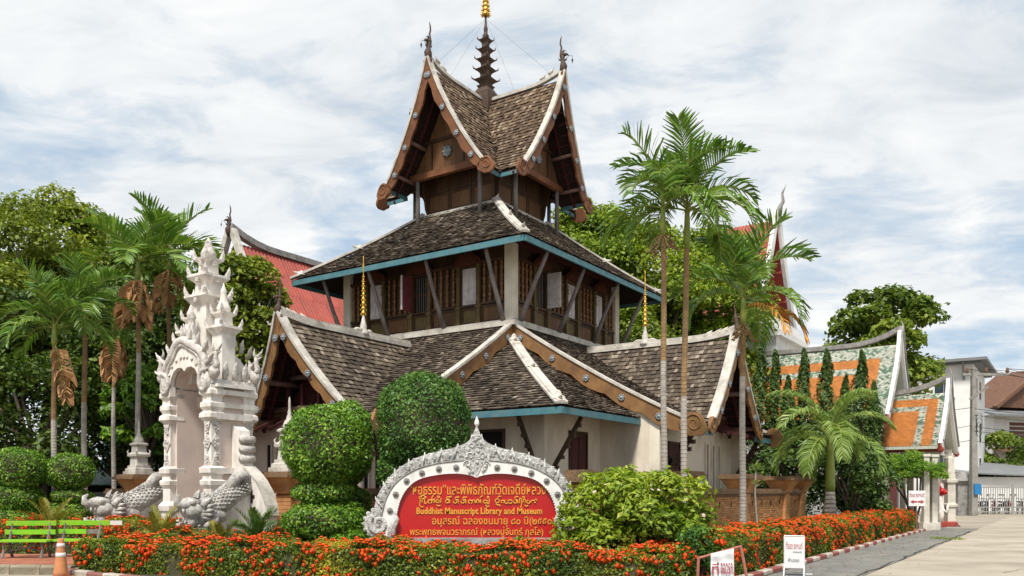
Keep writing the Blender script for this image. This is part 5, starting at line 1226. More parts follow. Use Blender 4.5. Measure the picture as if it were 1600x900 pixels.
for k in range(12):
    m = MB(); m.box(1.4, -.06, 3.2 + k * .4, 4.6, -.01, 3.2 + k * .4 + .3); m.obj('louvre', M_oldwood, HS)
m = MB(); m.hexa([(-1, -1.6, 5.0), (9, -1.6, 5.0), (9, .0, 5.4), (-1, 0, 5.4), (-1, -1.6, 5.1), (9, -1.6, 5.1), (9, 0, 5.5), (-1, 0, 5.5)]); m.obj('awning', M_oldwood, HS)
SHD = thing('low_shed', 'low pale shed with sloping grey sheet roof behind the fence gate', 'shed', (px(1540, 60), 60, 0), R(8))
m = MB(); m.box(-2, 0, 0, 12, 6, 2.5); m.obj('wall', M_bwhite, SHD)
m = MB(); m.hexa([(-2.6, -.5, 2.75), (13, -.5, 2.2), (13, 6.5, 3.6), (-2.6, 6.5, 3.9), (-2.6, -.5, 2.85), (13, -.5, 2.3), (13, 6.5, 3.7), (-2.6, 6.5, 4.0)]); m.obj('roof', M_groof, SHD)
# --- green-roofed booth far left behind the topiaries
BO = thing('roadside_booth', 'dark open booth with green corrugated roof behind the left topiaries', 'booth', (px(110, 34), 34, 0), R(-6))
M_green = mat('green_sheet_roof', (0.03, 0.16, 0.11), (0.025, 0.12, 0.085), 2, 0.5, var=0.2)
m = MB(); m.box(-5.5, 0, 0, 3.6, 4, .1); m.box(-5.5, 3.7, 0, 3.6, 4, 2.2); m.obj('booth_body', M_black, BO)  # floor and back wall coloured near-black for the unlit inside
m = MB()
for k in range(46): m.hexa([(-5.8 + k * .21, -.7, 1.75 + (.03 if k % 2 else 0)), (-5.8 + k * .21 + .2, -.7, 1.75 + (0 if k % 2 else .03)), (-5.8 + k * .21 + .2, 4, 2.9), (-5.8 + k * .21, 4, 2.9), (-5.8 + k * .21, -.7, 1.8), (-5.8 + k * .21 + .2, -.7, 1.8), (-5.8 + k * .21 + .2, 4, 2.95), (-5.8 + k * .21, 4, 2.95)])
m.obj('booth_roof', M_green, BO)
for x in (-5.3, -2.4, .5, 3.4):
    m = MB(); m.box(x - .12, -.1, 0, x + .12, .12, 1.8); m.obj('post', M_bwhite, BO)
m = MB(); m.box(1.0, -.05, .1, 3.2, 0.0, 1.5); m.obj('grey_board', M_groof, BO)
# ---------------------------------------------------------------- vegetation
G_fresh = leafmat('fresh_green_leaf', [(0, (0.04, 0.09, 0.006)), (.35, (0.13, 0.225, 0.012)), (.7, (0.25, 0.36, 0.022)), (1, (0.42, 0.48, 0.06))], .55, .38)
G_top = leafmat('topiary_leaf', [(0, (0.02, 0.065, 0.006)), (.35, (0.075, 0.19, 0.012)), (.7, (0.16, 0.33, 0.025)), (1, (0.32, 0.48, 0.06))], .5)
G_top2 = leafmat('dark_topiary_leaf', [(0, (0.012, 0.045, 0.009)), (.35, (0.04, 0.12, 0.016)), (.7, (0.09, 0.22, 0.03)), (1, (0.22, 0.36, 0.07))], .5)
G_dark = leafmat('dark_canopy_leaf', [(0, (0.025, 0.06, 0.008)), (.35, (0.08, 0.145, 0.014)), (.7, (0.17, 0.25, 0.024)), (1, (0.32, 0.38, 0.05))], .55, .38)
G_yel = leafmat('yellowish_canopy_leaf', [(0, (0.04, 0.07, 0.008)), (.35, (0.125, 0.185, 0.015)), (.7, (0.23, 0.3, 0.027)), (1, (0.4, 0.43, 0.06))], .55, .38)
G_deep = leafmat('shade_darkened_leaf', [(0, (0.012, 0.035, 0.006)), (.4, (0.035, 0.08, 0.01)), (.75, (0.085, 0.15, 0.018)), (1, (0.2, 0.26, 0.04))], .55, .3)  # greens darkened to put the shadow low in the left trees into colour
G_palm = leafmat('palm_leaflet', [(0, (0.02, 0.075, 0.012)), (.4, (0.07, 0.17, 0.02)), (.75, (0.14, 0.28, 0.035)), (.93, (0.26, 0.4, 0.07)), (1, (0.4, 0.38, 0.08))], .42, .32)
G_king = leafmat('pale_palm_leaflet', [(0, (0.06, 0.13, 0.016)), (.5, (0.17, 0.28, 0.04)), (1, (0.38, 0.46, 0.14))], .42, .32)
G_dead = mat('dead_frond', (0.46, 0.26, 0.12), (0.3, 0.15, 0.06), 5, .85, var=.3)
G_oran = mat('orange_dying_frond', (0.55, 0.22, 0.03), (0.4, 0.2, 0.03), 5, .7, var=.3)
G_cyc = leafmat('cycad_leaf', [(0, (0.012, 0.045, 0.015)), (.5, (0.04, 0.11, 0.02)), (1, (0.13, 0.21, 0.03))], .35, .15)
G_cycy = leafmat('yellowing_cycad_leaf', [(0, (0.08, 0.1, 0.015)), (.5, (0.2, 0.2, 0.025)), (1, (0.38, 0.3, 0.04))], .4, .2)
G_ix = leafmat('ixora_leaf', [(0, (0.02, 0.06, 0.01)), (.35, (0.075, 0.15, 0.016)), (.65, (0.22, 0.27, 0.025)), (1, (0.55, 0.48, 0.04))], .45, .3)
G_jun = leafmat('juniper_leaf', [(0, (0.016, 0.045, 0.01)), (.5, (0.055, 0.12, 0.02)), (1, (0.16, 0.24, 0.045))], .6, .2)
M_flow = mat('red_orange_ixora_flower', (0.74, 0.05, 0.015), (0.85, 0.16, 0.015), 3.5, .55, var=.3, transl=.2)
M_wflow = mat('white_pink_flower', (0.78, 0.68, 0.66), (0.6, 0.3, 0.32), 20, .6, var=.2)
M_bark = mat('grey_brown_bark', (0.13, 0.1, 0.075), (0.07, 0.055, 0.04), 6, .95, .8, 15, .1, stretch=(1, 1, .3))
M_ptrunk = mat('ringed_palm_trunk', (0.42, 0.38, 0.33), (0.26, 0.23, 0.2), 8, .9, .5, 20, .25)
M_ptrunk2 = mat('brown_ringed_palm_trunk', (0.3, 0.19, 0.09), (0.19, 0.12, 0.06), 8, .9, .5, 20, .25)
M_shaft = mat('yellow_green_crownshaft', (0.26, 0.27, 0.05), (0.13, 0.2, 0.04), 3, .45, var=.1)
def leaves(P, Nn, size, asp=.5, jit=.5, fold=.25):
    """one kite per leaf: P positions, Nn facing; returns V, F"""
    n = len(P); Nn = Nn + rng.normal(0, jit, (n, 3)); Nn /= np.linalg.norm(Nn, axis=1)[:, None] + 1e-9
    A = rng.normal(0, 1, (n, 3)); A -= Nn * (A * Nn).sum(1)[:, None]; A /= np.linalg.norm(A, axis=1)[:, None] + 1e-9
    B = np.cross(Nn, A); s = (size * rng.uniform(.65, 1.35, n))[:, None] if np.isscalar(size) else size[:, None]
    V = np.empty((n, 4, 3)); V[:, 0] = P - A * s * .5; V[:, 2] = P + A * s * .5 - Nn * s * fold * .5
    V[:, 1] = P + B * s * asp * .5 + Nn * s * fold * .3; V[:, 3] = P - B * s * asp * .5 + Nn * s * fold * .3
    return V.reshape(-1, 3), np.arange(n * 4).reshape(n, 4)
def sph(n):
    a = rng.normal(0, 1, (n, 3)); return a / np.linalg.norm(a, axis=1)[:, None]
def foliage(name, P, Nn, size, m_, parent, asp=.5, jit=.5, val=None, stuff=True, loc=None):
    V, F = leaves(P, Nn, size, asp, jit)
    val = np.clip(rng.beta(2.2, 2.2, len(P)) if val is None else val, 0, 1)
    o = link(name, np_mesh(name, V, F, val, m_), parent, loc=loc)
    return tag(o, kind='stuff') if stuff else o
def clumps(cs, rs, per, flat=.75):
    P = []; Nn = []; T = []
    for c, r, tone in zip(cs, rs, rng.normal(0, .12, len(cs))):
        d = sph(per); d[:, 2] = np.where(d[:, 2] < -.35, -d[:, 2], d[:, 2]); rr = r * rng.uniform(.55, 1.05, per) ** .6
        bump = 1 + .25 * np.sin(d[:, 0] * 7 + c[0]) * np.cos(d[:, 1] * 6 + c[1])
        P.append(np.array(c) + d * (rr * bump)[:, None] * np.array([1, 1, flat])); Nn.append(d * .7 + np.array([0, 0, .6])); T.append(np.full(per, tone) + rng.beta(2.3, 2.3, per))
    return np.concatenate(P), np.concatenate(Nn), np.concatenate(T)
def limb(m, a, b, r0, r1, n=5, wob=.12):
    a, b = Vector(a), Vector(b); L_ = (b - a).length; pts = []
    for i in range(n + 1):
        t = i / n; p = a.lerp(b, t) + Vector((rnd(-1, 1), rnd(-1, 1), rnd(-.5, .5))) * wob * L_ * .35 * math.sin(math.pi * t); p.z += .12 * L_ * math.sin(math.pi * t) * .5; pts.append(p)
    m.tube(pts, [r0 + (r1 - r0) * i / n for i in range(n + 1)], 7); return pts
def tree(name, label, x, d, top, rx, base=None, nc=34, per=480, leaf=.2, m_=None, ctr=None, ry=None, low=.35, group='trees behind the temple grounds', cl=.32, asp=.55):
    """x: picture column, d: depth, top: crown top (m), rx: crown half width (m), low: crown bottom as a fraction of height"""
    g = thing(name, label, 'tree', (px(x, d), d, 0), rnd(0, 6), group); ry = ry or rx
    z0 = top * low; zc = (top + z0) / 2; rz = (top - z0) / 2; cs, rs = [], []
    for k in range(nc):
        v = sph(1)[0]; r_ = rng.uniform(.45, 1.0) ** .5; c = np.array([v[0] * rx * r_ * .85, v[1] * ry * r_ * .85, zc + v[2] * rz * r_ * .88])
        cs.append(c); rs.append(rng.uniform(.6, 1.15) * cl * min(rx, rz) * 1.15)
    P, Nn, T = clumps(cs, rs, per); foliage('crown', P, Nn, leaf, m_ or G_dark, g, asp, .6, T)
    m = MB(); tr = max(.14, top * .022); m.tube([(0, 0, -.1), (rnd(-.1, .1), rnd(-.1, .1), z0 * .5), (rnd(-.2, .2), rnd(-.2, .2), z0 + .2 * rz)], [tr * 1.25, tr, tr * .8], 9); tp = Vector((0, 0, z0 + .15 * rz))
    for c in cs[::max(1, nc // 12)]: limb(m, tp + Vector((0, 0, rnd(-.4, .3) * rz * .4)), c, tr * .5, .03)
    m.obj('trunk', M_bark, g, True); return g
# --- background trees, left mass to right
tree('rain_tree', 'yellow-green tree at the far left edge with ragged crown', -15, 33, 13.8, 3.6, nc=40, m_=G_yel, low=.25)
tree('rain_tree', 'yellow-green tree rising highest over the left palms', 78, 37, 14.9, 3.2, nc=40, m_=G_yel, low=.45)
tree('rain_tree', 'broad dark tree filling the gap behind the leftmost palms', 60, 31, 8.6, 4.2, nc=50, per=480, m_=G_deep, low=.15)
tree('rain_tree', 'tree with round crown behind the two tallest left palms', 185, 38, 13.6, 3.9, nc=50, m_=G_dark, low=.35)
tree('rain_tree', 'dark tree between the left palms and the gate', 205, 33, 10.2, 3.4, nc=50, m_=G_deep, low=.12)
tree('leafy_tree', 'bright green broad-leaved tree directly left of the white gate', 232, 29.0, 6.2, 1.5, nc=22, per=170, leaf=.34, m_=G_top, low=.42, asp=.4)
tree('rain_tree', 'green tree between the gate spires and the red roof', 371, 30, 10.3, 1.75, nc=54, per=320, leaf=.2, m_=G_yel, low=.42)
tree('rain_tree', 'green tree hiding the left end of the red roof', 345, 34.5, 12.0, 1.7, nc=46, per=420, m_=G_dark, low=.3)
tree('rain_tree', 'dark tree low behind the white gate and stupa', 290, 34, 9.5, 3.0, nc=40, m_=G_deep, low=.12)
tree('banyan_tree', 'bright bushy tree right behind the library tower', 915, 42, 16.6, 3.4, nc=70, per=520, leaf=.21, m_=G_fresh, low=.3)
tree('banyan_tree', 'dense bright green tree behind the right palms', 1015, 40, 15.0, 3.7, nc=80, per=520, leaf=.21, m_=G_fresh, low=.25)
tree('banyan_tree', 'bright green tree directly left of the temple hall', 1112, 41, 15.0, 3.0, nc=80, per=520, leaf=.21, m_=G_fresh, low=.2)
tree('banyan_tree', 'dark tree low behind the right wing ridge', 1000, 37, 8.6, 4.0, nc=50, per=320, m_=G_dark, low=.15)
tree('teak_tree', 'open leafy tree behind the tiled shrine', 1378, 50, 13.8, 3.9, nc=64, per=260, leaf=.33, m_=G_dark, low=.42, cl=.25, asp=.65)
tree('rain_tree', 'dark shrubby tree under the shrine roof beside the right wing', 1215, 33, 4.4, 2.4, nc=30, per=260, leaf=.18, m_=G_jun, low=.08)
tree('rain_tree', 'dark rounded tree under the king palm fronds', 1330, 31.5, 3.6, 1.7, nc=26, per=260, leaf=.16, m_=G_jun, low=.06)
tree('rain_tree', 'green tree behind the fence gate at the right edge', 1580, 68, 6.4, 3.4, nc=36, per=260, leaf=.3, m_=G_dark, low=.2)
tree('rain_tree', 'dark low tree behind the shed roof', 1640, 72, 6.0, 4.0, nc=30, per=220, leaf=.32, m_=G_dark, low=.2)
# fern-leaved canopy tree by the shrine entrance
g = thing('canopy_tree', 'feathery flat-topped bright green tree at the shrine entrance', 'tree', (px(1425, 33.5), 33.5, 0))
cs = []
while len(cs) < 60:
    a_, b_ = rnd(-1, 1), rnd(-1, 1)
    if a_ * a_ + b_ * b_ < 1: cs.append(np.array([a_ * 1.1, b_ * .9, 2.05 + rnd(.0, 1.05) * math.sqrt(1 - a_ * a_ - b_ * b_ * .8 if a_ * a_ + b_ * b_ * .8 < 1 else 0)]))
P, Nn, T = clumps(cs, [rnd(.28, .42) for _ in cs], 420, .6); foliage('crown', P, Nn, .095, G_top, g, .3, .6, T + .12)
m = MB()
for k in range(5): limb(m, (rnd(-.15, .15), rnd(-.1, .1), 0), cs[k * 11], .05, .025)
m.obj('trunk', M_bark, g, True)
# --- topiaries
def topiary(label, x, d, parts, m_, leaf=.06, dens=1.0, cat='topiary'):
    """parts: list of (dx, zc, rx, rz) in metres, stacked clipped forms"""
    g = thing('topiary', label, cat, (px(x, d), d, 0), 0, 'clipped topiaries')
    for (dx, zc, rx, rz, flat) in parts:
        n = int(5200 * dens * rx * rz / .5); dv = sph(n)
        e = 1 + .04 * np.sin(dv[:, 0] * 5 + x) * np.cos(dv[:, 2] * 6) + .03 * np.sin(dv[:, 1] * 9 + x) * np.sin(dv[:, 0] * 11) + np.where(rng.random(n) < .05, rng.uniform(.02, .1, n), 0)
        zz_ = np.sign(dv[:, 2]) * np.abs(dv[:, 2]) ** flat
        P = np.stack([dv[:, 0] * rx, dv[:, 1] * rx, zz_ * rz], 1) * (e * rng.uniform(.9, 1.03, n))[:, None] + np.array([dx, 0, zc])
        o = foliage('clipped_head', P, dv * .8 + np.array([0, 0, .3]), leaf, m_, g, .5, .6, np.clip(rng.beta(2.2, 2.2, n) + .25 * np.sin(dv[:, 0] * 6 + dv[:, 2] * 4 + x) * np.sin(dv[:, 1] * 5) + np.where(rng.random(n) < .04, .4, 0), 0, 1))
        q = MB(); q.ball((dx, 0, zc), rx * .86, rx * .86, rz * .86, 14, 9); q.obj('inner_twigs', M_bark, o, True)
    m = MB(); zt = max(p[1] for p in parts); m.tube([(parts[0][0] * .3, 0, 0), (parts[0][0], 0, zt)], [.07, .05], 7); m.obj('stem', M_bark, g)
    return g
d_ = 17.6
topiary('large round topiary with two tiers below, left of the red sign', 508, d_, [(0, 2.52, .86, .86, .8), (-.05, 1.55, .62, .28, .9), (-.02, .95, .84, .42, .9), (.45, .75, .5, .6, .9)], G_top, .075, 1.5)
topiary('round topiary peeking out behind the large one', 540, 19.0, [(0, 2.65, .62, .95, .8), (0, 1.3, .6, .4, .9)], G_top, .075, 1.3)
topiary('tall dark green domed topiary rising behind the red sign', 662, 17.9, [(0, 3.0, .97, 1.05, .75), (-.5, 2.0, .5, .45, .9), (.0, 1.4, .8, .6, .9)], G_top2, .075, 1.5)
topiary('broad rounded topiary at the left edge', 28, 23, [(0, 2.15, .72, .6, .85), (-.1, 1.35, .75, .42, .9), (-.2, .8, .9, .4, .9)], G_top, .075, 1.2)
topiary('smaller mushroom topiary second from the left edge', 110, 23.5, [(0, 2.1, .61, .52, .8), (.05, 1.42, .55, .2, .9), (0, .95, .62, .4, .9)], G_top, .07, 1.2)
def bush(name, label, x, d, w_, h_, m_, leaf, n, zc=None, asp=.5, cat='shrub', group=None):
    g = thing(name, label, cat, (px(x, d), d, 0), 0, group); cs = []
    for k in range(26):
        a, r_ = k * 2.4, math.sqrt((k + .5) / 26); cs.append(np.array([math.cos(a) * r_ * w_ * .8, math.sin(a) * r_ * w_ * .7, (.86 if k % 2 else .5) * rnd(.92, 1.05) * h_ * (1 - .5 * r_ ** 3)]))
    P, Nn, T = clumps(cs, [rnd(.25, .38) * min(w_, h_) for _ in cs], n // 26, .9); foliage('foliage', P, Nn, leaf, m_, g, asp, .5, T + .08)
    m = MB()
    for c in cs[::3]: limb(m, (rnd(-.1, .1), rnd(-.1, .1), 0), c, .035, .012)
    m.obj('stems', M_bark, g, True); return g, cs
bush('low_shrub', 'low bright clipped shrub under the mushroom topiary', 90, 21.8, 1.0, .95, G_fresh, .07, 5200, group='low shrubs by the left benches')
bush('low_shrub', 'low green shrub at the left edge behind the bench hedge', 15, 22.3, .9, .85, G_top, .07, 4200, group='low shrubs by the left benches')
bush('low_shrub', 'low green shrub at the foot of the large topiary', 545, 17.0, .62, .72, G_top, .07, 3600)
# flowering bush at the sign's right end
g, cs = bush('flowering_bush', 'leafy light green bush with pale flowers right of the sign', 994, 15.3, 1.42, 1.92, G_fresh, .125, 15000, asp=.5)
fm = MB()
for k in range(5):
    a = k * 1.257; fm.ball((.032 * math.cos(a), .032 * math.sin(a), .012), .024, .024, .01, 6, 4)
fm.ball((0, 0, .02), .016, nu=6, nv=4); FM = fm.mesh('flower', M_wflow)
for k in range(34):
    a = rnd(3.3, 6.1); e = rnd(.0, 1.3); p = Vector((math.cos(a) * math.cos(e) * 1.3, math.sin(a) * math.cos(e) * 1.15, .75 + math.sin(e) * 1.12))
    link('flower', FM, g, loc=p, rot=(rnd(.3, 1.4), 0, rnd(-1, 1)), scale=rnd(.45, .85))
bush('fern_shrub', 'dark ferny shrub at the hedge corner beside the torn banner', 1085, 13.9, .36, 1.05, G_top2, .085, 3000, asp=.28)
# --- ixora hedges
FL = MB()
for k in range(16):
    v = Vector(sph(1)[0]); v.z = abs(v.z); p = v * rnd(.028, .045); p.z *= .6
    a = v.orthogonal().normalized(); b = v.cross(a); s_ = .016
    FL.add([p + a * s_, p + b * s_, p - a * s_, p - b * s_], [(0, 1, 2, 3)], 0, rnd(.15, .85))
    FL.add([p * .9 + (a + b) * s_ * .75, p * .9 + (b - a) * s_ * .75, p * .9 - (a + b) * s_ * .75, p * .9 + (a - b) * s_ * .75], [(0, 1, 2, 3)], 0, rnd(.15, .85))
FLM = FL.mesh('flower_head', M_flow, fix=False); flv = np.array(FL.v); flf = np.array(FL.f)
def hedge(name, label, p0, p1, depth, h, nl, nf, redness, parts=300, yel=None):
    """clipped ixora hedge: front foot from p0 to p1, `depth` thick towards the back"""
    p0, p1 = Vector(p0), Vector(p1); d = (p1 - p0); L_ = d.length; d.normalize(); nb = Vector((-d.y, d.x, 0))
    if nb.y < 0: nb = -nb
    g = thing(name, label, 'hedge', p0, math.atan2(d.y, d.x), 'ixora hedges round the temple garden')
    sgn = 1 if nb.dot(Vector((-d.y, d.x, 0))) > 0 else -1
    def surf(n):
        u_ = rng.uniform(0, L_, n); k = rng.uniform(0, 1, n); tot = h + depth + .5; P = np.zeros((n, 3)); Nn = np.zeros((n, 3))
        s_ = k * tot; fr = s_ < h; tp = (s_ >= h) & (s_ < h + depth); en = s_ >= h + depth
        P[:, 0] = u_
        P[fr, 1] = 0; P[fr, 2] = s_[fr]; Nn[fr, 1] = -1
        P[tp, 1] = s_[tp] - h; P[tp, 2] = h; Nn[tp, 2] = 1
        ne = en.sum(); P[en, 0] = np.where(rng.random(ne) < .5, 0, L_); P[en, 1] = rng.uniform(0, depth, ne); P[en, 2] = rng.uniform(0, h, ne); Nn[en, 0] = np.where(P[en, 0] > 0, 1, -1)
        # rounded shoulder and an uneven, bumpy face
        w_ = .05 * np.sin(P[:, 0] * 2.3) + .04 * np.sin(P[:, 0] * 5.1 + P[:, 2] * 4) + .03 * np.sin(P[:, 0] * 11 + P[:, 1] * 7)
        sh = np.clip((P[:, 2] - h + .14) / .14, 0, 1) * np.clip((.14 - P[:, 1]) / .14, 0, 1)
        P[:, 2] -= sh * .05; P[:, 1] += sh * .05
        P += Nn * (w_ + rng.normal(0, .03, n) - .02)[:, None]; P[:, 1] *= 1; return P, Nn
    P, Nn = surf(nl); tone = rng.beta(2, 2.6, nl) * .8
    patch = np.array([mnoise.noise(Vector((p[0] * .9, p[1], p[2] * 1.2 + L_))) for p in P]); tone += np.clip(patch, -.2, .6) * .5
    if yel is not None: tone += np.clip(1 - np.abs(P[:, 0] - yel) / .55, 0, 1) * .5
    P[:, 1] *= sgn; Nn[:, 1] *= sgn
    foliage('leaves', P, Nn, .062, G_ix, g, .5, .6, tone)
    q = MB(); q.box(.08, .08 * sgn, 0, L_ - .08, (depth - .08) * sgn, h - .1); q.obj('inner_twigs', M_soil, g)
    P, Nn = surf(nf * 3); keep = []
    for k, p in enumerate(P):
        pr = redness(p) * max(.06, .55 + 1.9 * mnoise.noise(Vector((p[0] * 1.7, p[1] * 1.7, p[2] * 2.4 + 5))) + .5 * mnoise.noise(Vector((p[0] * 6, p[1] * 6, p[2] * 6))))
        if random.random() < pr: keep.append(k)
    keep = keep[:nf]; P, Nn = P[keep], Nn[keep]; P = P + Nn * .025; P[:, 1] *= sgn; Nn[:, 1] *= sgn
    w0 = np.array([p0.x, p0.y, 0]); dist = np.linalg.norm(P - np.array([(cam.location - p0).dot(d), (cam.location - p0).dot(Vector((-d.y, d.x, 0))), 1.6]), axis=1)
    vis = (Nn[:, 1] * sgn < .5); order = np.argsort(dist + 100 * (~vis)); VV, FF, CV = [], [], []; nb_ = 0; fc = np.array(FL.c)
    for r_, k in enumerate(order):
        nrm = Vector(Nn[k]) + Vector((0, 0, .45)); qd = nrm.to_track_quat('Z', 'Y'); s_ = rnd(.55, 1.25)
        if r_ < parts: link('flower_head', FLM, g, loc=P[k], rot=qd.to_euler(), scale=s_)
        else:
            Rm = np.array(qd.to_matrix()); VV.append(flv @ Rm.T * s_ + P[k]); FF.append(flf + nb_); nb_ += len(flv); CV.append(np.clip(fc + rnd(-.2, .2), 0, 1))
    if VV: tag(link('flower_heads', np_mesh('flower_heads', np.concatenate(VV), np.concatenate(FF), np.concatenate(CV), M_flow), g), kind='stuff')
    return g
dens = lambda p: .85 if p[2] > .56 else .5 if p[2] > .42 else .3
hedge('ixora_hedge', 'long clipped ixora hedge with orange-red flowers in front of the red sign', HA + Vector((.1, .08, 0)), HB + Vector((-.35, .18, 0)), 1.5, .6, 66000, 3700, lambda p: dens(p) * (1.7 if p[0] < 3 else 1.35), 300, yel=5.2)
hedge('ixora_hedge', 'ixora hedge full of orange flowers along the right-hand driveway kerb', KB + UD * (-5.0) + VD * .16, KB + UD * 16.2 + VD * .16, 1.25, .76, 60000, 4200, lambda p: dens(p) * 1.9, 300)
hedge('ixora_hedge', 'ixora hedge behind the green benches on the left', (-15.5, 21.6, 0), (-8.2, 20.1, 0), 1.2, .82, 20000, 1100, lambda p: dens(p) * 1.8, 200)
hedge('ixora_hedge', 'low ixora planting at the foot of the gate steps', (-8.4, 18.5, 0), (-4.4, 17.6, 0), .9, .66, 9000, 380, lambda p: dens(p) * 1.6, 100)
# --- palms
def frond(L_, droop, nl, ll, lw, m_, up=.5, vee=.5, hang=.3, tw=.25, curve=1.0, stalk=.12):
    """feather frond along +x from the origin: rachis plus leaflets; one mesh"""
    m = MB(); ra = []; a = up; p = Vector((0, 0, 0)); n = 16
    for i in range(n + 1):
        ra.append(p.copy()); t = i / n; an = a - droop * t ** 1.3 * curve; p = p + Vector((math.cos(an), 0, math.sin(an))) * L_ / n
    m.tube(ra, [.022 * L_ * (1 - .85 * i / n) * .55 + .003 for i in range(n + 1)], 5, 1, .6)
    for k in range(nl):
        t = stalk + (1 - stalk) * (k + .5) / nl; f = t * n; i = min(n - 1, int(f)); b = ra[i].lerp(ra[i + 1], f - i); tg = (ra[i + 1] - ra[i]).normalized()
        nrm = Vector((0, 1, 0)).cross(tg) * -1
        l = ll * (math.sin(math.pi * (.12 + .8 * t)) ** .7) * rnd(.88, 1.1)
        for sg in (-1, 1):
            fw = .45 + .45 * t; dr = (Vector((0, sg, 0)) * (1 - .3 * t) + tg * fw + nrm * vee * rnd(.6, 1.3)).normalized()
            e1 = b + dr * l * .5; d2 = (dr - Vector((0, 0, hang * rnd(.6, 1.4)))).normalized(); e2 = e1 + d2 * l * .5
            wv = dr.cross(nrm).normalized() * lw * .5 + nrm * rnd(-tw, tw) * lw
            v = min(1, max(0, rnd(.1, .9)))
            m.add([b - wv * .5, b + wv * .5, e1 + wv, e1 - wv, e2 + wv * .25, e2 - wv * .25], [(0, 1, 2, 3), (3, 2, 4, 5)], 0, v)
    return m.mesh('frond', [m_, M_shaft], fix=False)
AR = [frond(1.75, d_, 30, .6, .045, G_palm, up_, .5, h_ + .15, .7) for d_, up_, h_ in ((1.0, 1.4, .15), (1.5, 1.15, .3), (1.9, .85, .5), (2.0, .35, .7))]
ARB = [frond(1.7, d_, 19, .6, .075, G_palm, up_, .3, h_, .4) for d_, up_, h_ in ((.9, 1.25, .1), (1.4, .9, .2), (1.7, .5, .3))]
DEAD = [frond(1.7, .5, 16, .55, .07, G_dead, -1.05, .4, 1.9, 1.2), frond(1.5, .35, 13, .6, .08, G_dead, -1.3, .5, 2.2, 1.3)]
ORF = frond(1.75, 1.6, 18, .5, .05, G_oran, .1, .2, 1.0, .6)
KING = [frond(2.5, d_, 52, .66, .04, G_king, up_, .4, 1.0, .5) for d_, up_ in ((1.5, 1.15), (2.0, .85), (2.2, .5), (2.0, .2))]
def palm(label, x, d, zc, trunk_r, fr, nf, sc_=1.0, dead=(), brown=None, shaft=.75, lean=0, seed=0, extra=(), fruit=False, group='slender areca palms'):
    """zc: height where the fronds leave the trunk; the white-ringed trunk turns brown/green upwards"""
    random.seed(seed + 100); g = thing('areca_palm', label, 'palm', (px(x, d), d, 0), 0, group)
    zt = zc - shaft; bz = brown if brown is not None else zt * .62; seg = .085
    for (a, b, m_, nm) in ((0, bz, M_ptrunk, 'trunk'), (bz, zt, M_ptrunk2, 'upper_trunk')):
        m = MB(); z = a; pts, rs = [], []
        while z < b - .01:
            for zz_, k in ((z, 1.06), (z + seg * .8, .97)):
                pts.append((lean * (zz_ / zc) ** 2 + .012 * math.sin(zz_ * 1.3), .01 * math.cos(zz_), min(zz_, b))); rs.append(trunk_r * (1.08 - .3 * zz_ / zc) * k * (1.25 if zz_ < .15 else 1))
            z += seg
        for i in range(len(pts) - 1): m.tube(pts[i:i + 2], rs[i:i + 2], 9, 0, .75 if i % 2 else rnd(.3, .55), cap=False)
        m.obj(nm, m_, g)
    m = MB(); m.tube([(lean * .9, 0, zt - .02), (lean * .95, 0, zt + shaft * .3), (lean, 0, zt + shaft * .8), (lean, 0, zc + .1)], [trunk_r * .85, trunk_r * 1.05, trunk_r * .8, trunk_r * .5], 9); m.obj('crownshaft', M_shaft, g, True)
    for k in range(nf):
        u_ = k / max(1, nf - 1); i = min(len(fr) - 1, int(u_ * len(fr))); az = k * 2.4 + seed + rnd(-.2, .2)
        link('frond', fr[i], g, loc=(lean, 0, zc + .05 - .12 * u_), rot=(rnd(-.12, .12), rnd(-.1, .1), az), scale=sc_ * rnd(.88, 1.1))
    for k, az in enumerate(dead): link('dead_frond', DEAD[k % 2], g, loc=(lean, 0, zc - .45), rot=(rnd(-.1, .1), 0, az), scale=rnd(.85, 1.1))
    for (me, az, s_) in extra: link('dying_frond', me, g, loc=(lean, 0, zc - .3), rot=(0, 0, az), scale=s_)
    if fruit:
        m = MB()
        for k in range(9):
            a = k * .7; e = Vector((math.cos(a) * rnd(.2, .35), math.sin(a) * rnd(.2, .35), -rnd(.1, .4))); m.tube([(lean, 0, zt), Vector((lean, 0, zt)) + e * .6 + Vector((0, 0, .08)), Vector((lean, 0, zt)) + e], [.02, .014, .008], 5)
            for j in range(5): m.ball(Vector((lean, 0, zt)) + e * rnd(.6, 1.05) + Vector((rnd(-.05, .05), rnd(-.05, .05), rnd(-.08, .02))), .03, nu=6, nv=4)
        m.obj('fruit_cluster', M_ptrunk2, g, True)
    return g
palm('slender palm in front of the right eave, nearest the sign, with fruit cluster', 1038, 17.6, pz(322, 17.6), .066, AR, 9, .92, (), None, .6, -.03, 1, fruit=True)
palm('tallest slender palm with full round crown, second of the right three', 1068, 18.0, pz(325, 18), .07, AR, 13, 1.02, (), 3.6, .85, .08, 2)
palm('slender palm with one orange dying frond beside the temple hall', 1160, 20, pz(462, 20), .075, AR, 10, 1.12, (), 4.3, .7, .02, 3, [(ORF, -.45, 1.05), (ORF, -.95, .9)], True)
palm('leftmost slender palm with brown hanging frond', 85, 24, pz(510, 24), .08, AR, 11, 1.05, (-.6, .5), 3.6, .55, 0, 4)
palm('slender palm second from the left with white-ringed trunk', 132, 25, pz(485, 25), .08, AR, 11, 1.05, (), 4.2, .75, 0, 5)
palm('small palm with brown skirt between the left palms', 178, 28, pz(500, 28), .075, AR, 7, .8, (1.5, 3.2, 5, .2), 5, .5, 0, 6)
palm('tall broad-leaved palm with hanging dead fronds left of the gate', 216, 27, pz(408, 27), .085, ARB, 11, 1.2, (4.2, 5.6, 4.9, .3, 2.9), 6, .6, 0, 7)
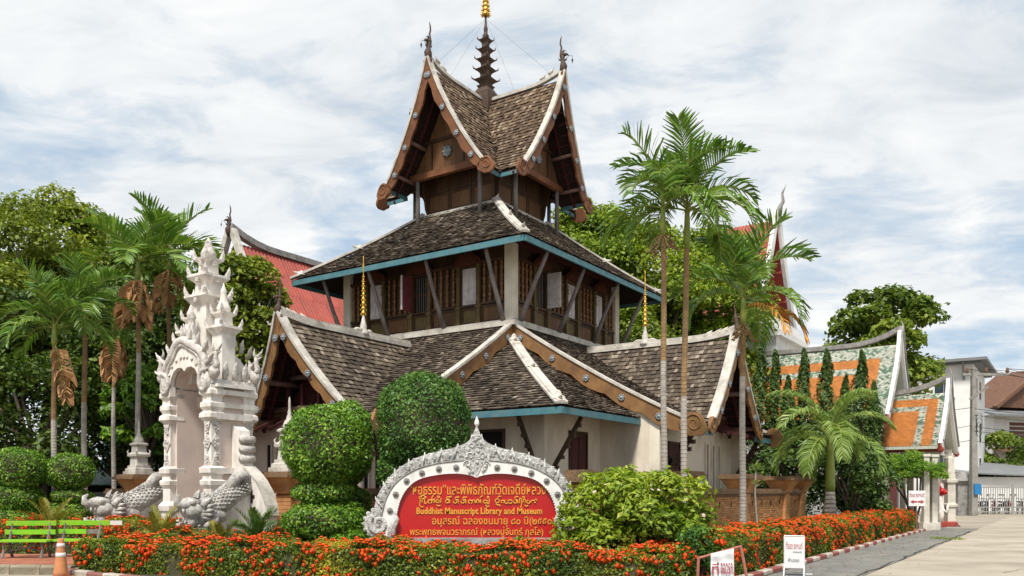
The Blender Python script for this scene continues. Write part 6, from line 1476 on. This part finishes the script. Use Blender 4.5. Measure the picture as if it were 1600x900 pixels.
palm('dark broad-leaved palm beside the gate spire with hanging dead fronds', 264, 29, pz(395, 29), .085, ARB, 11, 1.2, (4.4, 5.4, .4), 6, .6, 0, 8)
# king palm
random.seed(31); g = thing('king_palm', 'short stout palm with swollen base and arching pale fronds by the hedge', 'palm', (px(1297, 28), 28, 0))
m = MB(); m.tube([(0, 0, 0), (0, 0, .25), (0, 0, .7), (0, 0, 1.1), (0, 0, 1.55)], [.3, .28, .22, .18, .15], 12, c=.6)
for k in range(9): m.tube([(0, 0, .3 + k * .14), (0, 0, .33 + k * .14)], [.285 - k * .014, .283 - k * .014], 12, c=.3)
m.obj('trunk', M_ptrunk, g, True)
m = MB(); m.tube([(0, 0, 1.5), (0, 0, 1.8), (0, 0, 2.5), (0, 0, 3.2), (0, 0, 3.7)], [.15, .165, .14, .1, .07], 12); m.obj('crownshaft', M_shaft, g, True)
for k in range(13):
    u_ = k / 12; link('frond', KING[min(3, int(u_ * 4))], g, loc=(0, 0, 3.65 - .4 * u_), rot=(rnd(-.1, .1), 0, k * 2.4 + .3), scale=rnd(.9, 1.08))
# --- cycads
def cycad(label, x, d, z0, n, L_, m_, sc_=1):
    g = thing('cycad', label, 'cycad', (px(x, d), d, 0), 0, 'cycads along the hedge'); m = MB(); m.tube([(0, 0, 0), (0, 0, z0 * .6), (0, 0, z0)], [.14, .15, .1], 10); m.obj('trunk', M_bark, g)
    fr = [frond(L_, dr, 30, .17, .022, m_, up_, .5, .05, .1, stalk=.1) for dr, up_ in ((.5, 1.2), (.8, .85), (1.0, .5), (.9, .15))]
    for k in range(n): link('frond', fr[min(3, int(k / n * 4))], g, loc=(0, 0, z0), rot=(rnd(-.1, .1), 0, k * 2.4), scale=rnd(.85, 1.1))
cycad('yellowing cycad behind the hedge below the left makara tail', 248, 18.2, .5, 16, .85, G_cycy)
cycad('dark green cycad behind the hedge right of the gate', 402, 17.6, .5, 26, .85, G_cyc)
cycad('yellow-green cycad behind the green benches', 78, 21.3, .55, 17, 1.05, G_cycy)
cycad('small yellowing cycad between the two makaras', 345, 17.5, .4, 9, .62, G_cycy)
# --- pointed junipers in front of the shrine
def juniper(label, x, d, top, r_):
    g = thing('juniper', label, 'juniper', (px(x, d), d, 0), 0, 'pointed junipers before the tiled shrine'); n = 5200
    t = rng.uniform(0, 1, n) ** .8; a = rng.uniform(0, 6.283, n); z = .2 + t * (top - .2)
    lobe = 1 + .75 * np.sin(a * 2 + z * 1.9 + x) * np.cos(z * 4.6 + a * 3 + x)
    rr = r_ * 1.1 * ((1 - t) ** .75 + .04) * np.clip(lobe, .15, 1.8) * rng.uniform(.5, 1.05, n) ** .5
    P = np.stack([rr * np.cos(a), rr * np.sin(a), z + rr * .7 + rng.normal(0, .05, n)], 1); Nn = np.stack([np.cos(a), np.sin(a), np.full(n, .9)], 1)
    foliage('crown', P, Nn, .15, G_jun, g, .35, .4); m = MB(); m.tube([(0, 0, 0), (0, 0, top * .9)], [.08, .02], 6); m.obj('trunk', M_bark, g)
for lb, x, y, r_ in (('leftmost tall pointed juniper beside the palm trunk', 1188, 545, .62), ('second pointed juniper from the left', 1211, 550, .55), ('short juniper third from the left', 1232, 590, .5), ('pointed juniper in the middle of the row', 1256, 548, .55), ('tall pointed juniper above the king palm', 1291, 548, .6), ('short juniper right of the king palm crown', 1322, 590, .5), ('rightmost tall pointed juniper', 1346, 550, .58), ('short juniper at the right end of the row', 1366, 600, .5)):
    juniper(lb, x, 33.0, pz(y, 33.0), r_)
# --- dracaena by the brick wall
g = thing('dracaena', 'thin dracaena with leaf tufts against the brick wall', 'plant', (px(1181, 20.5), 20.5, 0))
DL = []
m = MB(); m.tube([(0, 0, 0), (.03, 0, .8), (-.02, 0, 1.5), (0, 0, 2.05)], [.025, .022, .02, .015], 6); m.obj('stem', M_ptrunk, g, True)
m = MB()
for k in range(20):
    a = k * 2.4; m.add([(-.012, .004, 0), (.012, -.004, 0), (.11, 0, .12), (.05, .05, .13), (.2, .03, .1 + .02)], [(0, 1, 2, 3), (3, 2, 4)], 0, rnd(.3, 1)) if k < 1 else None
LF = MB(); LF.add([(0, -.015, 0), (0, .015, 0), (.15, .022, .1), (.15, -.022, .1), (.3, 0, .06)], [(0, 1, 2, 3), (3, 2, 4)], 0, .7); LFM = LF.mesh('leaf', G_king, fix=False)
for z, n in ((2.05, 18), (1.7, 10), (.55, 16)):
    for k in range(n): link('leaf', LFM, g, loc=(0, 0, z + rnd(-.08, .08)), rot=(0, rnd(-.7, .3), k * 2.4), scale=rnd(.7, 1.15))
# ---------------------------------------------------------------- street things
random.seed(77)
M_bgreen = mat('lime_green_bench_paint', (0.15, 0.46, 0.025), (0.33, 0.5, 0.03), 2.2, .45, .05, 20, .15)
M_bwh = mat('chipped_white_board', (0.72, 0.68, 0.66), (0.6, 0.56, 0.54), 5, .6, .1, 20, .1)
M_cone = mat('faded_orange_cone', (0.55, 0.22, 0.09), (0.42, 0.17, 0.075), 5, .6, .1, 20, .1, (0.3, 0.17, 0.1), .5, 4)
M_refl = mat('white_band', (0.7, 0.68, 0.66), (0.6, 0.58, 0.56), 6, .5, var=.05)
M_rust = mat('rusty_pink_pipe', (0.42, 0.16, 0.11), (0.3, 0.11, 0.08), 8, .7, .2, 30, .2)
M_banner = mat('white_sign_sheet', (0.74, 0.74, 0.74), (0.66, 0.66, 0.67), 2, .5, .1, 4, .05)
M_bred = mat('faded_red_print', (0.4, 0.06, 0.07), (0.33, 0.05, 0.06), 6, .6, var=.05)
M_bblack = mat('black_print', (0.04, 0.04, 0.045), (0.03, 0.03, 0.03), 6, .6, var=.05)
M_blue = mat('blue_plastic', (0.02, 0.2, 0.45), (0.02, 0.15, 0.35), 4, .4)
M_redp = mat('red_bike_paint', (0.5, 0.02, 0.03), (0.4, 0.02, 0.02), 4, .3, var=.1)
M_tyre = mat('black_rubber', (0.02, 0.02, 0.02), (0.015, 0.015, 0.015), 4, .8)
M_chrome = mat('dull_metal', (0.45, 0.45, 0.46), (0.3, 0.3, 0.31), 4, .35, metal=.7)
def bench(label, x, d, z0, rz, white):
    g = thing('park_bench', label, 'bench', (px(x, d), d, z0), rz, 'green slatted benches on the paved platform'); hw_ = .53
    for k, (y, z, t) in enumerate(((.24, .74, .1), (.2, .55, .1))):
        m = MB(); mm_ = M_bgreen
        x1 = hw_ if not white else (.62 if k == 0 else .1)
        m.cbox(((x1 - hw_) / 2, y, z), x1 + hw_, .035, .1, Matrix.Rotation(.12, 3, 'X')); m.obj('back_slat', mm_, g)
        if white:
            m = MB(); m.cbox((x1 + .14, y, z), .27, .035, .09, Matrix.Rotation(.12, 3, 'X')); m.obj('bare_slat_end', M_bwh if k == 0 else M_grey, g)
    for k, y in enumerate((.1, -.02, -.14)):
        m = MB(); m.cbox((0, y, .38 - .006 * k), hw_ * 2, .1, .035); m.obj('seat_slat', M_bgreen, g)
    for sx in (-.4, .4):
        m = MB(); m.tube([(sx, -.16, 0), (sx, -.1, .18), (sx, -.13, .35)], [.035, .028, .03], 6); m.obj('leg', M_grey, g)
        m = MB(); m.tube([(sx, .24, 0), (sx, .14, .2), (sx, .13, .38), (sx, .21, .6), (sx, .25, .8)], [.035, .028, .03, .028, .02], 6); m.obj('leg', M_grey, g)
        m = MB(); m.tube([(sx, -.14, .36), (sx, .14, .36)], .022, 6); m.obj('seat_rail', M_grey, g)
    m = MB(); m.tube([(-.4, .0, .14), (.4, .0, .3)], .016, 5); m.tube([(.4, .0, .14), (-.4, .0, .3)], .016, 5); m.obj('cross_brace', M_grey, g)
bench('green slatted bench at the left edge, complete', 40, 18.0, .13, R(3), False)
bench('green slatted bench with a white board end beside the hedge', 120, 18.25, .13, R(-4), True)
g = thing('traffic_cone', 'faded orange traffic cone with two white bands by the kerb', 'cone', (px(95, 15.3), 15.3, -.02))
m = MB(); m.lathe((0, 0, 0), [(.0, 0), (.135, .001), (.12, .12), (.1, .28), (.075, .5), (.055, .7), (.045, .73), (.03, .73)], 18); m.obj('cone_body', M_cone, g, True)
m = MB(); m.box(-.19, -.19, 0, .19, .19, .035); m.obj('cone_foot', M_cone, g)
for z0, z1, r0, r1 in ((.4, .47, .0895, .081), (.58, .64, .0705, .063)):
    m = MB(); m.lathe((0, 0, z0), [(r0, 0), (r0 + .003, .002), (r1 + .003, z1 - z0 - .002), (r1, z1 - z0)], 18); m.obj('white_band', M_refl, g, True)
# --- standing notice boards
def lett(txt, x0, x1, zc, h, par, m_, y): return letters(txt, x0, x1, zc, h, par, m_, 'lettering', y, .001, .01)
def arrow(par, x0, x1, zc, h, m_, y, both=False, left=False):
    a, b = (x1, x0) if left else (x0, x1); s = 1 if b > a else -1; t = h * .9
    m = MB(); m.prism([(a, zc - h * .22), (b - s * t, zc - h * .22), (b - s * t, zc - h * .5), (b, zc), (b - s * t, zc + h * .5), (b - s * t, zc + h * .22), (a, zc + h * .22)], lambda q, z, d: (q, y + d, z), -.002, 0); m.obj('arrow', m_, par)
g = thing('parking_sign', 'free-standing white parking notice on a folding metal stand by the kerb', 'sign', (px(1241, 15.6), 15.6, 0), R(-22)); g.scale = (.88,) * 3
m = MB(); m.box(-.19, -.02, .16, .19, .0, .82); m.obj('board', M_banner, g)
m = MB()
for sx in (-.2, .2):
    m.tube([(sx, -.0, 0.0), (sx, .0, .84)], .013, 6); m.tube([(sx, 0, .22), (sx, -.28, 0)], .011, 5); m.tube([(sx, 0, .22), (sx, .3, 0)], .011, 5)
m.tube([(-.2, 0, .84), (.2, 0, .84)], .013, 6); m.tube([(-.2, 0, .15), (.2, 0, .15)], .012, 6); m.tube([(-.2, .3, .01), (.35, .3, .01)], .012, 6); m.obj('stand', M_banner, g)
lett('ที่จอด', -.165, -.03, .64, .17, g, M_bred, -.022); lett('รถยนต์', -.01, .165, .63, .14, g, M_bred, -.022); lett('สำหรับรถวัด', -.02, .15, .5, .04, g, M_bblack, -.022); lett('ห้ามจอด', -.12, .1, .33, .09, g, M_bblack, -.022); arrow(g, -.14, .15, .34, .12, M_bblack, -.0205) if False else None
g = thing('torn_banner', 'crumpled white banner tied to a rusty pipe frame at the hedge corner', 'sign', (px(1130, 13.2), 13.2, -.0), R(-14)); g.scale = (.95, .95, .87)
m = MB(); nx, nz2 = 10, 12; vs = []; fs = []
for i in range(nx + 1):
    for j in range(nz2 + 1):
        x, z = -.2 + .37 * i / nx, .1 + .58 * j / nz2 + .1 * i / nx * j / nz2; vs.append((x, -.03 + .02 * math.sin(i * 1.1 + j * .7) * (1 - .5 * j / nz2) - .012 * math.sin(j * 1.3), z))
for i in range(nx):
    for j in range(nz2): a = i * (nz2 + 1) + j; fs.append((a, a + nz2 + 1, a + nz2 + 2, a + 1))
m.add(vs, fs); m.obj('sheet', M_banner, g, True)
lett('ที่', -.18, -.07, .42, .22, g, M_bred, -.062); lett('จอดรถ', -.04, .15, .42, .2, g, M_bred, -.062); lett('ยนต์', -.12, .1, .2, .11, g, M_bred, -.062)
m = MB(); m.tube([(-.42, 0, .58), (.3, 0, .82)], .026, 7); m.tube([(.28, 0, .82), (.42, .0, 0)], .026, 7); m.tube([(-.4, 0, .62), (-.42, 0, 0)], .026, 7); m.tube([(.16, 0, .78), (.18, 0, 0)], .014, 6); m.obj('pipe_frame', M_rust, g)
g = thing('direction_sign', 'small white sign with red double arrows at the shrine entrance', 'sign', (px(1433, 31.6), 31.6, 0), R(2))
m = MB(); m.box(-.32, 0, .98, .32, .02, 1.56); m.obj('board', M_banner, g); m = MB(); m.tube([(0, .04, 0), (0, .04, 1.5)], .02, 6); m.obj('post', M_grey, g)
lett('ที่จอด', -.29, -.08, 1.4, .18, g, M_bred, -.004); lett('รถยนต์', -.05, .28, 1.4, .17, g, M_bred, -.004)
arrow(g, -.27, -.01, 1.14, .15, M_bred, -.003, left=True); arrow(g, .02, .28, 1.14, .15, M_bred, -.003)
# --- entrance pillars
def pillar(label, x, d, h, r_=.17):
    g = thing('gate_pillar', label, 'pillar', (px(x, d), d, 0), R(0), 'white pillars at the shrine entrance')
    m = MB(); c = (0, 0); m.sqlathe(c, [(r_, .2), (r_, .85)]); m.obj('shaft', M_ppost, g)
    m = MB(); m.sqlathe(c, [(r_ * 1.35, .85), (r_ * 1.4, .95), (r_, 1.0), (r_ * .98, h * .62), (r_ * 1.4, h * .64), (r_ * 1.4, h * .68), (r_ * 1.0, h * .69), (r_ * .7, h), (0.02, h + .08)]); m.obj('cap', M_ppost, g)
    m = MB(); m.lathe((0, 0, 0), [(r_ * 2.1, 0), (r_ * 2.0, .14), (r_ * 1.3, .2)], 8); m.obj('foot', M_redsoff, g)
pillar('white tapering pillar with red foot at the driveway entrance', 1484, 37, 3.0)
def post2(label, x, d, h):
    g = thing('gate_post', label, 'post', (px(x, d), d, 0), 0, 'square posts at the shrine entrance'); m = MB(); m.box(-.11, -.11, 0, .11, .11, h); m.obj('shaft', M_ppost, g); m = MB(); m.box(-.17, -.17, 0, .17, .17, .3); m.box(-.15, -.15, h, .15, .15, h + .1); m.obj('mouldings', M_ppost, g)
post2('left square white post at the end of the hedge', 1446, 33.0, 2.9); post2('right square white post at the end of the hedge', 1459, 33.4, 2.9)
g = thing('guardian_statue', 'small red and white guardian statue between the entrance posts and pillar', 'statue', (px(1469, 36), 36, 0))
m = MB(); m.sqlathe((0, 0), [(.2, 0), (.2, .18), (.16, .2)]); m.obj('pedestal', M_redsoff, g)
m = MB(); m.tube([(0, 0, .18), (.05, 0, .5), (0, 0, .85), (-.02, 0, 1.15), (.04, -.05, 1.4)], [.1, .12, .16, .12, .06], 9); m.tube([(-.08, -.05, .7), (-.2, -.15, .45), (-.18, -.18, .2)], [.07, .05, .06], 7); m.tube([(.1, -.05, .75), (.2, -.2, .6), (.22, -.2, .95)], [.06, .05, .04], 7); m.obj('body', M_stucco, g, True)
m = MB(); m.ball((.05, -.06, 1.5), .16, .17, .17, 10, 8); m.tube([(.05, -.15, 1.5), (.1, -.3, 1.46), (.12, -.36, 1.52)], [.1, .07, .02], 7); m.tube([(.03, 0, 1.6), (-.02, .05, 1.8), (.05, .05, 1.95)], [.08, .05, .01], 6); m.obj('head', M_redp, g, True)
# --- brick-grey gate pier, fence gate, utility pole
g = thing('gate_pier', 'grey weathered pier with pyramid cap at the end of the metal fence', 'pier', (px(1502, 53), 53, 0))
m = MB(); m.box(-.42, -.42, 0, .42, .42, 1.95); m.obj('shaft', M_stone, g); m = MB(); m.frus((0, 0), 1.95, 2.15, .46, .62); m.frus((0, 0), 2.15, 2.75, .62, .12); m.obj('cap', M_stone, g)
g = thing('metal_fence_gate', 'pale metal bar fence gate across the far end of the driveway', 'gate', (px(1505, 54.5), 54.5, 0), R(0))
for z in (.12, .42, 1.72):
    m = MB(); m.box(0, -.03, z, 6.4, .03, z + .07); m.obj('rail', M_fence, g)
BARM = MB(); BARM.box(-.02, -.02, .05, .02, .02, 1.8); BARM = BARM.mesh('bar', M_fence)
for k in range(43): link('bar', BARM, g, loc=(k * .15, 0, 0))
for x in (0, 3.2, 6.4):
    m = MB(); m.box(x - .05, -.05, .02, x + .05, .05, 1.9); m.obj('gate_stile', M_fence, g)
g = thing('utility_pole', 'concrete utility pole with crossarm, insulators and wires', 'pole', (px(1521, 52), 52, 0))
m = MB(); m.frus((0, 0), 0, 9.1, .2, .12); m.obj('pole', M_pole, g)
m = MB(); m.cbox((.75, 0, 8.75), 2.9, .14, .16); ca = m.obj('crossarm', M_pole, g); m = MB(); m.cbox((.3, -.1, 7.6), 1.4, .1, .12, Matrix.Rotation(-.6, 3, 'Y')); m.obj('brace', M_pole, g)
for x in (-.4, .8, 2.1):
    m = MB(); m.lathe((x, 0, 8.83), [(.05, 0), (.12, .06), (.09, .1), (.12, .16), (.07, .22), (.08, .28), (.03, .34)], 10); m.obj('insulator', M_oldwood, ca, True)
m = MB(); m.box(-.1, -.32, 1.3, .3, -.2, 1.95); m.obj('blue_meter_box', M_blue, g)
def wire(p0, p1, sag, r_=.014, n=14):
    p0, p1 = Vector(p0), Vector(p1); return [p0.lerp(p1, i / n) - Vector((0, 0, sag * 4 * (i / n) * (1 - i / n))) for i in range(n + 1)]
for k, (a, b, s_) in enumerate((((2.1, 0, 9.1), (14, -14, 7.6), .5), ((.8, 0, 9.1), (14, -13, 6.8), .6), ((-.4, 0, 9.1), (13, -15, 6.0), .7), ((0, -.15, 6.6), (16, 2, 6.9), .5), ((0, -.15, 6.2), (16, 1, 6.2), .5), ((0, -.15, 5.5), (16, -2, 4.9), .5), ((0, -.15, 5.2), (16, -3, 5.6), .6), ((0, -.15, 4.6), (16, 3, 4.1), .4), ((0, -.15, 5.6), (-10, 6, 5.2), .4), ((0, -.15, 6.7), (-11, 7, 6.5), .3), ((0, -.15, 4.7), (-4, 7, 4.4), .2), ((2.1, 0, 9.1), (16, 8, 9.4), .4), ((.8, 0, 9.1), (16, 8, 9.0), .4))):
    m = MB(); m.tube(wire(a, b, s_), .016, 4); m.obj('wire', M_iron, g)
m = MB()
for k in range(3): m.tube([(.35 * math.cos(t) * .5 + .25, -.2, 5.9 + .45 * math.sin(t) - k * .3) for t in np.linspace(0, 6.2, 14)], .015, 4)
m.obj('coiled_cable', M_iron, g)
def bike(label, x, d, rz, m_):
    g = thing('motorbike', label, 'motorbike', (px(x, d), d, 0), rz, 'motorbikes parked behind the fence')
    for y in (-.6, .6):
        m = MB(); m.tube([(0, y + .27 * math.cos(t), .29 + .27 * math.sin(t)) for t in np.linspace(0, 6.283, 17)], .04, 6); w_ = m.obj('wheel', M_tyre, g, True)
        m = MB(); m.tube([(-.04, y, .29), (.04, y, .29)], .07, 8)
        for t in np.linspace(0, 3.14, 4)[:-1]: m.tube([(0, y - .25 * math.cos(t), .29 - .25 * math.sin(t)), (0, y + .25 * math.cos(t), .29 + .25 * math.sin(t))], .012, 4)
        m.obj('rim', M_chrome, w_)
    m = MB(); m.tube([(0, .55, .45), (0, .3, .55), (0, 0, .45), (0, -.3, .6), (0, -.48, .85)], [.08, .14, .12, .13, .08], 8, flat=.8); m.obj('body', m_, g, True)
    m = MB(); m.tube([(0, .7, .78), (0, .4, .78), (0, 0, .74)], [.08, .12, .08], 8, flat=.6); m.obj('seat', M_tyre, g, True)
    m = MB(); m.tube([(-.3, -.42, 1.02), (-.15, -.48, .98), (.15, -.48, .98), (.3, -.42, 1.02)], .02, 5); m.tube([(0, -.48, .95), (0, -.6, .3)], .035, 6); m.obj('handlebar', M_iron, g)
    for sx in (-.28, .28):
        m = MB(); m.tube([(sx, -.45, 1.02), (sx * 1.2, -.48, 1.2)], .01, 4); m.ball((sx * 1.25, -.48, 1.25), .07, .02, .05, 8, 5); m.obj('mirror', M_iron, g)
    m = MB(); m.ball((0, -.55, .85), .09, .07, .09, 8, 6); m.obj('headlight', M_chrome, g, True)
for lb, x, mm_ in (('dark motorbike leftmost behind the fence', 1530, M_tyre), ('blue motorbike second from the left behind the fence', 1541, M_blue), ('red motorbike third from the left behind the fence', 1553, M_redp), ('black motorbike in the middle behind the fence', 1566, M_tyre), ('dark red motorbike behind the fence right of the middle', 1576, M_redp), ('silver scooter at the right edge behind the fence', 1594, M_chrome)):
    bike(lb, x, 56.2, R(rnd(-30, -5)), mm_)
# --- brooms leaning at the corner wall
M_straw = mat('dark_broom_twigs', (0.07, 0.045, 0.035), (0.04, 0.025, 0.02), 9, .9, var=.3)
for lb, (bx, by), hh, pole in (('bundle of twig brooms leaning by the corner wall', (-.5, -3.45), .75, False), ('tall dark twig broom beside the wing wall', (-.05, -3.5), 1.25, False), ('long bamboo-handled broom leaning in the wall corner', (.0, -3.75), 1.4, True)):
    p = bw(bx, by); g = thing('twig_broom', lb, 'broom', (p.x, p.y, .75), 0, 'brooms leaning by the library wall'); m = MB()
    for k in range(46): a, r_ = rnd(0, 6.28), rnd(0, .2); m.tube([(0, 0, .0), (r_ * math.cos(a) * .6, r_ * math.sin(a) * .6, hh * .6), (r_ * math.cos(a), r_ * math.sin(a), hh * rnd(.8, 1.05))], [.02, .012, .004], 4)
    m.obj('twigs', M_straw, g); m = MB(); m.tube([(.12, 0, -.4), (.1, .05, 2.2 if pole else hh * .5)], .022, 6); m.obj('handle', M_barge if pole else M_straw, g)
    m = MB(); m.box(-.25, -.2, -.75, .25, .2, 0); m.obj('plinth_block', M_brickdark, g)
# --- tufts of grass in the driveway joints
for lb, x, y in (('grass tuft in the driveway crack, left one', 1467, 842), ('grass tuft in the driveway crack, right one', 1494, 843)):
    d = 1.6 * F_ / (y - HY); g = thing('grass_tuft', lb, 'grass', (px(x, d), d, 0), 0, 'grass tufts in the driveway'); m = MB()
    for k in range(90):
        a, r_ = rnd(0, 6.28), rnd(0, .3); bx, by = r_ * math.cos(a) * 1.3, r_ * math.sin(a) * .6; h = rnd(.05, .13); e = rnd(-.06, .06)
        m.add([(bx - .008, by, 0), (bx + .008, by, 0), (bx + e, by + rnd(-.04, .04), h)], [(0, 1, 2)], 0, rnd(.2, .9))
    m.obj('blades', G_yel, g)
